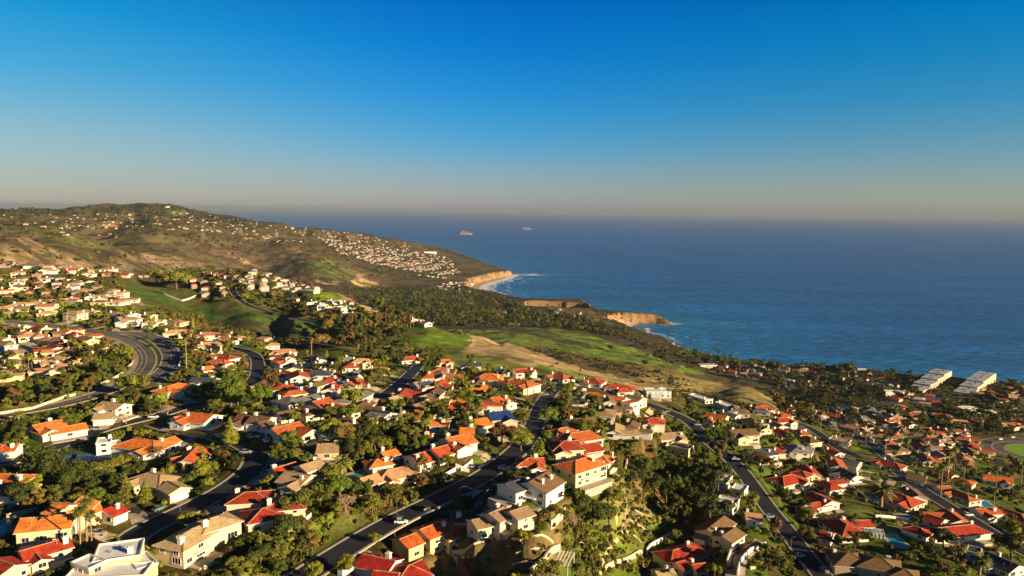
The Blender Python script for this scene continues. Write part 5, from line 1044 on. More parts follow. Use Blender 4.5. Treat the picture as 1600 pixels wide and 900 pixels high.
POOLS = [(452,817,13,6,'water'),(562,741,14,6,'water'),(10,822,14,8,'water'),(514,682,12,6,'water'),(526,597,16,6,'water'),(466,596,12,4,'water'),(1220,713,11,5,'cover'),(1400,846,16,7,'water'),(1420,812,14,8,'water'),(1540,788,13,7,'water'),(1284,752,9,4,'water'),(1370,780,7,5,'water'),(1532,868,9,6,'water'),(742,628,9,4,'cover'),(1368,690,8,4,'water')]
CARS = [(187,811,70,'white','car parked on the driveway beside the red-roofed garage wing'),(90,871,68,'white','car parked on the driveway of the long low red house'),(348,712,80,'silver','car parked on a driveway near the tall conifer'),(415,690,78,'white','car parked on the left of the long reddish-roofed pool house'),(406,686,75,'dark','car parked behind a white one near the long reddish-roofed house'),(249,797,80,'green','car parked in the shade below the half-hidden tan-roofed house'),
 (1235,795,85,'dark','car on the driveway of the gabled house with garage wing'),(1256,889,25,'dark','car parked at the kerb at the bottom of the right street'),(625,717,60,'white','car parked left of the long white terraced house'),(668,797,58,'dark','car parked on the main street kerb above the yellow house'),(750,731,58,'dark','car parked on the main street beside the terraced lawns'),(540,897,65,'white','van parked at the bottom edge beside the hooped shelter'),
 (620,812,58,'dark','car parked beside the carport of the pale yellow house'),(1427,718,50,'white','car parked along the far right lane, front of a pair'),(1446,722,50,'silver','car parked along the far right lane, behind a white one'),(427,570,85,'white','car parked above the blue lawn court left of the crimson roof'),(1563,687,80,'white','car on the round road, left of two'),(1582,684,85,'white','car on the round road, right of two'),(1548,692,40,'dark','car entering the round road from the left'),(94,513,10,'white','car driving on the straight stretch of the arterial'),(268,546,150,'dark','car driving round the arterial bend'),(1130,708,30,'dark','car parked at the top of the right street'),(1290,893,60,'silver','car crossing at the bottom junction of the right street')]
POLES = [(107,516,27,'pale pole beside the straight stretch of the arterial'),(276,540,34,'pale pole beside the arterial bend'),(487,558,23,'utility pole carrying wires across the central trees'),(614,664,52,'leftmost tall pole among the central olive trees'),(668,570,14,'short pole below the green meadow'),(870,580,9,'thin white mast behind the red ridge house'),(792,646,26,'pole beside the blue solar-roofed house'),(1209,618,9,'thin pole by the coastal road'),(1454,622,14,'pole at the blue courts'),(292,590,52,'tall pole in front of the roadside trees'),(328,830,24,'pole beside the curving street')]
# ================================================================ place everything
rnd = random.Random(11)
WK = {'w': 'white', 'c': 'cream', 'y': 'yellow', 't': 'tan', 'p': 'pinkwall'}
plan = []                         # (pixel size, wings, wall, roof, label or None, short, opts, u, v, phrase)
def pxsize(ws):
    u, v, zc = project(np.array([ws[0]['c'][0], ws[0]['c'][1], ws[0]['z'] + 3])); return ws[0]['L'] * FPX / zc[0], float(u[0]), float(v[0]), float(zc[0])
def level_pads(ws, deep=4.5):
    for wg in ws: flatten_rect(wg['c'], wg['ax'], wg['L'] + 2.4, wg['W'] + 2.4, wg['z'] - .22, deep)
for (label, short, wl, rf, wings, opt) in HD:
    ws = wings_from_px(wings, opt.get('x', 1)); sz, u, v, zc = pxsize(ws); plan.append([sz, ws, wl, rf, label, short, opt, u, v, None, zc])
for p_ in plan: level_pads(p_[1])
for p_ in plan:
    for wg in p_[1]: FOOT.append((wg['c'][0], wg['c'][1], wg['ax'], wg['L'], wg['W']))
def clash(x, y, mg):
    if math.hypot(x - RB[0], (y - RB[1]) / .82) < 53 + mg: return True
    for (fx, fy, ax, L, W) in FOOT:
        dx, dy = x - fx, y - fy
        if dx * dx + dy * dy > (L / 2 + mg + W) ** 2: continue
        if abs(dx * ax[0] + dy * ax[1]) < L / 2 + mg and abs(-dx * ax[1] + dy * ax[0]) < W / 2 + mg: return True
    return False
def road_dir(x, y):
    best = None
    for (nm, wd, px, kind), pts in zip(ROADS, road_pts):
        d = np.hypot(pts[:, 0] - x, pts[:, 1] - y); i = int(d.argmin())
        if best is None or d[i] < best[0]: j = min(i, len(pts) - 2); t = pts[j + 1] - pts[j]; best = (d[i], t[:2] / max(1e-6, np.hypot(*t[:2])))
    return best
for poly, num, wk, rk, phrase, (l0, l1) in DIST:
    xs = [p[0] for p in poly]; ys = [p[1] for p in poly]; made = 0; tries = 0; rk = rk.split()
    while made < num and tries < num * 40:
        tries += 1; u = rnd.uniform(min(xs), max(xs)); v = rnd.uniform(min(ys), max(ys))
        if not in_poly(np.array([u]), np.array([v]), poly)[0]: continue
        p = hit(u, v)
        if p[2] < 3: continue
        L = rnd.uniform(l0, l1); W = L * rnd.uniform(.55, .8)
        if clash(p[0], p[1], L * .62) or road_near(p[0], p[1]) < W * .5 + 3: continue
        rd, t = road_dir(p[0], p[1]); ang = math.atan2(t[1], t[0]) + rnd.gauss(0, .15) if rd < 120 else fbm(np.array([p[0] / 150]), np.array([p[1] / 150]), 5)[0] * 6
        ax = np.array([math.cos(ang), math.sin(ang)]); rf = rnd.choice(rk); h = rnd.choice((2.8, 3.0, 3.2, 4.9)); t_ = 'f' if rf == 'white' else rnd.choice('gh')
        ws = [dict(c=p[:2].copy(), ax=ax, L=L, W=W, h=h, t=t_, z=float(G(p[0], p[1])) + .3)]
        if rnd.random() < .6 and p[1] < 1100:
            ay = np.array([-ax[1], ax[0]]); sg = rnd.choice((-1, 1)); W2 = W * .7; L2 = W * .6 + 5
            c2 = p[:2] + ax * (L / 2 - W2 / 2) * rnd.choice((-1, 1)) + ay * sg * (W / 2 + L2 / 2 - W2 * .4)
            ws.append(dict(c=c2, ax=ay, L=L2, W=W2, h=min(h, 3.6), t='f' if t_ == 'f' else 'g', z=ws[0]['z'] - .1))
        uo, vo, _ = project(np.array([p[0], p[1], p[2] + h + 1.2])); qo = hit(float(uo[0]), float(vo[0]))
        if road_near(qo[0], qo[1]) < 1.5 and rnd.random() < .9: continue
        if not visible(np.array([p[0], p[1], p[2] + h])): continue
        sz, uu, vv, zc = pxsize(ws); plan.append([sz, ws, WK[rnd.choice(wk)], rf, None, None, {}, uu, vv, phrase, zc]); level_pads(ws, 3.5)
        for wg in ws: FOOT.append((wg['c'][0], wg['c'][1], wg['ax'], wg['L'], wg['W']))
        made += 1
named = [p for p in plan if p[4]]; auto = sorted([p for p in plan if not p[4]], key=lambda p: -p[0])
keep = auto[:300 - len(named) - 4]; rest = auto[300 - len(named) - 4:]
ORD = ['', 'leftmost', 'second from left', 'third from left', 'fourth from left', 'fifth from left', 'sixth from left', 'seventh from left', 'eighth from left', 'ninth from left', 'tenth from left'] + ['%dth from left' % i for i in range(11, 40)]
RN = {'brick': 'red', 'pink': 'clay', 'white': 'white', 'slate': 'dark', 'blue': 'blue'}
WN = {'white': 'white', 'cream': 'cream', 'yellow': 'pale yellow', 'tan': 'tan', 'pinkwall': 'pale pink'}
cells = {}
for p in keep: p.append((p[9], WN[p[2]], RN.get(p[3], p[3]), 'tall' if p[1][0]['h'] > 4.5 else 'low')); cells.setdefault(p[-1], []).append(p)
for key, lst in cells.items():
    lst.sort(key=lambda p: p[7])
    for i, p in enumerate(lst):
        ph, wn, rn, tl = key; p[4] = f"{tl} {wn} {rn}-roofed house {ph}" + (f", {ORD[i + 1]}" if len(lst) > 1 else '')
DRV = []; FOOT.clear(); GH = 'houses of the hillside suburb'
for sz, ws, wl, rf, label, short, opt, u, v, *_ in named:
    zc = _[1]; det = 2 if sz > 27 else 1
    nd_ = len(DRIVES); build_house(ws, wl, rf, det, label, GH, rnd, garage=opt.get('garage', True), chim=opt.get('chim', 1), solar=opt.get('solar', False), maxwin=26 if det == 2 else 9)
    HOUSES.append((u, v, short, ws[0]['c']))
    if len(DRIVES) > nd_ and sz > 22: DRV.append((DRIVES[-1], short))
for p in keep:
    build_house(p[1], p[2], p[3], 1 if p[0] > 13 else 0, p[4], GH, rnd, garage=p[0] > 20, chim=1, maxwin=5)
# ---------------------------------------------------------------- the houses too far or too small to single out
fb = Bld(); OV = np.zeros(3)
MI = ['white', 'cream', 'tan', 'brick', 'pink', 'brown', 'grey']
def far_house(p, L, W, h, ang, wm, rm):
    ax = np.array([math.cos(ang), math.sin(ang)]); ay = np.array([-ax[1], ax[0]]); P2 = lambda a, b, z: (p[0] + ax[0] * a + ay[0] * b, p[1] + ax[1] * a + ay[1] * b, p[2] + z)
    fb.add(*box_vf(p[:2], ax, L, W, p[2] - 6, p[2] + h), wm); e = W / 2 + .5; r = W * .18
    V = [P2(-L / 2 - .5, -e, h), P2(L / 2 + .5, -e, h), P2(L / 2 + .5, e, h), P2(-L / 2 - .5, e, h), P2(-L / 2 + W * .3, 0, h + r), P2(L / 2 - W * .3, 0, h + r)]
    V = [(x, y, z + .05) for x, y, z in V]
    fb.add(V, [(0, 1, 5, 4), (1, 2, 5), (2, 3, 4, 5), (3, 0, 4)], rm)
for p in rest:
    wg = p[1][0]; far_house((wg['c'][0], wg['c'][1], wg['z']), wg['L'], wg['W'], wg['h'], math.atan2(wg['ax'][1], wg['ax'][0]), {'white': 0, 'cream': 1}.get(p[2], 1), {'white': 0, 'brick': 3, 'pink': 4, 'brown': 5}.get(p[3], 6))
FARP = [([(430,350),(560,366),(640,380),(640,392),(560,385),(470,370)], 90, .5), ([(500,372),(640,392),(700,402),(720,428),(680,430),(590,412),(530,396)], 520, .95), ([(560,398),(680,410),(700,428),(640,424),(580,412)], 240, .95), ([(0,336),(250,334),(330,345),(440,358),(430,376),(330,362),(200,356),(0,356)], 110, .5), ([(250,328),(340,338),(460,356),(440,362),(300,345)], 40, .5), ([(350,360),(460,372),(480,380),(400,380)], 25, .4), ([(640,428),(760,440),(740,446),(700,438)], 25, .6), ([(680,443),(715,440),(722,452),(690,456)], 20, .7), ([(80,350),(210,352),(190,372),(100,368)], 20, .5)]
for poly, num, wh in FARP:
    xs = [p[0] for p in poly]; ys = [p[1] for p in poly]; made = 0
    for _ in range(num * 12):
        if made >= num: break
        u = rnd.uniform(min(xs), max(xs)); v = rnd.uniform(min(ys), max(ys))
        if not in_poly(np.array([u]), np.array([v]), poly)[0]: continue
        p = hit(u, v)
        if p[2] < 8 or p[1] < 1500 or p[1] > 6500 or (p[2] % 13) > 9.5: continue
        far_house(p, rnd.uniform(8, 15), rnd.uniform(5, 9), rnd.uniform(2.2, 3.8), rnd.gauss(.4, .6), 0 if rnd.random() < wh - .1 else rnd.choice((1, 2, 2)), 0 if rnd.random() < .15 else rnd.choice((3, 4, 5, 5, 6, 6))); made += 1
tag(fb.build('distant_houses', [M_FARW, M_FARW2, M_FARW2, ROOFM['brick'], ROOFM['pink'], ROOFM['brown'], ROOFM['grey']]), kind='stuff', label='hundreds of tiny pale houses spread over the far hillsides', cat='houses')
# ---------------------------------------------------------------- pools (level pads) before the ground is laid
pool_obj = []
for (u, v, L, W, k) in POOLS:
    L *= .72; W *= .72
    p = hit(u, v); rd, t = road_dir(p[0], p[1]); ang = math.atan2(t[1], t[0]); ax = np.array([math.cos(ang), math.sin(ang)])
    flatten_rect(p[:2], ax, L + 7, W + 6, p[2], 3); FOOT.append((p[0], p[1], ax, L + 4, W + 4)); pool_obj.append((p, ax, L, W, k, u, v))
TEN = hit(119, 719); tax = (hit(150, 708) - hit(96, 712))[:2]; tax = tax / np.hypot(*tax)
flatten_rect(TEN[:2], tax, 40, 22, TEN[2], 4); FOOT.append((TEN[0], TEN[1], tax, 38, 20))
# ================================================================ ground, sea, roads
build_ground(); build_sea()
def drape_strip(name, pts, w0, w1, lift, mt, kind='structure', nx=4, skirt=0.0, follow=True):
    """a ribbon between offsets w0..w1 (metres left of the line), laid on the ground"""
    d = np.gradient(pts[:, :2], axis=0); d /= np.maximum(np.hypot(d[:, 0], d[:, 1]), 1e-6)[:, None]; nrm = np.stack([-d[:, 1], d[:, 0]], 1)
    offs = np.linspace(w0, w1, nx + 1); V = []
    for o_ in offs:
        q = pts[:, :2] + nrm * o_; z = pts[:, 2] + lift if follow else G(q[:, 0], q[:, 1]) + lift
        V.append(np.stack([q[:, 0], q[:, 1], z], 1))
    if skirt:
        V.insert(0, V[0] - np.array([0, 0, skirt])); V.append(V[-1] - np.array([0, 0, skirt]))
    n = len(pts); k = len(V); Vf = np.concatenate(V); i, j = np.meshgrid(np.arange(k - 1), np.arange(n - 1), indexing='ij'); a = (i * n + j).ravel()
    F = np.stack([a, a + 1, a + n + 1, a + n], 1)
    o = fast_mesh(name, Vf, F, mt); 
    if kind: tag(o, kind=kind)
    return o
for (nm, wd, px, kind), pts in zip(ROADS, road_pts):
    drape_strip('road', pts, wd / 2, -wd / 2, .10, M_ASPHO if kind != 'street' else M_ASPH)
    if kind != 'highway':
        for sg in (1, -1):
            a, b_ = (wd / 2 + .9, wd / 2 + .002) if sg > 0 else (-wd / 2 - .002, -wd / 2 - .9)
            drape_strip('kerb', pts, a, b_, .23, M_CONC, nx=1, skirt=.5)
    if kind == 'arterial':
        for off in (.12, wd * .28):
            drape_strip('road_marking', pts, off + .1, off - .1, .108, M_LINE, nx=1)
        drape_strip('pavement', pts, wd / 2 + 2.6, wd / 2 + .95, .16, M_CONC, nx=1, skirt=.5)
# roundabout ring road
b = Bld(); a0 = np.linspace(0, 2 * math.pi, 73)
def ring(name, r1, r2, z, mt, cx_=RB[0], cy_=RB[1], sq=.82):
    V = []; F = []
    for i in range(72):
        for r in (r1, r2): V.append((cx_ + math.cos(a0[i]) * r, cy_ + math.sin(a0[i]) * r * sq, RB[2] + z))
    for i in range(72): j = (i + 1) % 72; F.append((2 * i, 2 * i + 1, 2 * j + 1, 2 * j))
    return tag(mesh_obj(name, V, F, mt), kind='structure')
ring('road', 28, 37, .12, M_ASPHO); ring('kerb', 37, 38.4, .24, M_CONC); ring('road', 38.4, 50, .12, M_ASPHO); ring('kerb', 50, 51.5, .24, M_CONC); ring('kerb', 26.6, 28, .22, M_CONC)
V = [(RB[0] + math.cos(a) * 26.8, RB[1] + math.sin(a) * 26.8 * .82, RB[2] + .25) for a in a0[:-1]]
tag(mesh_obj('lawn', V, [tuple(range(72))], mat('clipped_lawn', (.16, .30, .02), .9, .2, .4, .3)), kind='structure')

# driveways from each garage to the nearest road
for (p, nrm, z) in DRIVES:
    a = p + nrm * .3; best = None
    for (nm, wd, px, kind), pts in zip(ROADS, road_pts):
        d = np.hypot(pts[:, 0] - a[0], pts[:, 1] - a[1]); i = int(d.argmin())
        if best is None or d[i] < best[0]: best = (d[i], pts[i], wd)
    if best[0] > 42: continue
    t = best[1][:2] - a; t /= max(1e-6, np.hypot(*t)); e = best[1][:2] - t * (best[2] / 2 + .6)
    ctrl = [np.array([*a, 0]), np.array([*(a + nrm * 5), 0]), np.array([*e, 0])]; pts = dens(ctrl, 1.5); gz = G(pts[:, 0], pts[:, 1]); pts[:, 2] = gz
    if np.any(np.abs(np.diff(gz)) > 1.1): continue
    drape_strip('driveway', pts, 2.6, -2.6, .07, M_PAVER, nx=4, skirt=.3, follow=False); FOOT.append((*(a + e) / 2, t, float(np.hypot(*(e - a))), 5.5))
# the curving tan drive below the chestnut-gabled villa and the pale paths on the hill
def px_strip(name, pix, w, mt, lift=.1, step=2.0):
    pts = dens([hit(u, v) for u, v in pix], step); pts[:, 2] = G(pts[:, 0], pts[:, 1]); o = drape_strip(name, pts, w / 2, -w / 2, lift, mt, nx=2, skirt=.4, follow=False)
    for q in pts[::3]: FOOT.append((q[0], q[1], (1, 0), w, w))
    return o
M_DIRT = mat('trodden_earth', (.46, .34, .19), .95, .15, .3, .3)
px_strip('driveway', [(1148,905),(1150,885),(1156,868),(1172,855),(1192,848)], 7, M_PAVER)
px_strip('driveway', [(735,768),(748,782),(752,795)], 5.5, M_CONC)
px_strip('driveway', [(1000,660),(1020,645),(1045,640)], 5, M_DIRT)
px_strip('path', [(560,520),(585,533),(612,543),(640,549)], 2.2, M_DIRT)
px_strip('path', [(700,516),(722,520),(738,527),(741,535),(733,543)], 3.0, M_DIRT)
px_strip('path', [(738,523),(770,531),(800,541),(830,549),(862,560)], 3.0, M_DIRT)
px_strip('path', [(945,889),(975,877),(1004,866)], 1.1, M_DIRT)
px_strip('path', [(938,898),(942,878),(952,858),(966,842)], .9, M_DIRT)
px_strip('path', [(962,815),(985,832),(1003,848)], .8, M_DIRT)
px_strip('path', [(985,812),(1010,828),(1028,842)], 1.2, M_DIRT)
px_strip('path', [(475,459),(500,457),(518,454)], 3.5, M_DIRT)
# ---------------------------------------------------------------- garden walls and fences: things
def wall_thing(pix, h, w, mt, label, name='garden_wall', cat='wall', group='pale garden walls', closed=False):
    q_ = [hit(u, v) for u, v in pix]; pts = []
    for a, c in zip(q_, q_[1:]):
        k_ = max(1, int(np.hypot(*(c - a)[:2]) / 3)); pts += [a + (c - a) * i / k_ for i in range(k_)]
    pts = np.array(pts + [q_[-1]]); z = G(pts[:, 0], pts[:, 1]); b = Bld(); O = np.array([pts[0][0], pts[0][1], z[0]])
    for i in range(len(pts) - 1):
        a, c = pts[i], pts[i + 1]; za, zb = z[i], z[i + 1]; d = (c - a)[:2]; L = np.hypot(*d)
        if L < .05: continue
        d /= L; n_ = np.array([-d[1], d[0]]) * w / 2
        V = [(*(a[:2] + n_), za - 1), (*(a[:2] - n_), za - 1), (*(c[:2] - n_), zb - 1), (*(c[:2] + n_), zb - 1), (*(a[:2] + n_), za + h), (*(a[:2] - n_), za + h), (*(c[:2] - n_), zb + h), (*(c[:2] + n_), zb + h)]
        b.add(V, [(4, 5, 6, 7), (0, 4, 7, 3), (1, 2, 6, 5)] + ([(0, 1, 5, 4)] if i == 0 else []) + ([(3, 7, 6, 2)] if i == len(pts) - 2 else []))
    o = b.build(name, mt, origin=O); o.location = O; tag(o, label, cat, group); return o
M_FENCE = mat('white_rail_fence', (.70, .68, .64), .6, .06, 1)
WALLS = [([(905,846),(925,858),(945,872)], .5, .3, 'low terrace wall on the green canyon slope, lower left'),([(968,800),(985,792),(1004,804),(990,816)], .4, .3, 'tan edging round the earth terrace on the canyon slope'),([(812,846),(838,838),(864,848)], .6, .35, 'curved rock garden wall, uppermost below the half-timbered cream house'),([(806,866),(834,858),(858,866)], .6, .35, 'curved rock garden wall, middle one'),([(800,884),(822,878),(842,884)], .6, .35, 'curved rock garden wall, lowest one'),([(700,862),(740,852),(775,842)], .8, .4, 'low earth-coloured wall winding across the dry slope'),([(500,712),(530,704),(560,700)], 1.2, .3, 'long low pale wall below the broad tan-roofed house'),([(95,755),(150,735),(183,724)], 1.0, .3, 'pale rail wall between the tennis court and gardens'),([(443,574),(470,572),(500,569),(522,566)], 2.4, .5, 'long white wall crossing above the central gardens'),
 ([(0,648),(50,640),(100,622),(118,618)], 1.4, .4, 'pale wall along the lower arterial, left end'),([(150,606),(185,589),(206,570),(209,562)], 1.5, .4, 'pale wall curving inside the arterial bend'),
 ([(97,439),(125,441),(152,443)], 2.2, .6, 'long cream wall above the green valley head'),([(244,455),(258,461),(284,471),(306,463)], 1.8, .5, 'white angular fence at the corner of the green valley'),
 ([(280,572),(283,562)], 1.8, .5, 'short white wall at the outer edge of the arterial bend'),([(636,727),(668,740),(690,750)], 1.3, .4, 'white wall stepping down the terraced lawns to the street'),([(690,747),(712,735)], 1.3, .4, 'white wall across the terraced lawns, lower of two'),([(712,729),(733,738)], 1.2, .4, 'short white wall beside the street at the terraced lawns'),([(720,736),(738,722)], 1.2, .4, 'white wall across the terraced lawns, upper of two'),
 ([(860,823),(872,812),(884,800)], 2.2, .6, 'tan retaining wall left of the bare tree in the canyon gardens'),([(828,900),(850,880),(874,858)], 2.0, .6, 'long pale retaining wall below the rock gardens'),([(952,744),(966,732),(980,722)], 2.0, .6, 'tan wall edging the terrace garden of the cream terrace house'),([(1010,866),(1030,850),(1054,836)], 2.4, .6, 'white wall behind the crimson-roofed villa'),([(945,888),(975,876),(1004,866)], 1.2, .5, 'pale wall at the foot of the green canyon slope'),
 ([(1136,880),(1142,862),(1152,848)], 1.4, .5, 'white wall on the inner side of the curving tan driveway'),([(1152,900),(1156,880),(1172,862),(1196,852)], 1.6, .5, 'white wall on the outer side of the curving tan driveway'),([(1172,890),(1200,884)], 1.6, .5, 'short tan wall by the bottom junction bend'),([(1425,828),(1434,842)], 1.4, .5, 'white pillared wall at the end of the pool terrace'),([(1445,846),(1480,846),(1530,838)], 1.8, .5, 'tan wall under the angled red house'),
 ([(450,831),(474,818),(486,807)], 1.3, .3, 'white railing round the pool of the red two-storey house'),([(318,890),(345,875),(368,862)], 1.2, .5, 'tan garden wall below the cream two-storey house'),([(870,602),(895,608),(916,611)], 1.8, .5, 'tan wall at the closed end of the main street'),([(930,640),(960,646),(985,650)], 1.6, .5, 'tan terrace wall below the long low red ridge house'),([(10,810),(40,803),(58,798)], 1.5, .4, 'pale wall behind the large cream house'),
 ([(820,542),(860,556),(900,570)], .6, .3, 'low pale edging along the dry hill path'),([(1300,745),(1350,775),(1376,792)], 1.3, .3, 'pale fence between the lawn and the navy-roofed house'),([(1368,808),(1400,811),(1420,815)], 1.3, .3, 'wooden fence between two lawns of the red houses')]
for pix, h, w_, lb in WALLS: wall_thing(pix, h, w_, M_FENCE if ('fence' in lb or 'railing' in lb or 'white' in lb) else M_WALLG, lb, name='garden_fence' if ('fence' in lb or 'railing' in lb) else 'garden_wall', cat='fence' if ('fence' in lb or 'railing' in lb) else 'wall')
# ---------------------------------------------------------------- pools
def near_short(u, v, k=0):
    l = sorted(HOUSES, key=lambda h: (h[0] - u) ** 2 + ((h[1] - v) * 1.4) ** 2); return l[k]
seen_p = {}
for i, (p, ax, L, W, k, u, v) in enumerate(pool_obj):
    ang = math.atan2(ax[1], ax[0]); ns = near_short(u, v)[2]; q_ = seen_p.get(ns, 0); seen_p[ns] = q_ + 1; ns = ('the court of ' if q_ else '') + ns
    root = empty('swimming_pool', (p[0], p[1], p[2]), ang); tag(root, f"{'blue covered' if k == 'cover' else 'turquoise'} swimming pool beside {ns}", 'swimming pool', 'garden swimming pools')
    b = Bld(); b.box((0, 0), (1, 0), L, W, .05, .11)
    b.build('water', M_WATER if k == 'water' else M_BLUECOVER, root)
    b = Bld()
    for cx_, cy_, l, w_ in ((0, W / 2 + .9, L + 3.6, 1.8), (0, -W / 2 - .9, L + 3.6, 1.8), (L / 2 + .9, 0, 1.8, W), (-L / 2 - .9, 0, 1.8, W)): b.box((cx_, cy_), (1, 0), l, w_, -.6, .16)
    b.build('deck', M_PAVER, root)
# tennis court
root = empty('tennis_court', tuple(TEN), math.atan2(tax[1], tax[0])); tag(root, 'blue and green tennis court inside a dark fence left of the orange house', 'tennis court')
M_CG = mat('court_green', (.02, .13, .085), .8, .1, .3); M_CB = mat('court_blue', (.012, .045, .15), .8, .1, .3); M_NET = mat('court_fence_mesh', (.02, .05, .05), .8, .2, 3)
b = Bld(); b.box((0, 0), (1, 0), 35, 17, -.5, .10); b.build('surface', M_CG, root); b = Bld(); b.box((0, 0), (1, 0), 23.8, 11, .10, .112); b.build('playing_area', M_CB, root)
b = Bld()
for y in (-5.4, -4.1, 4.1, 5.4): b.box((0, y), (1, 0), 23.8, .08, .113, .12)
for x in (-11.9, -6.4, 6.4, 11.9): b.box((x, 0), (1, 0), .08, 10.7, .121, .126)
b.build('court_lines', M_FENCE, root); b = Bld(); b.box((0, 0), (1, 0), .06, 12, .12, 1.05); b.build('net', M_NET, root)
b = Bld()
for i in range(13):
    for y in (-8.4, 8.4): b.tube([(-17.4 + i * 2.9, y, 0), (-17.4 + i * 2.9, y, 3.2)], .06, 5)
for i in range(7):
    for x in (-17.4, 17.4): b.tube([(x, -8.4 + i * 2.8, 0), (x, -8.4 + i * 2.8, 3.2)], .06, 5)
for z in (.9, 2.0, 3.15):
    for y in (-8.4, 8.4): b.bar((-17.4, y, z), (17.4, y, z), .06)
    for x in (-17.4, 17.4): b.bar((x, -8.4, z), (x, 8.4, z), .06)
b.build('court_fence', M_NET, root)
# ---------------------------------------------------------------- clifftop apartment blocks, pavilion, blue courts
M_BAND = mat('balcony_shadow_band', (.10, .085, .07), .8, .2, 1)
def apartment(a, b_, label, steps):
    pa = hit(*a); pb = hit(*b_); ax = (pb - pa)[:2]; Lg = np.hypot(*ax); ax /= Lg; ay = np.array([-ax[1], ax[0]]); n = len(steps); O = pa.copy()
    root = empty('apartment_block', tuple(O)); tag(root, label, 'apartment block', 'clifftop apartment blocks'); wb = Bld(); rb = Bld(); zt = min(pa[2], pb[2])
    for i, (off, hh) in enumerate(steps):
        c = (np.array(pa[:2]) + ax * (i + .5) * Lg / n + ay * off) - O[:2]; l = Lg / n; W = 24; z0 = zt - O[2] - 6
        wb.box(c, ax, l + (.02 if i % 2 else 0), W, z0, z0 + 6 + hh); FOOT.append((c[0] + O[0], c[1] + O[1], ax, l, W))
        rb.box(c, ax, l - .6, W - .6, z0 + 6 + hh, z0 + 6.3 + hh)
        for q in range(3): rb.box(c + ax * (q - 1) * l * .25 + ay * (q % 2 * 5 - 2), ax, 2.5, 2, z0 + 6.3 + hh, z0 + 7.8 + hh, 1)
        for sg in (-1, 1):
            for f_i in range(int(hh / 3.2)):
                for q in range(int(l / 5)):
                    pc = c + ax * ((q + .5) * l / int(l / 5) - l / 2) + ay * sg * (W / 2 + .05); bb = Bld(); bb.box(pc, ax, 3.2, .22, z0 + 6 + f_i * 3.2 + 1.0, z0 + 6 + f_i * 3.2 + 2.6, 0); bb.build('window', M_GLASS, root) if (f_i + q) % 2 == 0 and zt > -99 and len(root.children) < 90 else None
                for q in range(int(l / 10) + 1):
                    bb = Bld(); pc = c + ax * (-l / 2 + 4 + q * 9) + ay * sg * (W / 2 + .7); bb.box(pc, ax, 5, 1.3, z0 + 6 + f_i * 3.2 - .1, z0 + 6 + f_i * 3.2 + 1.0); bb.build('balcony', WALLM['yellow'], root) if q * 9 < l - 6 and f_i > 0 and len(root.children) < 90 else None
    wb.build('wall', WALLM['tan'], root); rb.build('roof', [M_BLKROOF, ROOFM['grey']], root)
apartment((1428, 612), (1480, 592), 'left of two long stepped clifftop blocks with white flat roofs', [(0, 9), (2, 11), (4, 12.5), (6, 14)])
apartment((1492, 622), (1550, 596), 'right of two long stepped clifftop blocks with white flat roofs', [(0, 9), (2, 11), (4, 12.5), (6, 14), (7, 14)])
def blockbld(u, v, L, W, h, ang, wk, rk, label, name='building', cat='building', t='f'):
    p = hit(u, v); ws = [dict(c=p[:2], ax=np.array([math.cos(ang), math.sin(ang)]), L=L, W=W, h=h, t=t, z=p[2] + .2)]
    build_house(ws, wk, rk, 1, label, None, rnd, name=name, cat=cat, garage=False, chim=0, maxwin=10)
blockbld(1400, 617, 34, 10, 5, .0, 'white', 'white', 'long low white pavilion left of the clifftop blocks'); blockbld(1348, 582, 26, 14, 5, -.3, 'white', 'white', 'pale flat-roofed house alone on the cliff edge among dark trees', 'house', 'house')
blockbld(1512, 642, 22, 9, 4, 0, 'white', 'white', 'pale flat-roofed building in the right suburb, left of two'); blockbld(1540, 648, 26, 9, 4, 0, 'white', 'white', 'pale flat-roofed building in the right suburb, right of two')
blockbld(1106, 574, 30, 10, 4.5, .1, 'white', 'grey', 'long low pale building at the coastal road trees'); blockbld(672, 396, 70, 24, 9, .2, 'white', 'white', 'long pale building above the far headland'); blockbld(712, 392, 60, 22, 8, .1, 'white', 'tan', 'tan building on the far low point')
blockbld(262, 324, 20, 14, 6, .3, 'white', 'white', 'white domed station on the far hilltop')
for (u, v, L, W, lb) in ((1440, 623, 60, 14, 'row of dark blue sports courts left of the clifftop blocks'), (1330, 640, 46, 26, 'dark blue car park below the coastal trees')):
    p = hit(u, v); b = Bld(); b.box((0, 0), (1, 0), L, W, -1.5, .35); o = b.build('sports_court', M_CB); o.location = p; tag(o, lb, 'sports court'); FOOT.append((p[0], p[1], (1, 0), L, W))
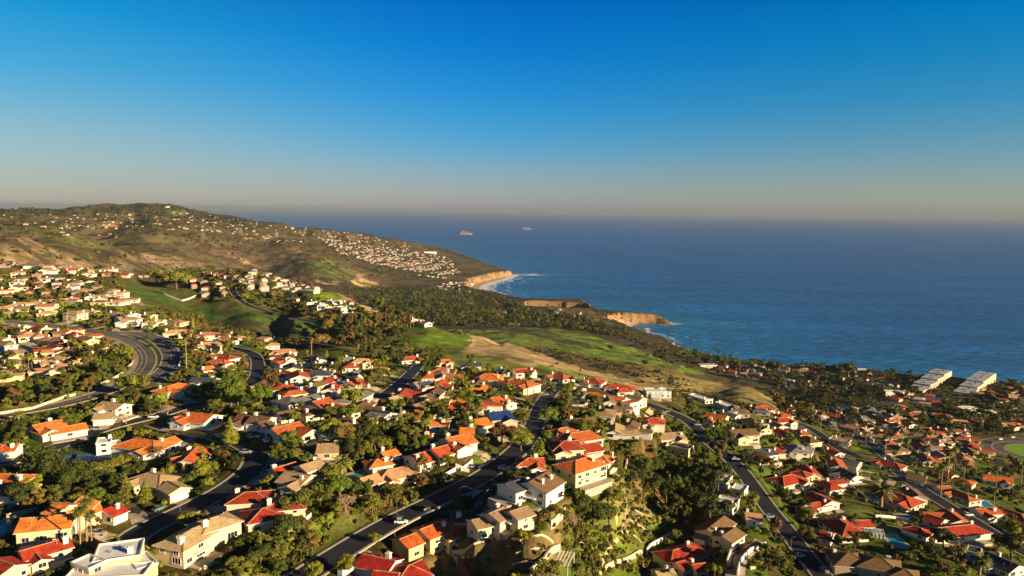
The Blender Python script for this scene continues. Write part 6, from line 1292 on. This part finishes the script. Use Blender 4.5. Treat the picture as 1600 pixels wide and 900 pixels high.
# ---------------------------------------------------------------- cars
CM = {'white': mat('car_paint_white', (.72, .72, .74), .25, .03, 1, 0, .6), 'silver': mat('car_paint_silver', (.40, .41, .43), .25, .03, 1, 0, .6, .4), 'dark': mat('car_paint_dark', (.02, .022, .03), .25, .03, 1, 0, .6), 'green': mat('car_paint_green', (.10, .18, .14), .25, .03, 1, 0, .6)}
M_LAMP = mat('headlight_lens', (.8, .8, .75), .2, .03, 1, 0, .6); M_RED = mat('tail_light_lens', (.35, .02, .02), .3, .03, 1, 0, .6)
def loft(b, secs, mi=0):
    """sections along x: (x, half width, z0, z1, top inset)"""
    o = len(b.V)
    for x, w_, z0, z1, ins in secs: b.V += [(x, -w_, z0), (x, -w_, (z0 + z1) / 2 + .05), (x, -w_ + ins, z1), (x, w_ - ins, z1), (x, w_, (z0 + z1) / 2 + .05), (x, w_, z0)]
    for i in range(len(secs) - 1):
        for k in range(6): j = (k + 1) % 6; b.F.append((o + i * 6 + k, o + (i + 1) * 6 + k, o + (i + 1) * 6 + j, o + i * 6 + j)); b.m.append(mi)
    b.F.append(tuple(o + k for k in range(6))); b.m.append(mi); b.F.append(tuple(o + (len(secs) - 1) * 6 + 5 - k for k in range(6))); b.m.append(mi)
def car_meshes(kind):
    van = kind == 'van'; b = Bld()
    if van: loft(b, [(-2.6, .9, .45, 1.0, .1), (-2.5, 1.0, .3, 2.3, .12), (1.2, 1.0, .3, 2.3, .12), (1.9, 1.0, .3, 1.35, .12), (2.6, .95, .35, 1.1, .15), (2.75, .8, .45, .8, .1)])
    else: loft(b, [(-2.3, .75, .45, .85, .08), (-2.15, .88, .28, 1.02, .12), (-1.0, .92, .25, 1.05, .1), (.8, .92, .25, 1.02, .1), (1.9, .88, .28, .86, .14), (2.25, .75, .42, .68, .1)])
    c = Bld()
    if not van: loft(c, [(-1.95, .70, 1.0, 1.06, .02), (-1.45, .74, 1.0, 1.52, .16), (.1, .76, 1.0, 1.56, .16), (1.0, .72, .98, 1.04, .05)])
    else: loft(c, [(1.2, .9, 1.4, 2.2, .1), (1.95, .88, 1.3, 1.42, .05)])
    return b, c
CMESH = {}
def place_car(u, v, deg, colr, label, at=None, ang=None):
    van = label.startswith('van'); p = hit(u, v) if at is None else np.array(at, float); p[2] = max(p[2], G(p[0], p[1])) if at is not None else G(p[0], p[1]); on = road_near(p[0], p[1]); root = empty('parked_van' if van else 'parked_car', (p[0], p[1], p[2] + (.12 if on < 0 else .1)), 0)
    rd, t = road_dir(p[0], p[1])
    if ang is None: ang = math.atan2(t[1], t[0]) if rd < 9 else math.pi / 2 - R(deg); root.rotation_euler = (0, 0, ang)
    tag(root, f"{colr if colr != 'green' else 'pale green'} {label}", 'van' if van else 'car', 'parked cars')
    key = (van, colr)
    if key not in CMESH:
        b, c = car_meshes('van' if van else 'car'); o1 = b.build('body', CM[colr]); o2 = c.build('windows', M_GLASS); w_ = Bld(); w_.tube([(0, -.12, 0), (0, .12, 0)], .34, 14); o3 = w_.build('wheel', M_BLACK); l = Bld(); l.box((0, 0), (1, 0), .1, .34, -.07, .07); o4 = l.build('headlight', M_LAMP); l2 = Bld(); l2.box((0, 0), (1, 0), .08, .3, -.08, .08); o5 = l2.build('tail_light', M_RED)
        r3 = Bld()
        if not van: loft(r3, [(-1.40, .57, 1.50, 1.545, .02), (.08, .60, 1.55, 1.60, .02)])
        else: loft(r3, [(-2.4, .86, 2.27, 2.34, .02), (1.1, .86, 2.27, 2.34, .02)])
        o6 = r3.build('car_roof', CM[colr]); CMESH[key] = [o.data for o in (o1, o2, o3, o4, o5, o6)]; [bpy.data.objects.remove(o) for o in (o1, o2, o3, o4, o5, o6)]
    b, c, w_, hl, tl, rf = CMESH[key]; link('body', b, root, (0, 0, 0)); link('windows', c, root, (0, 0, 0)); link('car_roof', rf, root, (0, 0, 0))
    for x in (-1.4, 1.4):
        for y in (-.84, .84): link('wheel', w_, root, (x * (1.15 if van else 1), y, .34))
    for y in (-.58, .58): link('headlight', hl, root, ((2.7 if van else 2.16), y, .62)); link('tail_light', tl, root, ((-2.6 if van else -2.26), y, .75))
    FOOT.append((p[0], p[1], (math.cos(ang), math.sin(ang)), 6, 3.5))
for c in CARS: place_car(*c)
rc = random.Random(3); nc = 0; seen_c = set()
for (p, nrm, z), sh_ in DRV:
    if rc.random() < .5 and nc < 26 and sh_ not in seen_c:
        q = p + nrm * rc.uniform(4.5, 6.5); g = float(G(q[0], q[1])); colr = rc.choice(('white', 'silver', 'dark'))
        if g < z + .6: place_car(None, None, 0, colr, f"car on the driveway of {sh_}", at=(q[0], q[1], g), ang=math.atan2(nrm[1], nrm[0]) + (math.pi if rc.random() < .5 else 0)); nc += 1; seen_c.add(sh_)
for (nm, wd, px, kind), pts in zip(ROADS, road_pts):
    if kind != 'street': continue
    i = 6
    while i < len(pts) - 4 and nc < 44:
        i += rc.randint(9, 26)
        if i >= len(pts) - 3: break
        t = (pts[i + 1] - pts[i])[:2]; t /= np.hypot(*t); n_ = np.array([-t[1], t[0]]) * rc.choice((-1, 1)); q = pts[i][:2] + n_ * (wd / 2 - 1.15); uq, vq, _ = project(np.array([q[0], q[1], pts[i][2]]))
        if not (0 < uq[0] < 1600 and 560 < vq[0] < 895): continue
        sh_ = near_short(float(uq[0]), float(vq[0]))[2]
        if sh_ in seen_c: continue
        seen_c.add(sh_); nc += 1; place_car(None, None, 0, rc.choice(('white', 'silver', 'dark', 'dark')), f"car at the kerb near {sh_}", at=(q[0], q[1], pts[i][2] + .02), ang=math.atan2(t[1], t[0]))
# ---------------------------------------------------------------- poles and wires
pole_top = {}
for (u, v, hp, lb) in POLES:
    p = hit(u, v); dist = math.hypot(p[0], p[1]); h = hp * dist / FPX * 1.02; b = Bld(); b.tube([(0, 0, -.6), (0, 0, h)], [.20, .13], 8); o = empty('utility_pole', tuple(p)); tag(o, lb, 'pole', 'poles'); b.build('post', M_POLE, o)
    if 'mast' not in lb and 'pale' not in lb:
        b = Bld(); b.bar((-1.2, 0, h - .6), (1.2, 0, h - .6), .14); b.bar((-.9, 0, h - 1.5), (.9, 0, h - 1.5), .12); b.build('cross_arm', M_POLE, o)
        b = Bld()
        for x in (-1.1, -.4, .4, 1.1): b.tube([(x, 0, h - .53), (x, 0, h - .3)], .07, 6)
        b.build('insulators', M_GLASS, o)
    pole_top[u] = Vector((p[0], p[1], p[2] + h - .35))
def wire(a, b_, dx, label):
    d = b_ - a; pts = [a + d * (i / 14) - Vector((0, 0, d.length * .02 * 4 * (i / 14) * (1 - i / 14))) + Vector((dx, 0, 0)) for i in range(15)]
    b = Bld(); b.tube(pts, .045, 4); o = b.build('power_line', M_METAL, origin=a); o.location = a; tag(o, label, 'wire', 'overhead wires')
q = hit(640, 566); far_end = Vector((q[0], q[1], q[2] + 9)); q = hit(425, 542); le = Vector((q[0], q[1], q[2] + 9))
for dx, lb in ((-1.1, 'upper'), (.4, 'lower')): wire(pole_top[487], far_end, dx, f'{lb} wire running right from the pole over the central trees'); wire(pole_top[487], le, dx, f'{lb} wire running left from the pole over the dark valley')
# street lamps and mailbox-like kerb posts are below a pixel; a few lamp posts stand where the picture shows pale sticks
LAMPS = [(620,808,'beside the pale yellow house driveway'),(282,812,'beside the curving street, shaded side'),(1236,858,'on the right street by the russet tree'),(1512,818,'along the far right street')]
for (u, v, lb) in LAMPS:
    p = hit(u, v); o = empty('street_lamp', tuple(p)); tag(o, f'slim grey street lamp {lb}', 'street lamp', 'street lamps'); b = Bld(); b.tube([(0, 0, -.4), (0, 0, 5.0), (.3, 0, 5.4), (1.0, 0, 5.5)], [.07, .05, .04, .03], 6); b.build('post', M_METAL, o); b = Bld(); b.box((1.2, 0), (1, 0), .5, .2, 5.42, 5.54); b.build('lamp_head', M_METAL, o)
# pergola, hooped shelter, glass garden room, patio tables
p = hit(876, 885); ax = (hit(893, 873) - hit(862, 893))[:2]; o = empty('pergola', tuple(p), math.atan2(ax[1], ax[0])); tag(o, 'white slatted pergola on the garden terrace at the bottom edge', 'pergola')
b = Bld()
for i in range(9): b.box((-4.8 + i * 1.2, 0), (1, 0), .16, 7.2, 2.7, 2.85)
for i in range(7): b.box((0, -3.3 + i * 1.1), (1, 0), 10.2, .14, 2.86, 2.98)
b.build('slats', M_FENCE, o)
for x in (-4.7, 4.7):
    for y in (-3.3, 3.3): bb = Bld(); bb.box((x, y), (1, 0), .2, .2, -.6, 2.7); bb.build('post', M_FENCE, o)
FOOT.append((p[0], p[1], (1, 0), 12, 10))
p = hit(562, 884); o = empty('hooped_shelter', tuple(p), .9); tag(o, 'pale arched fabric shelter beside the deep red bottom-edge house', 'shelter'); b = Bld(); V = []; n = 14
for x in (-4, 4):
    for i in range(n + 1): a = math.pi * i / n; V.append((x, -math.cos(a) * 3, math.sin(a) * 3.4 - .2))
b.add(V, [(i, i + 1, n + 2 + i, n + 1 + i) for i in range(n)] + [tuple(range(n, -1, -1))]); b.build('cover', M_WALLG, o); FOOT.append((p[0], p[1], (1, 0), 9, 9)); b = Bld()
for x in (-4.03, 0, 4.03): b.tube([(x, -math.cos(math.pi * i / n) * 3.05, math.sin(math.pi * i / n) * 3.45 - .2) for i in range(n + 1)], .06, 5)
b.build('frame', M_METAL, o)
p = hit(1364, 838); o = empty('garden_room', tuple(p), -.2); tag(o, 'white-framed glass garden room beside the pool terrace', 'conservatory'); b = Bld()
for i in range(6):
    for j in (-2.5, 2.5): b.box((-4 + i * 1.6, j), (1, 0), .14, .14, -.4, 2.6)
for i in range(6): b.bar((-4 + i * 1.6, -2.5, 2.6), (-4 + i * 1.6, 0, 3.6), .12); b.bar((-4 + i * 1.6, 2.5, 2.6), (-4 + i * 1.6, 0, 3.6), .12)
b.bar((-4, 0, 3.62), (4, 0, 3.62), .16); b.bar((-4, -2.5, 2.6), (4, -2.5, 2.6), .14); b.bar((-4, 2.5, 2.6), (4, 2.5, 2.6), .14); b.build('frame', M_FENCE, o)
b = Bld(); b.box((0, 0), (1, 0), 7.8, 4.8, 0, 2.5); b.build('glass', mat('garden_room_glass', (.30, .34, .36), .1, .1, .5, 0, .6), o); FOOT.append((p[0], p[1], (1, 0), 9, 6))
# ---------------------------------------------------------------- ships and the far island
def ship(u, v, L, label, tone):
    p = at_z(u, v, 0); s = L / 100; o = empty('cruise_ship', tuple(p), 0); tag(o, label, 'ship', 'ships out at sea'); h = Bld()
    secs = [(-50, 6, 0, 9, 1), (-46, 10, -2, 10, 1), (20, 11, -2, 10, 1), (40, 7, -2, 11, 1), (52, .6, 2, 12.5, .2)]
    loft(h, [(x * s, w_ * s, z0 * s, z1 * s, i * s) for x, w_, z0, z1, i in secs]); h.build('hull', M_SHIP, o); d = Bld()
    for i, (a, c, z0, z1, w_) in enumerate(((-47, 36, 10, 13, 18), (-46, 33, 13, 16, 17), (-45, 30, 16, 19, 17), (-40, 26, 19, 22, 15), (8, 24, 22, 25, 13))): d.box(((a + c) / 2 * s, 0), (1, 0), (c - a) * s, w_ * s, (z0 + .02) * s, z1 * s)
    d.build('superstructure', M_SHIP, o); f_ = Bld(); f_.tube([(-22 * s, 0, 22 * s), (-25 * s, 0, 30 * s)], [4 * s, 3 * s], 10); f_.build('funnel', WALLM['pinkwall'], o)
    w2 = Bld()
    for z in (11.2, 14.2, 17.2): w2.box((-6 * s, 0), (1, 0), 70 * s, 18.2 * s if z < 12 else 17.2 * s, z * s, (z + 1) * s)
    w2.build('deck_windows', M_GLASS, o)
ship(728, 366.5, 150, 'pink-lit cruise ship, nearer and larger of the two at sea', 1); ship(823, 358.5, 125, 'fainter grey ship further out to the right', 1)
isl = at_d(832, 60000, 0); k = np.linspace(-1, 1, 60); V = []; 
for i, t in enumerate(k):
    hh = 560 * (1 - t * t) ** .7 * (.65 + .5 * fbm(np.array([t * 4 + 3]), np.array([.5]), 3)[0]); x = isl[0] + t * 1300
    V += [(x, isl[1] - 900, -5), (x, isl[1], max(hh * .68, 0) - 4), (x, isl[1] + 900, -5)]
F = []
for i in range(59): F += [(3 * i, 3 * i + 3, 3 * i + 4, 3 * i + 1), (3 * i + 1, 3 * i + 4, 3 * i + 5, 3 * i + 2)]
tag(mesh_obj('distant_island', V, F, mat('island_scrub', (.10, .09, .06), .95, .2, .002)), kind='structure')
# ================================================================ trees
EXCL = [[(895,800),(950,765),(1000,772),(1062,832),(1000,882),(905,885)],[(628,535),(650,524),(700,520),(735,526),(738,537),(700,552),(660,552)],[(728,520),(760,527),(820,543),(900,572),(960,590),(1010,602),(1000,610),(900,584),(860,572),(800,575),(740,566)],[(690,515),(860,531),(830,543),(750,524)],[(850,512),(960,537),(1045,557),(1000,556),(882,528)],[(838,531),(960,551),(1048,569),(950,561)],
 [(160,440),(300,474),(430,500),(540,522),(520,545),(370,515),(240,468)],[(470,460),(530,456),(600,488),(560,484)],[(1308,782),(1362,782),(1374,806),(1330,804)],[(1366,817),(1408,822),(1400,836),(1376,830)],[(700,720),(735,712),(745,735),(712,755),(680,745)],[(935,800),(985,762),(1035,808),(1000,832)],[(1002,823),(1035,812),(1060,828),(1030,846)],[(540,800),(590,815),(540,845),(500,840)],[(640,880),(720,850),(820,850),(860,870),(800,900),(660,900)]]
def excluded(u, v): return any(in_poly(np.array([u]), np.array([v]), e)[0] for e in EXCL)
trees = []          # dict(p, kind, leaf, h, wide, u, v, px, hand)
TCELL = {}
def near_tree(x, y, r):
    i, j = int(x // 12), int(y // 12)
    for a in (-1, 0, 1):
        for b in (-1, 0, 1):
            for (tx, ty, tr) in TCELL.get((i + a, j + b), ()):
                if (tx - x) ** 2 + (ty - y) ** 2 < (r + tr) ** 2: return True
    return False
def add_tree(p, kind, leaf, h, wide, hand=False):
    u, v, zc = project(np.array([p[0], p[1], p[2] + h * .5])); px = h * FPX / zc[0]; rr = KR[kind] * h / KH[kind] * wide
    TCELL.setdefault((int(p[0] // 12), int(p[1] // 12)), []).append((p[0], p[1], rr * .55))
    trees.append(dict(p=p, kind=kind, leaf=leaf, h=h, wide=wide, u=float(u[0]), v=float(v[0]), px=float(px), d=float(zc[0]), hand=hand))
for (u, v, hp, kind, leaf) in BIGT:
    if hp < 1: continue
    p = hit(u, v); d = np.linalg.norm(p - CAM) if False else math.hypot(p[0], p[1]); h = hp * d / FPX
    for _ in range(6):
        if not clash(p[0], p[1], 1.2 if kind.endswith('palm') else KR[kind] * h / KH[kind] * .45): break
        u += rnd.choice((-4, 4)); v += 3; p = hit(u, v)
    lim = {'broad': 1.15, 'flat': 1.0, 'bare': 1.2, 'conifer': 1.4}.get(kind, 1.0); add_tree(p, kind, leaf, h, lim, True)
ZT = [ # polygon, number, kinds, leaves, height range (m), wood
 ([(0,780),(1600,780),(1600,905),(0,905)], 165, 'broad broad loose broad', 'dark dark green olive olive bright green brown', (3.5, 6.5)),
 ([(0,700),(1600,700),(1600,780),(0,780)], 230, 'broad broad broad loose', 'dark dark green green olive olive bright brown', (3.5, 7)),
 ([(0,620),(900,620),(1100,650),(1250,680),(1600,680),(1600,700),(0,700)], 290, 'broad broad loose', 'dark dark green green olive olive bright brown', (3.8, 7.5)),
 ([(900,740),(1010,700),(1080,700),(1120,750),(1130,800),(1060,800),(1000,770)], 34, 'broad broad loose', 'dark dark green olive', (6, 9)),
 ([(850,760),(940,770),(960,800),(930,850),(880,850),(850,800)], 16, 'broad', 'dark olive brown', (4.5, 7)),
 ([(400,680),(620,680),(640,760),(560,800),(420,780)], 60, 'broad', 'green dark olive', (4.5, 8)),
 ([(560,610),(760,600),(760,700),(560,720)], 90, 'broad broad loose', 'olive bright green brown', (5, 9)),
 ([(0,545),(620,570),(900,600),(900,620),(0,620)], 230, 'broad broad loose', 'dark green olive bright brown', (3.8, 8)),
 ([(0,505),(330,520),(420,550),(420,570),(200,560),(0,560)], 190, 'broad broad loose', 'dark olive bright brown', (3.5, 7)),
 ([(0,470),(60,470),(260,490),(290,512),(0,505)], 200, 'broad broad', 'olive dark green bright', (3, 6)),
 ([(0,430),(190,440),(200,475),(60,475),(0,480)], 190, 'broad', 'olive dark brown', (3.5, 7)),
 ([(0,414),(180,422),(300,420),(460,430),(560,480),(600,500),(500,505),(380,480),(300,445),(180,436),(0,436)], 300, 'broad loose', 'olive dark brown', (3.5, 8)),
 ([(500,500),(620,500),(640,520),(600,550),(540,545),(500,530)], 150, 'broad loose', 'dark dark brown olive', (6, 11)),
 ([(560,520),(640,540),(700,560),(660,575),(560,570)], 80, 'broad loose', 'dark brown olive', (4, 8)),
 ([(540,450),(760,456),(835,486),(925,502),(1000,530),(900,518),(820,512),(720,510),(640,508),(560,480)], 1500, 'broad broad loose', 'dark dark dark green olive olive brown', (7, 13)),
 ([(760,465),(960,488),(1030,520),(1000,535),(860,505)], 330, 'broad', 'dark brown olive', (3, 5.5)),
 ([(940,520),(1060,548),(1120,556),(1200,568),(1400,585),(1480,594),(1440,615),(1420,625),(1300,622),(1200,600),(1110,584),(1050,571),(980,548)], 620, 'broad broad loose', 'dark dark dark green olive brown', (5, 10)),
 ([(1200,610),(1300,610),(1440,640),(1600,660),(1600,680),(1300,680),(1220,650)], 520, 'broad broad loose', 'dark dark green olive brown', (4.5, 9)),
 ([(1480,600),(1600,600),(1600,660),(1450,650)], 260, 'broad', 'dark olive green', (4.5, 9)),
 ([(740,540),(860,560),(1000,590),(1200,640),(1240,660),(1100,625),(1000,618),(1100,600),(1000,575),(860,545)], 900, 'shrub', 'dark dark olive brown', (1.4, 3.2)),
 ([(240,480),(430,510),(500,530),(480,545),(300,515)], 200, 'shrub', 'dark brown olive', (2, 5)),
 ([(0,325),(110,328),(180,324),(260,320),(300,332),(420,350),(420,358),(300,344),(180,334),(0,342)], 420, 'broad', 'dark', (9, 16)),
 ([(0,336),(300,340),(500,364),(640,380),(720,404),(740,428),(600,440),(400,400),(200,360),(0,360)], 1000, 'broad', 'dark dark olive brown', (6, 12)),
 ([(0,360),(200,365),(400,390),(560,430),(540,450),(200,420),(0,400)], 260, 'shrub', 'dark olive brown', (4, 8)),
]
NEARZ = 14
for zi, (poly, num, kinds, leaves, (h0, h1)) in enumerate(ZT):
    xs = [p[0] for p in poly]; ys = [p[1] for p in poly]; kinds = kinds.split(); leaves = leaves.split(); made = 0; tries = 0
    while made < num and tries < num * 7:
        tries += 1; u = rnd.uniform(max(-30, min(xs)), min(1630, max(xs))); v = rnd.uniform(min(ys), max(ys))
        if not in_poly(np.array([u]), np.array([v]), poly)[0] or excluded(u, v): continue
        p = hit(u, v)
        if p[2] < 4 or p[1] > 6000: continue
        kind = rnd.choice(kinds); h = rnd.uniform(h0, h1) * (1.35 if kind == 'loose' else 1) * rnd.choice((.6, .8, 1, 1.1, 1.3)); rr = KR[kind] * h / KH[kind]
        if p[1] < 1500:
            if clash(p[0], p[1], rr * .75) or road_near(p[0], p[1]) < rr * .5 + .6: continue
        if near_tree(p[0], p[1], rr * .4): continue
        if p[1] < 900:                                      # keep the streets and most roofs in the open
            uc, vc, _ = project(np.array([p[0], p[1], p[2] + h * .72])); q = hit(float(uc[0]), float(vc[0]))
            blk = road_near(q[0], q[1]) < .6
            for fr in (.3, .98):
                ua, va, _ = project(np.array([p[0], p[1], p[2] + h * fr])); qa = hit(float(ua[0]), float(va[0])); blk = blk or road_near(qa[0], qa[1]) < 0
            if blk and rnd.random() < .985: continue
            q2 = hit(float(uc[0]), float(vc[0]), 3.5)
            if (clash(q2[0], q2[1], -.2) or clash(q[0], q[1], -.2)) and rnd.random() < .62: continue
        add_tree(p, kind, rnd.choice(leaves), h, rnd.uniform(.8, 1.25)); made += 1
big = [t for t in trees if t['kind'] in ('fanpalm', 'datepalm')] 
oth = sorted([t for t in trees if t['kind'] not in ('fanpalm', 'datepalm', 'shrub') and -10 < t['u'] < 1610 and t['v'] < 905], key=lambda t: -(t['px'] + (500 if t['hand'] else 0)))
single = oth[:296]; sid = {id(t) for t in single}; rest_t = [t for t in trees if id(t) not in sid and t['kind'] not in ('fanpalm', 'datepalm')]
KW = {'broad': 'round tree', 'loose': 'loose-crowned tree', 'conifer': 'conifer', 'cypress': 'column tree', 'flat': 'umbrella-shaped tree', 'bare': 'leafless tree', 'fanpalm': 'slender fan palm', 'datepalm': 'stout feather palm'}
LW = {'dark': 'dark green', 'green': 'green', 'olive': 'olive', 'bright': 'yellow-green', 'brown': 'russet', 'bare': 'pale', 'palm': 'sunlit'}
cells = {}
for t in big + single:
    n_ = min(HOUSES, key=lambda h: (h[0] - t['u']) ** 2 + ((h[1] - t['v']) * 1.3) ** 2); du, dv = n_[0] - t['u'], n_[1] - t['v']
    rel = ('right of' if du < 0 else 'left of') if abs(du) > abs(dv) * 1.1 else ('behind' if dv > 0 else 'in front of')
    t['key'] = (KW[t['kind']], LW[t['leaf']], rel, n_[2]); cells.setdefault(t['key'], []).append(t)
for k, lst in cells.items():
    lst.sort(key=lambda t: t['u'])
    for i, t in enumerate(lst):
        t['label'] = f"{k[1]} {k[0]} {k[2]} {k[3]}" + (f", {ORD[i + 1]}" if len(lst) > 1 else '')
        if len(t['label'].split()) > 16: t['label'] = t['label'].replace(' in front of ', ' before ').replace('loose-crowned tree', 'tree').replace('the ', '')
for t in big + single:
    lod = 0 if t['px'] > 17 else 1; r_o = place_tree(t['p'], t['kind'], t['leaf'], t['h'], t['wide'], rnd, lod)
    tag(r_o, t['label'], 'palm' if 'palm' in t['kind'] else 'tree', 'palms of the suburb' if 'palm' in t['kind'] else 'garden trees of the suburb')
# ---- the rest of the trees: one mass (low detail copies written straight into one mesh)
rs = np.random.default_rng(5); LOWP = {}
LC = {'dark': (.036, .048, .010), 'green': (.080, .100, .012), 'olive': (.090, .095, .014), 'bright': (.14, .155, .014), 'brown': (.11, .070, .02), 'bare': (.26, .19, .12)}
for kd in ('broad', 'loose', 'shrub', 'conifer', 'flat', 'bare', 'cypress'):
    for lod, (nl, sz) in enumerate(((420, .75), (110, 1.25), (26, 2.0))):
        for var in range(3):
            lob = make_lobes('broad' if kd == 'bare' else kd, rs)
            if lod == 2: lob = sorted(lob, key=lambda l: -l[3])[:4]
            elif lod == 1: lob = sorted(lob, key=lambda l: -l[3])[:7]
            V, F = crown_arrays(lob, nl, sz * (.5 if kd == 'shrub' else 1), rs, icov=ICO1); LOWP[(kd, lod, var)] = (V, F)
def mass(name, lst, label, cat):
    Vs = []; Fs = []; Cs = []; o = 0
    for t in lst:
        lod = 0 if t['px'] > 14 else (1 if t['px'] > 5.5 else 2); V, F = LOWP[(t['kind'], lod, rs.integers(3))]; k = t['h'] / KH[t['kind']]; a = rs.uniform(0, 6.28)
        X = (V[:, 0] * math.cos(a) - V[:, 1] * math.sin(a)) * k * t['wide'] + t['p'][0]; Y = (V[:, 0] * math.sin(a) + V[:, 1] * math.cos(a)) * k * t['wide'] + t['p'][1]
        Zt = (V[:, 2] - (.6 if t['px'] < 14 else 0.3)) * k + t['p'][2]; c = np.array(LC[t['leaf']]) * rs.uniform(.7, 1.35)
        Vs.append(np.stack([X, Y, Zt], 1)); Fs.append(F + o); Cs.append(np.tile(np.array([*c, 1.0]), (len(V), 1))); o += len(V)
    m = bpy.data.materials.get('leaf_mass')
    if not m:
        m, n, b = nodes_mat('leaf_mass'); at = n.nodes.new('ShaderNodeAttribute'); at.attribute_name = 'tone'; tc = n.nodes.new('ShaderNodeTexCoord'); nz = n.nodes.new('ShaderNodeTexNoise'); nz.inputs['Scale'].default_value = .5; nz.inputs['Detail'].default_value = 4
        n.links.new(tc.outputs['Object'], nz.inputs['Vector']); mr = n.nodes.new('ShaderNodeMapRange'); mr.inputs[1].default_value = .3; mr.inputs[2].default_value = .7; mr.inputs[3].default_value = .55; mr.inputs[4].default_value = 1.5
        n.links.new(nz.outputs[0], mr.inputs[0]); sc = n.nodes.new('ShaderNodeVectorMath'); sc.operation = 'SCALE'; n.links.new(at.outputs['Color'], sc.inputs[0]); n.links.new(mr.outputs[0], sc.inputs[3]); n.links.new(sc.outputs[0], b.inputs['Base Color']); b.inputs['Roughness'].default_value = .8; b.inputs['Specular IOR Level'].default_value = .2
    o_ = fast_mesh(name, np.concatenate(Vs), np.concatenate(Fs), m, cols={'tone': np.concatenate(Cs)}); tag(o_, label, cat, kind='stuff'); return o_
mass('tree_mass', [t for t in rest_t if t['kind'] != 'shrub'], 'the smaller and farther trees filling gardens, flats and hillsides', 'trees')
# low garden shrubs and slope scrub
sh = [t for t in rest_t if t['kind'] == 'shrub']
for zi, (poly, num, hh) in enumerate([([(0,620),(1600,640),(1600,905),(0,905)], 3200, (1.0, 2.4)), ([(0,500),(900,570),(1300,650),(1300,700),(0,640)], 1500, (1.2, 2.6)), ([(880,740),(1060,740),(1080,880),(880,900)], 900, (.8, 2.0)), ([(340,900),(365,840),(480,800),(600,800),(500,900)], 300, (.9, 2.0)), ([(0,545),(200,560),(210,590),(0,640)], 300, (1.2, 2.6)), ([(0,480),(300,500),(300,520),(0,520)], 200, (1.2, 2.6))]):
    xs = [p[0] for p in poly]; ys = [p[1] for p in poly]
    for _ in range(num):
        u = rnd.uniform(min(xs), max(xs)); v = rnd.uniform(min(ys), max(ys))
        if not in_poly(np.array([u]), np.array([v]), poly)[0] or (excluded(u, v) and not (880 < u < 1080 and v > 740) and rnd.random() < .9): continue
        p = hit(u, v)
        if p[2] < 4 or p[1] > 1200 or clash(p[0], p[1], .9) or road_near(p[0], p[1]) < 1.6: continue
        h = rnd.uniform(*hh); uu, vv, zc = project(p + np.array([0, 0, h * .7])); qa = hit(float(uu[0]), float(vv[0]))
        if road_near(qa[0], qa[1]) < -.3: continue
        if clash(qa[0], qa[1], -.5) and rnd.random() < .35: continue
        sh.append(dict(p=p, kind='shrub', leaf=rnd.choice(('dark', 'green', 'olive', 'olive', 'bright', 'brown')), h=h, wide=rnd.uniform(.8, 1.3), px=h * FPX / zc[0] * 1.3, d=zc[0]))
mass('shrub_mass', sh, 'low garden shrubs, hedges and slope scrub between the houses', 'shrubs')
print('TREES', len(trees), 'single', len(single), 'palms', len(big), 'shrubs', len(sh), 'houses', len(named), len(keep), len(rest))
# ================================================================ sea air
hb = Bld(); hb.box((0, 40000), (1, 0), 180000, 100000, -14, 345)
hz = hb.build('haze', []); m = bpy.data.materials.new('sea_haze'); m.use_nodes = True; n = m.node_tree; n.nodes.clear(); om = n.nodes.new('ShaderNodeOutputMaterial'); pv = n.nodes.new('ShaderNodeVolumePrincipled')
pv.inputs['Color'].default_value = (.285, .35, .45, 1); pv.inputs['Density'].default_value = HAZE; pv.inputs['Anisotropy'].default_value = 0.0; n.links.new(pv.outputs[0], om.inputs['Volume']); m.cycles.homogeneous_volume = True
hz.data.materials.append(m); tag(hz, 'thin bluish sea haze over coast and ocean', 'haze', kind='stuff')
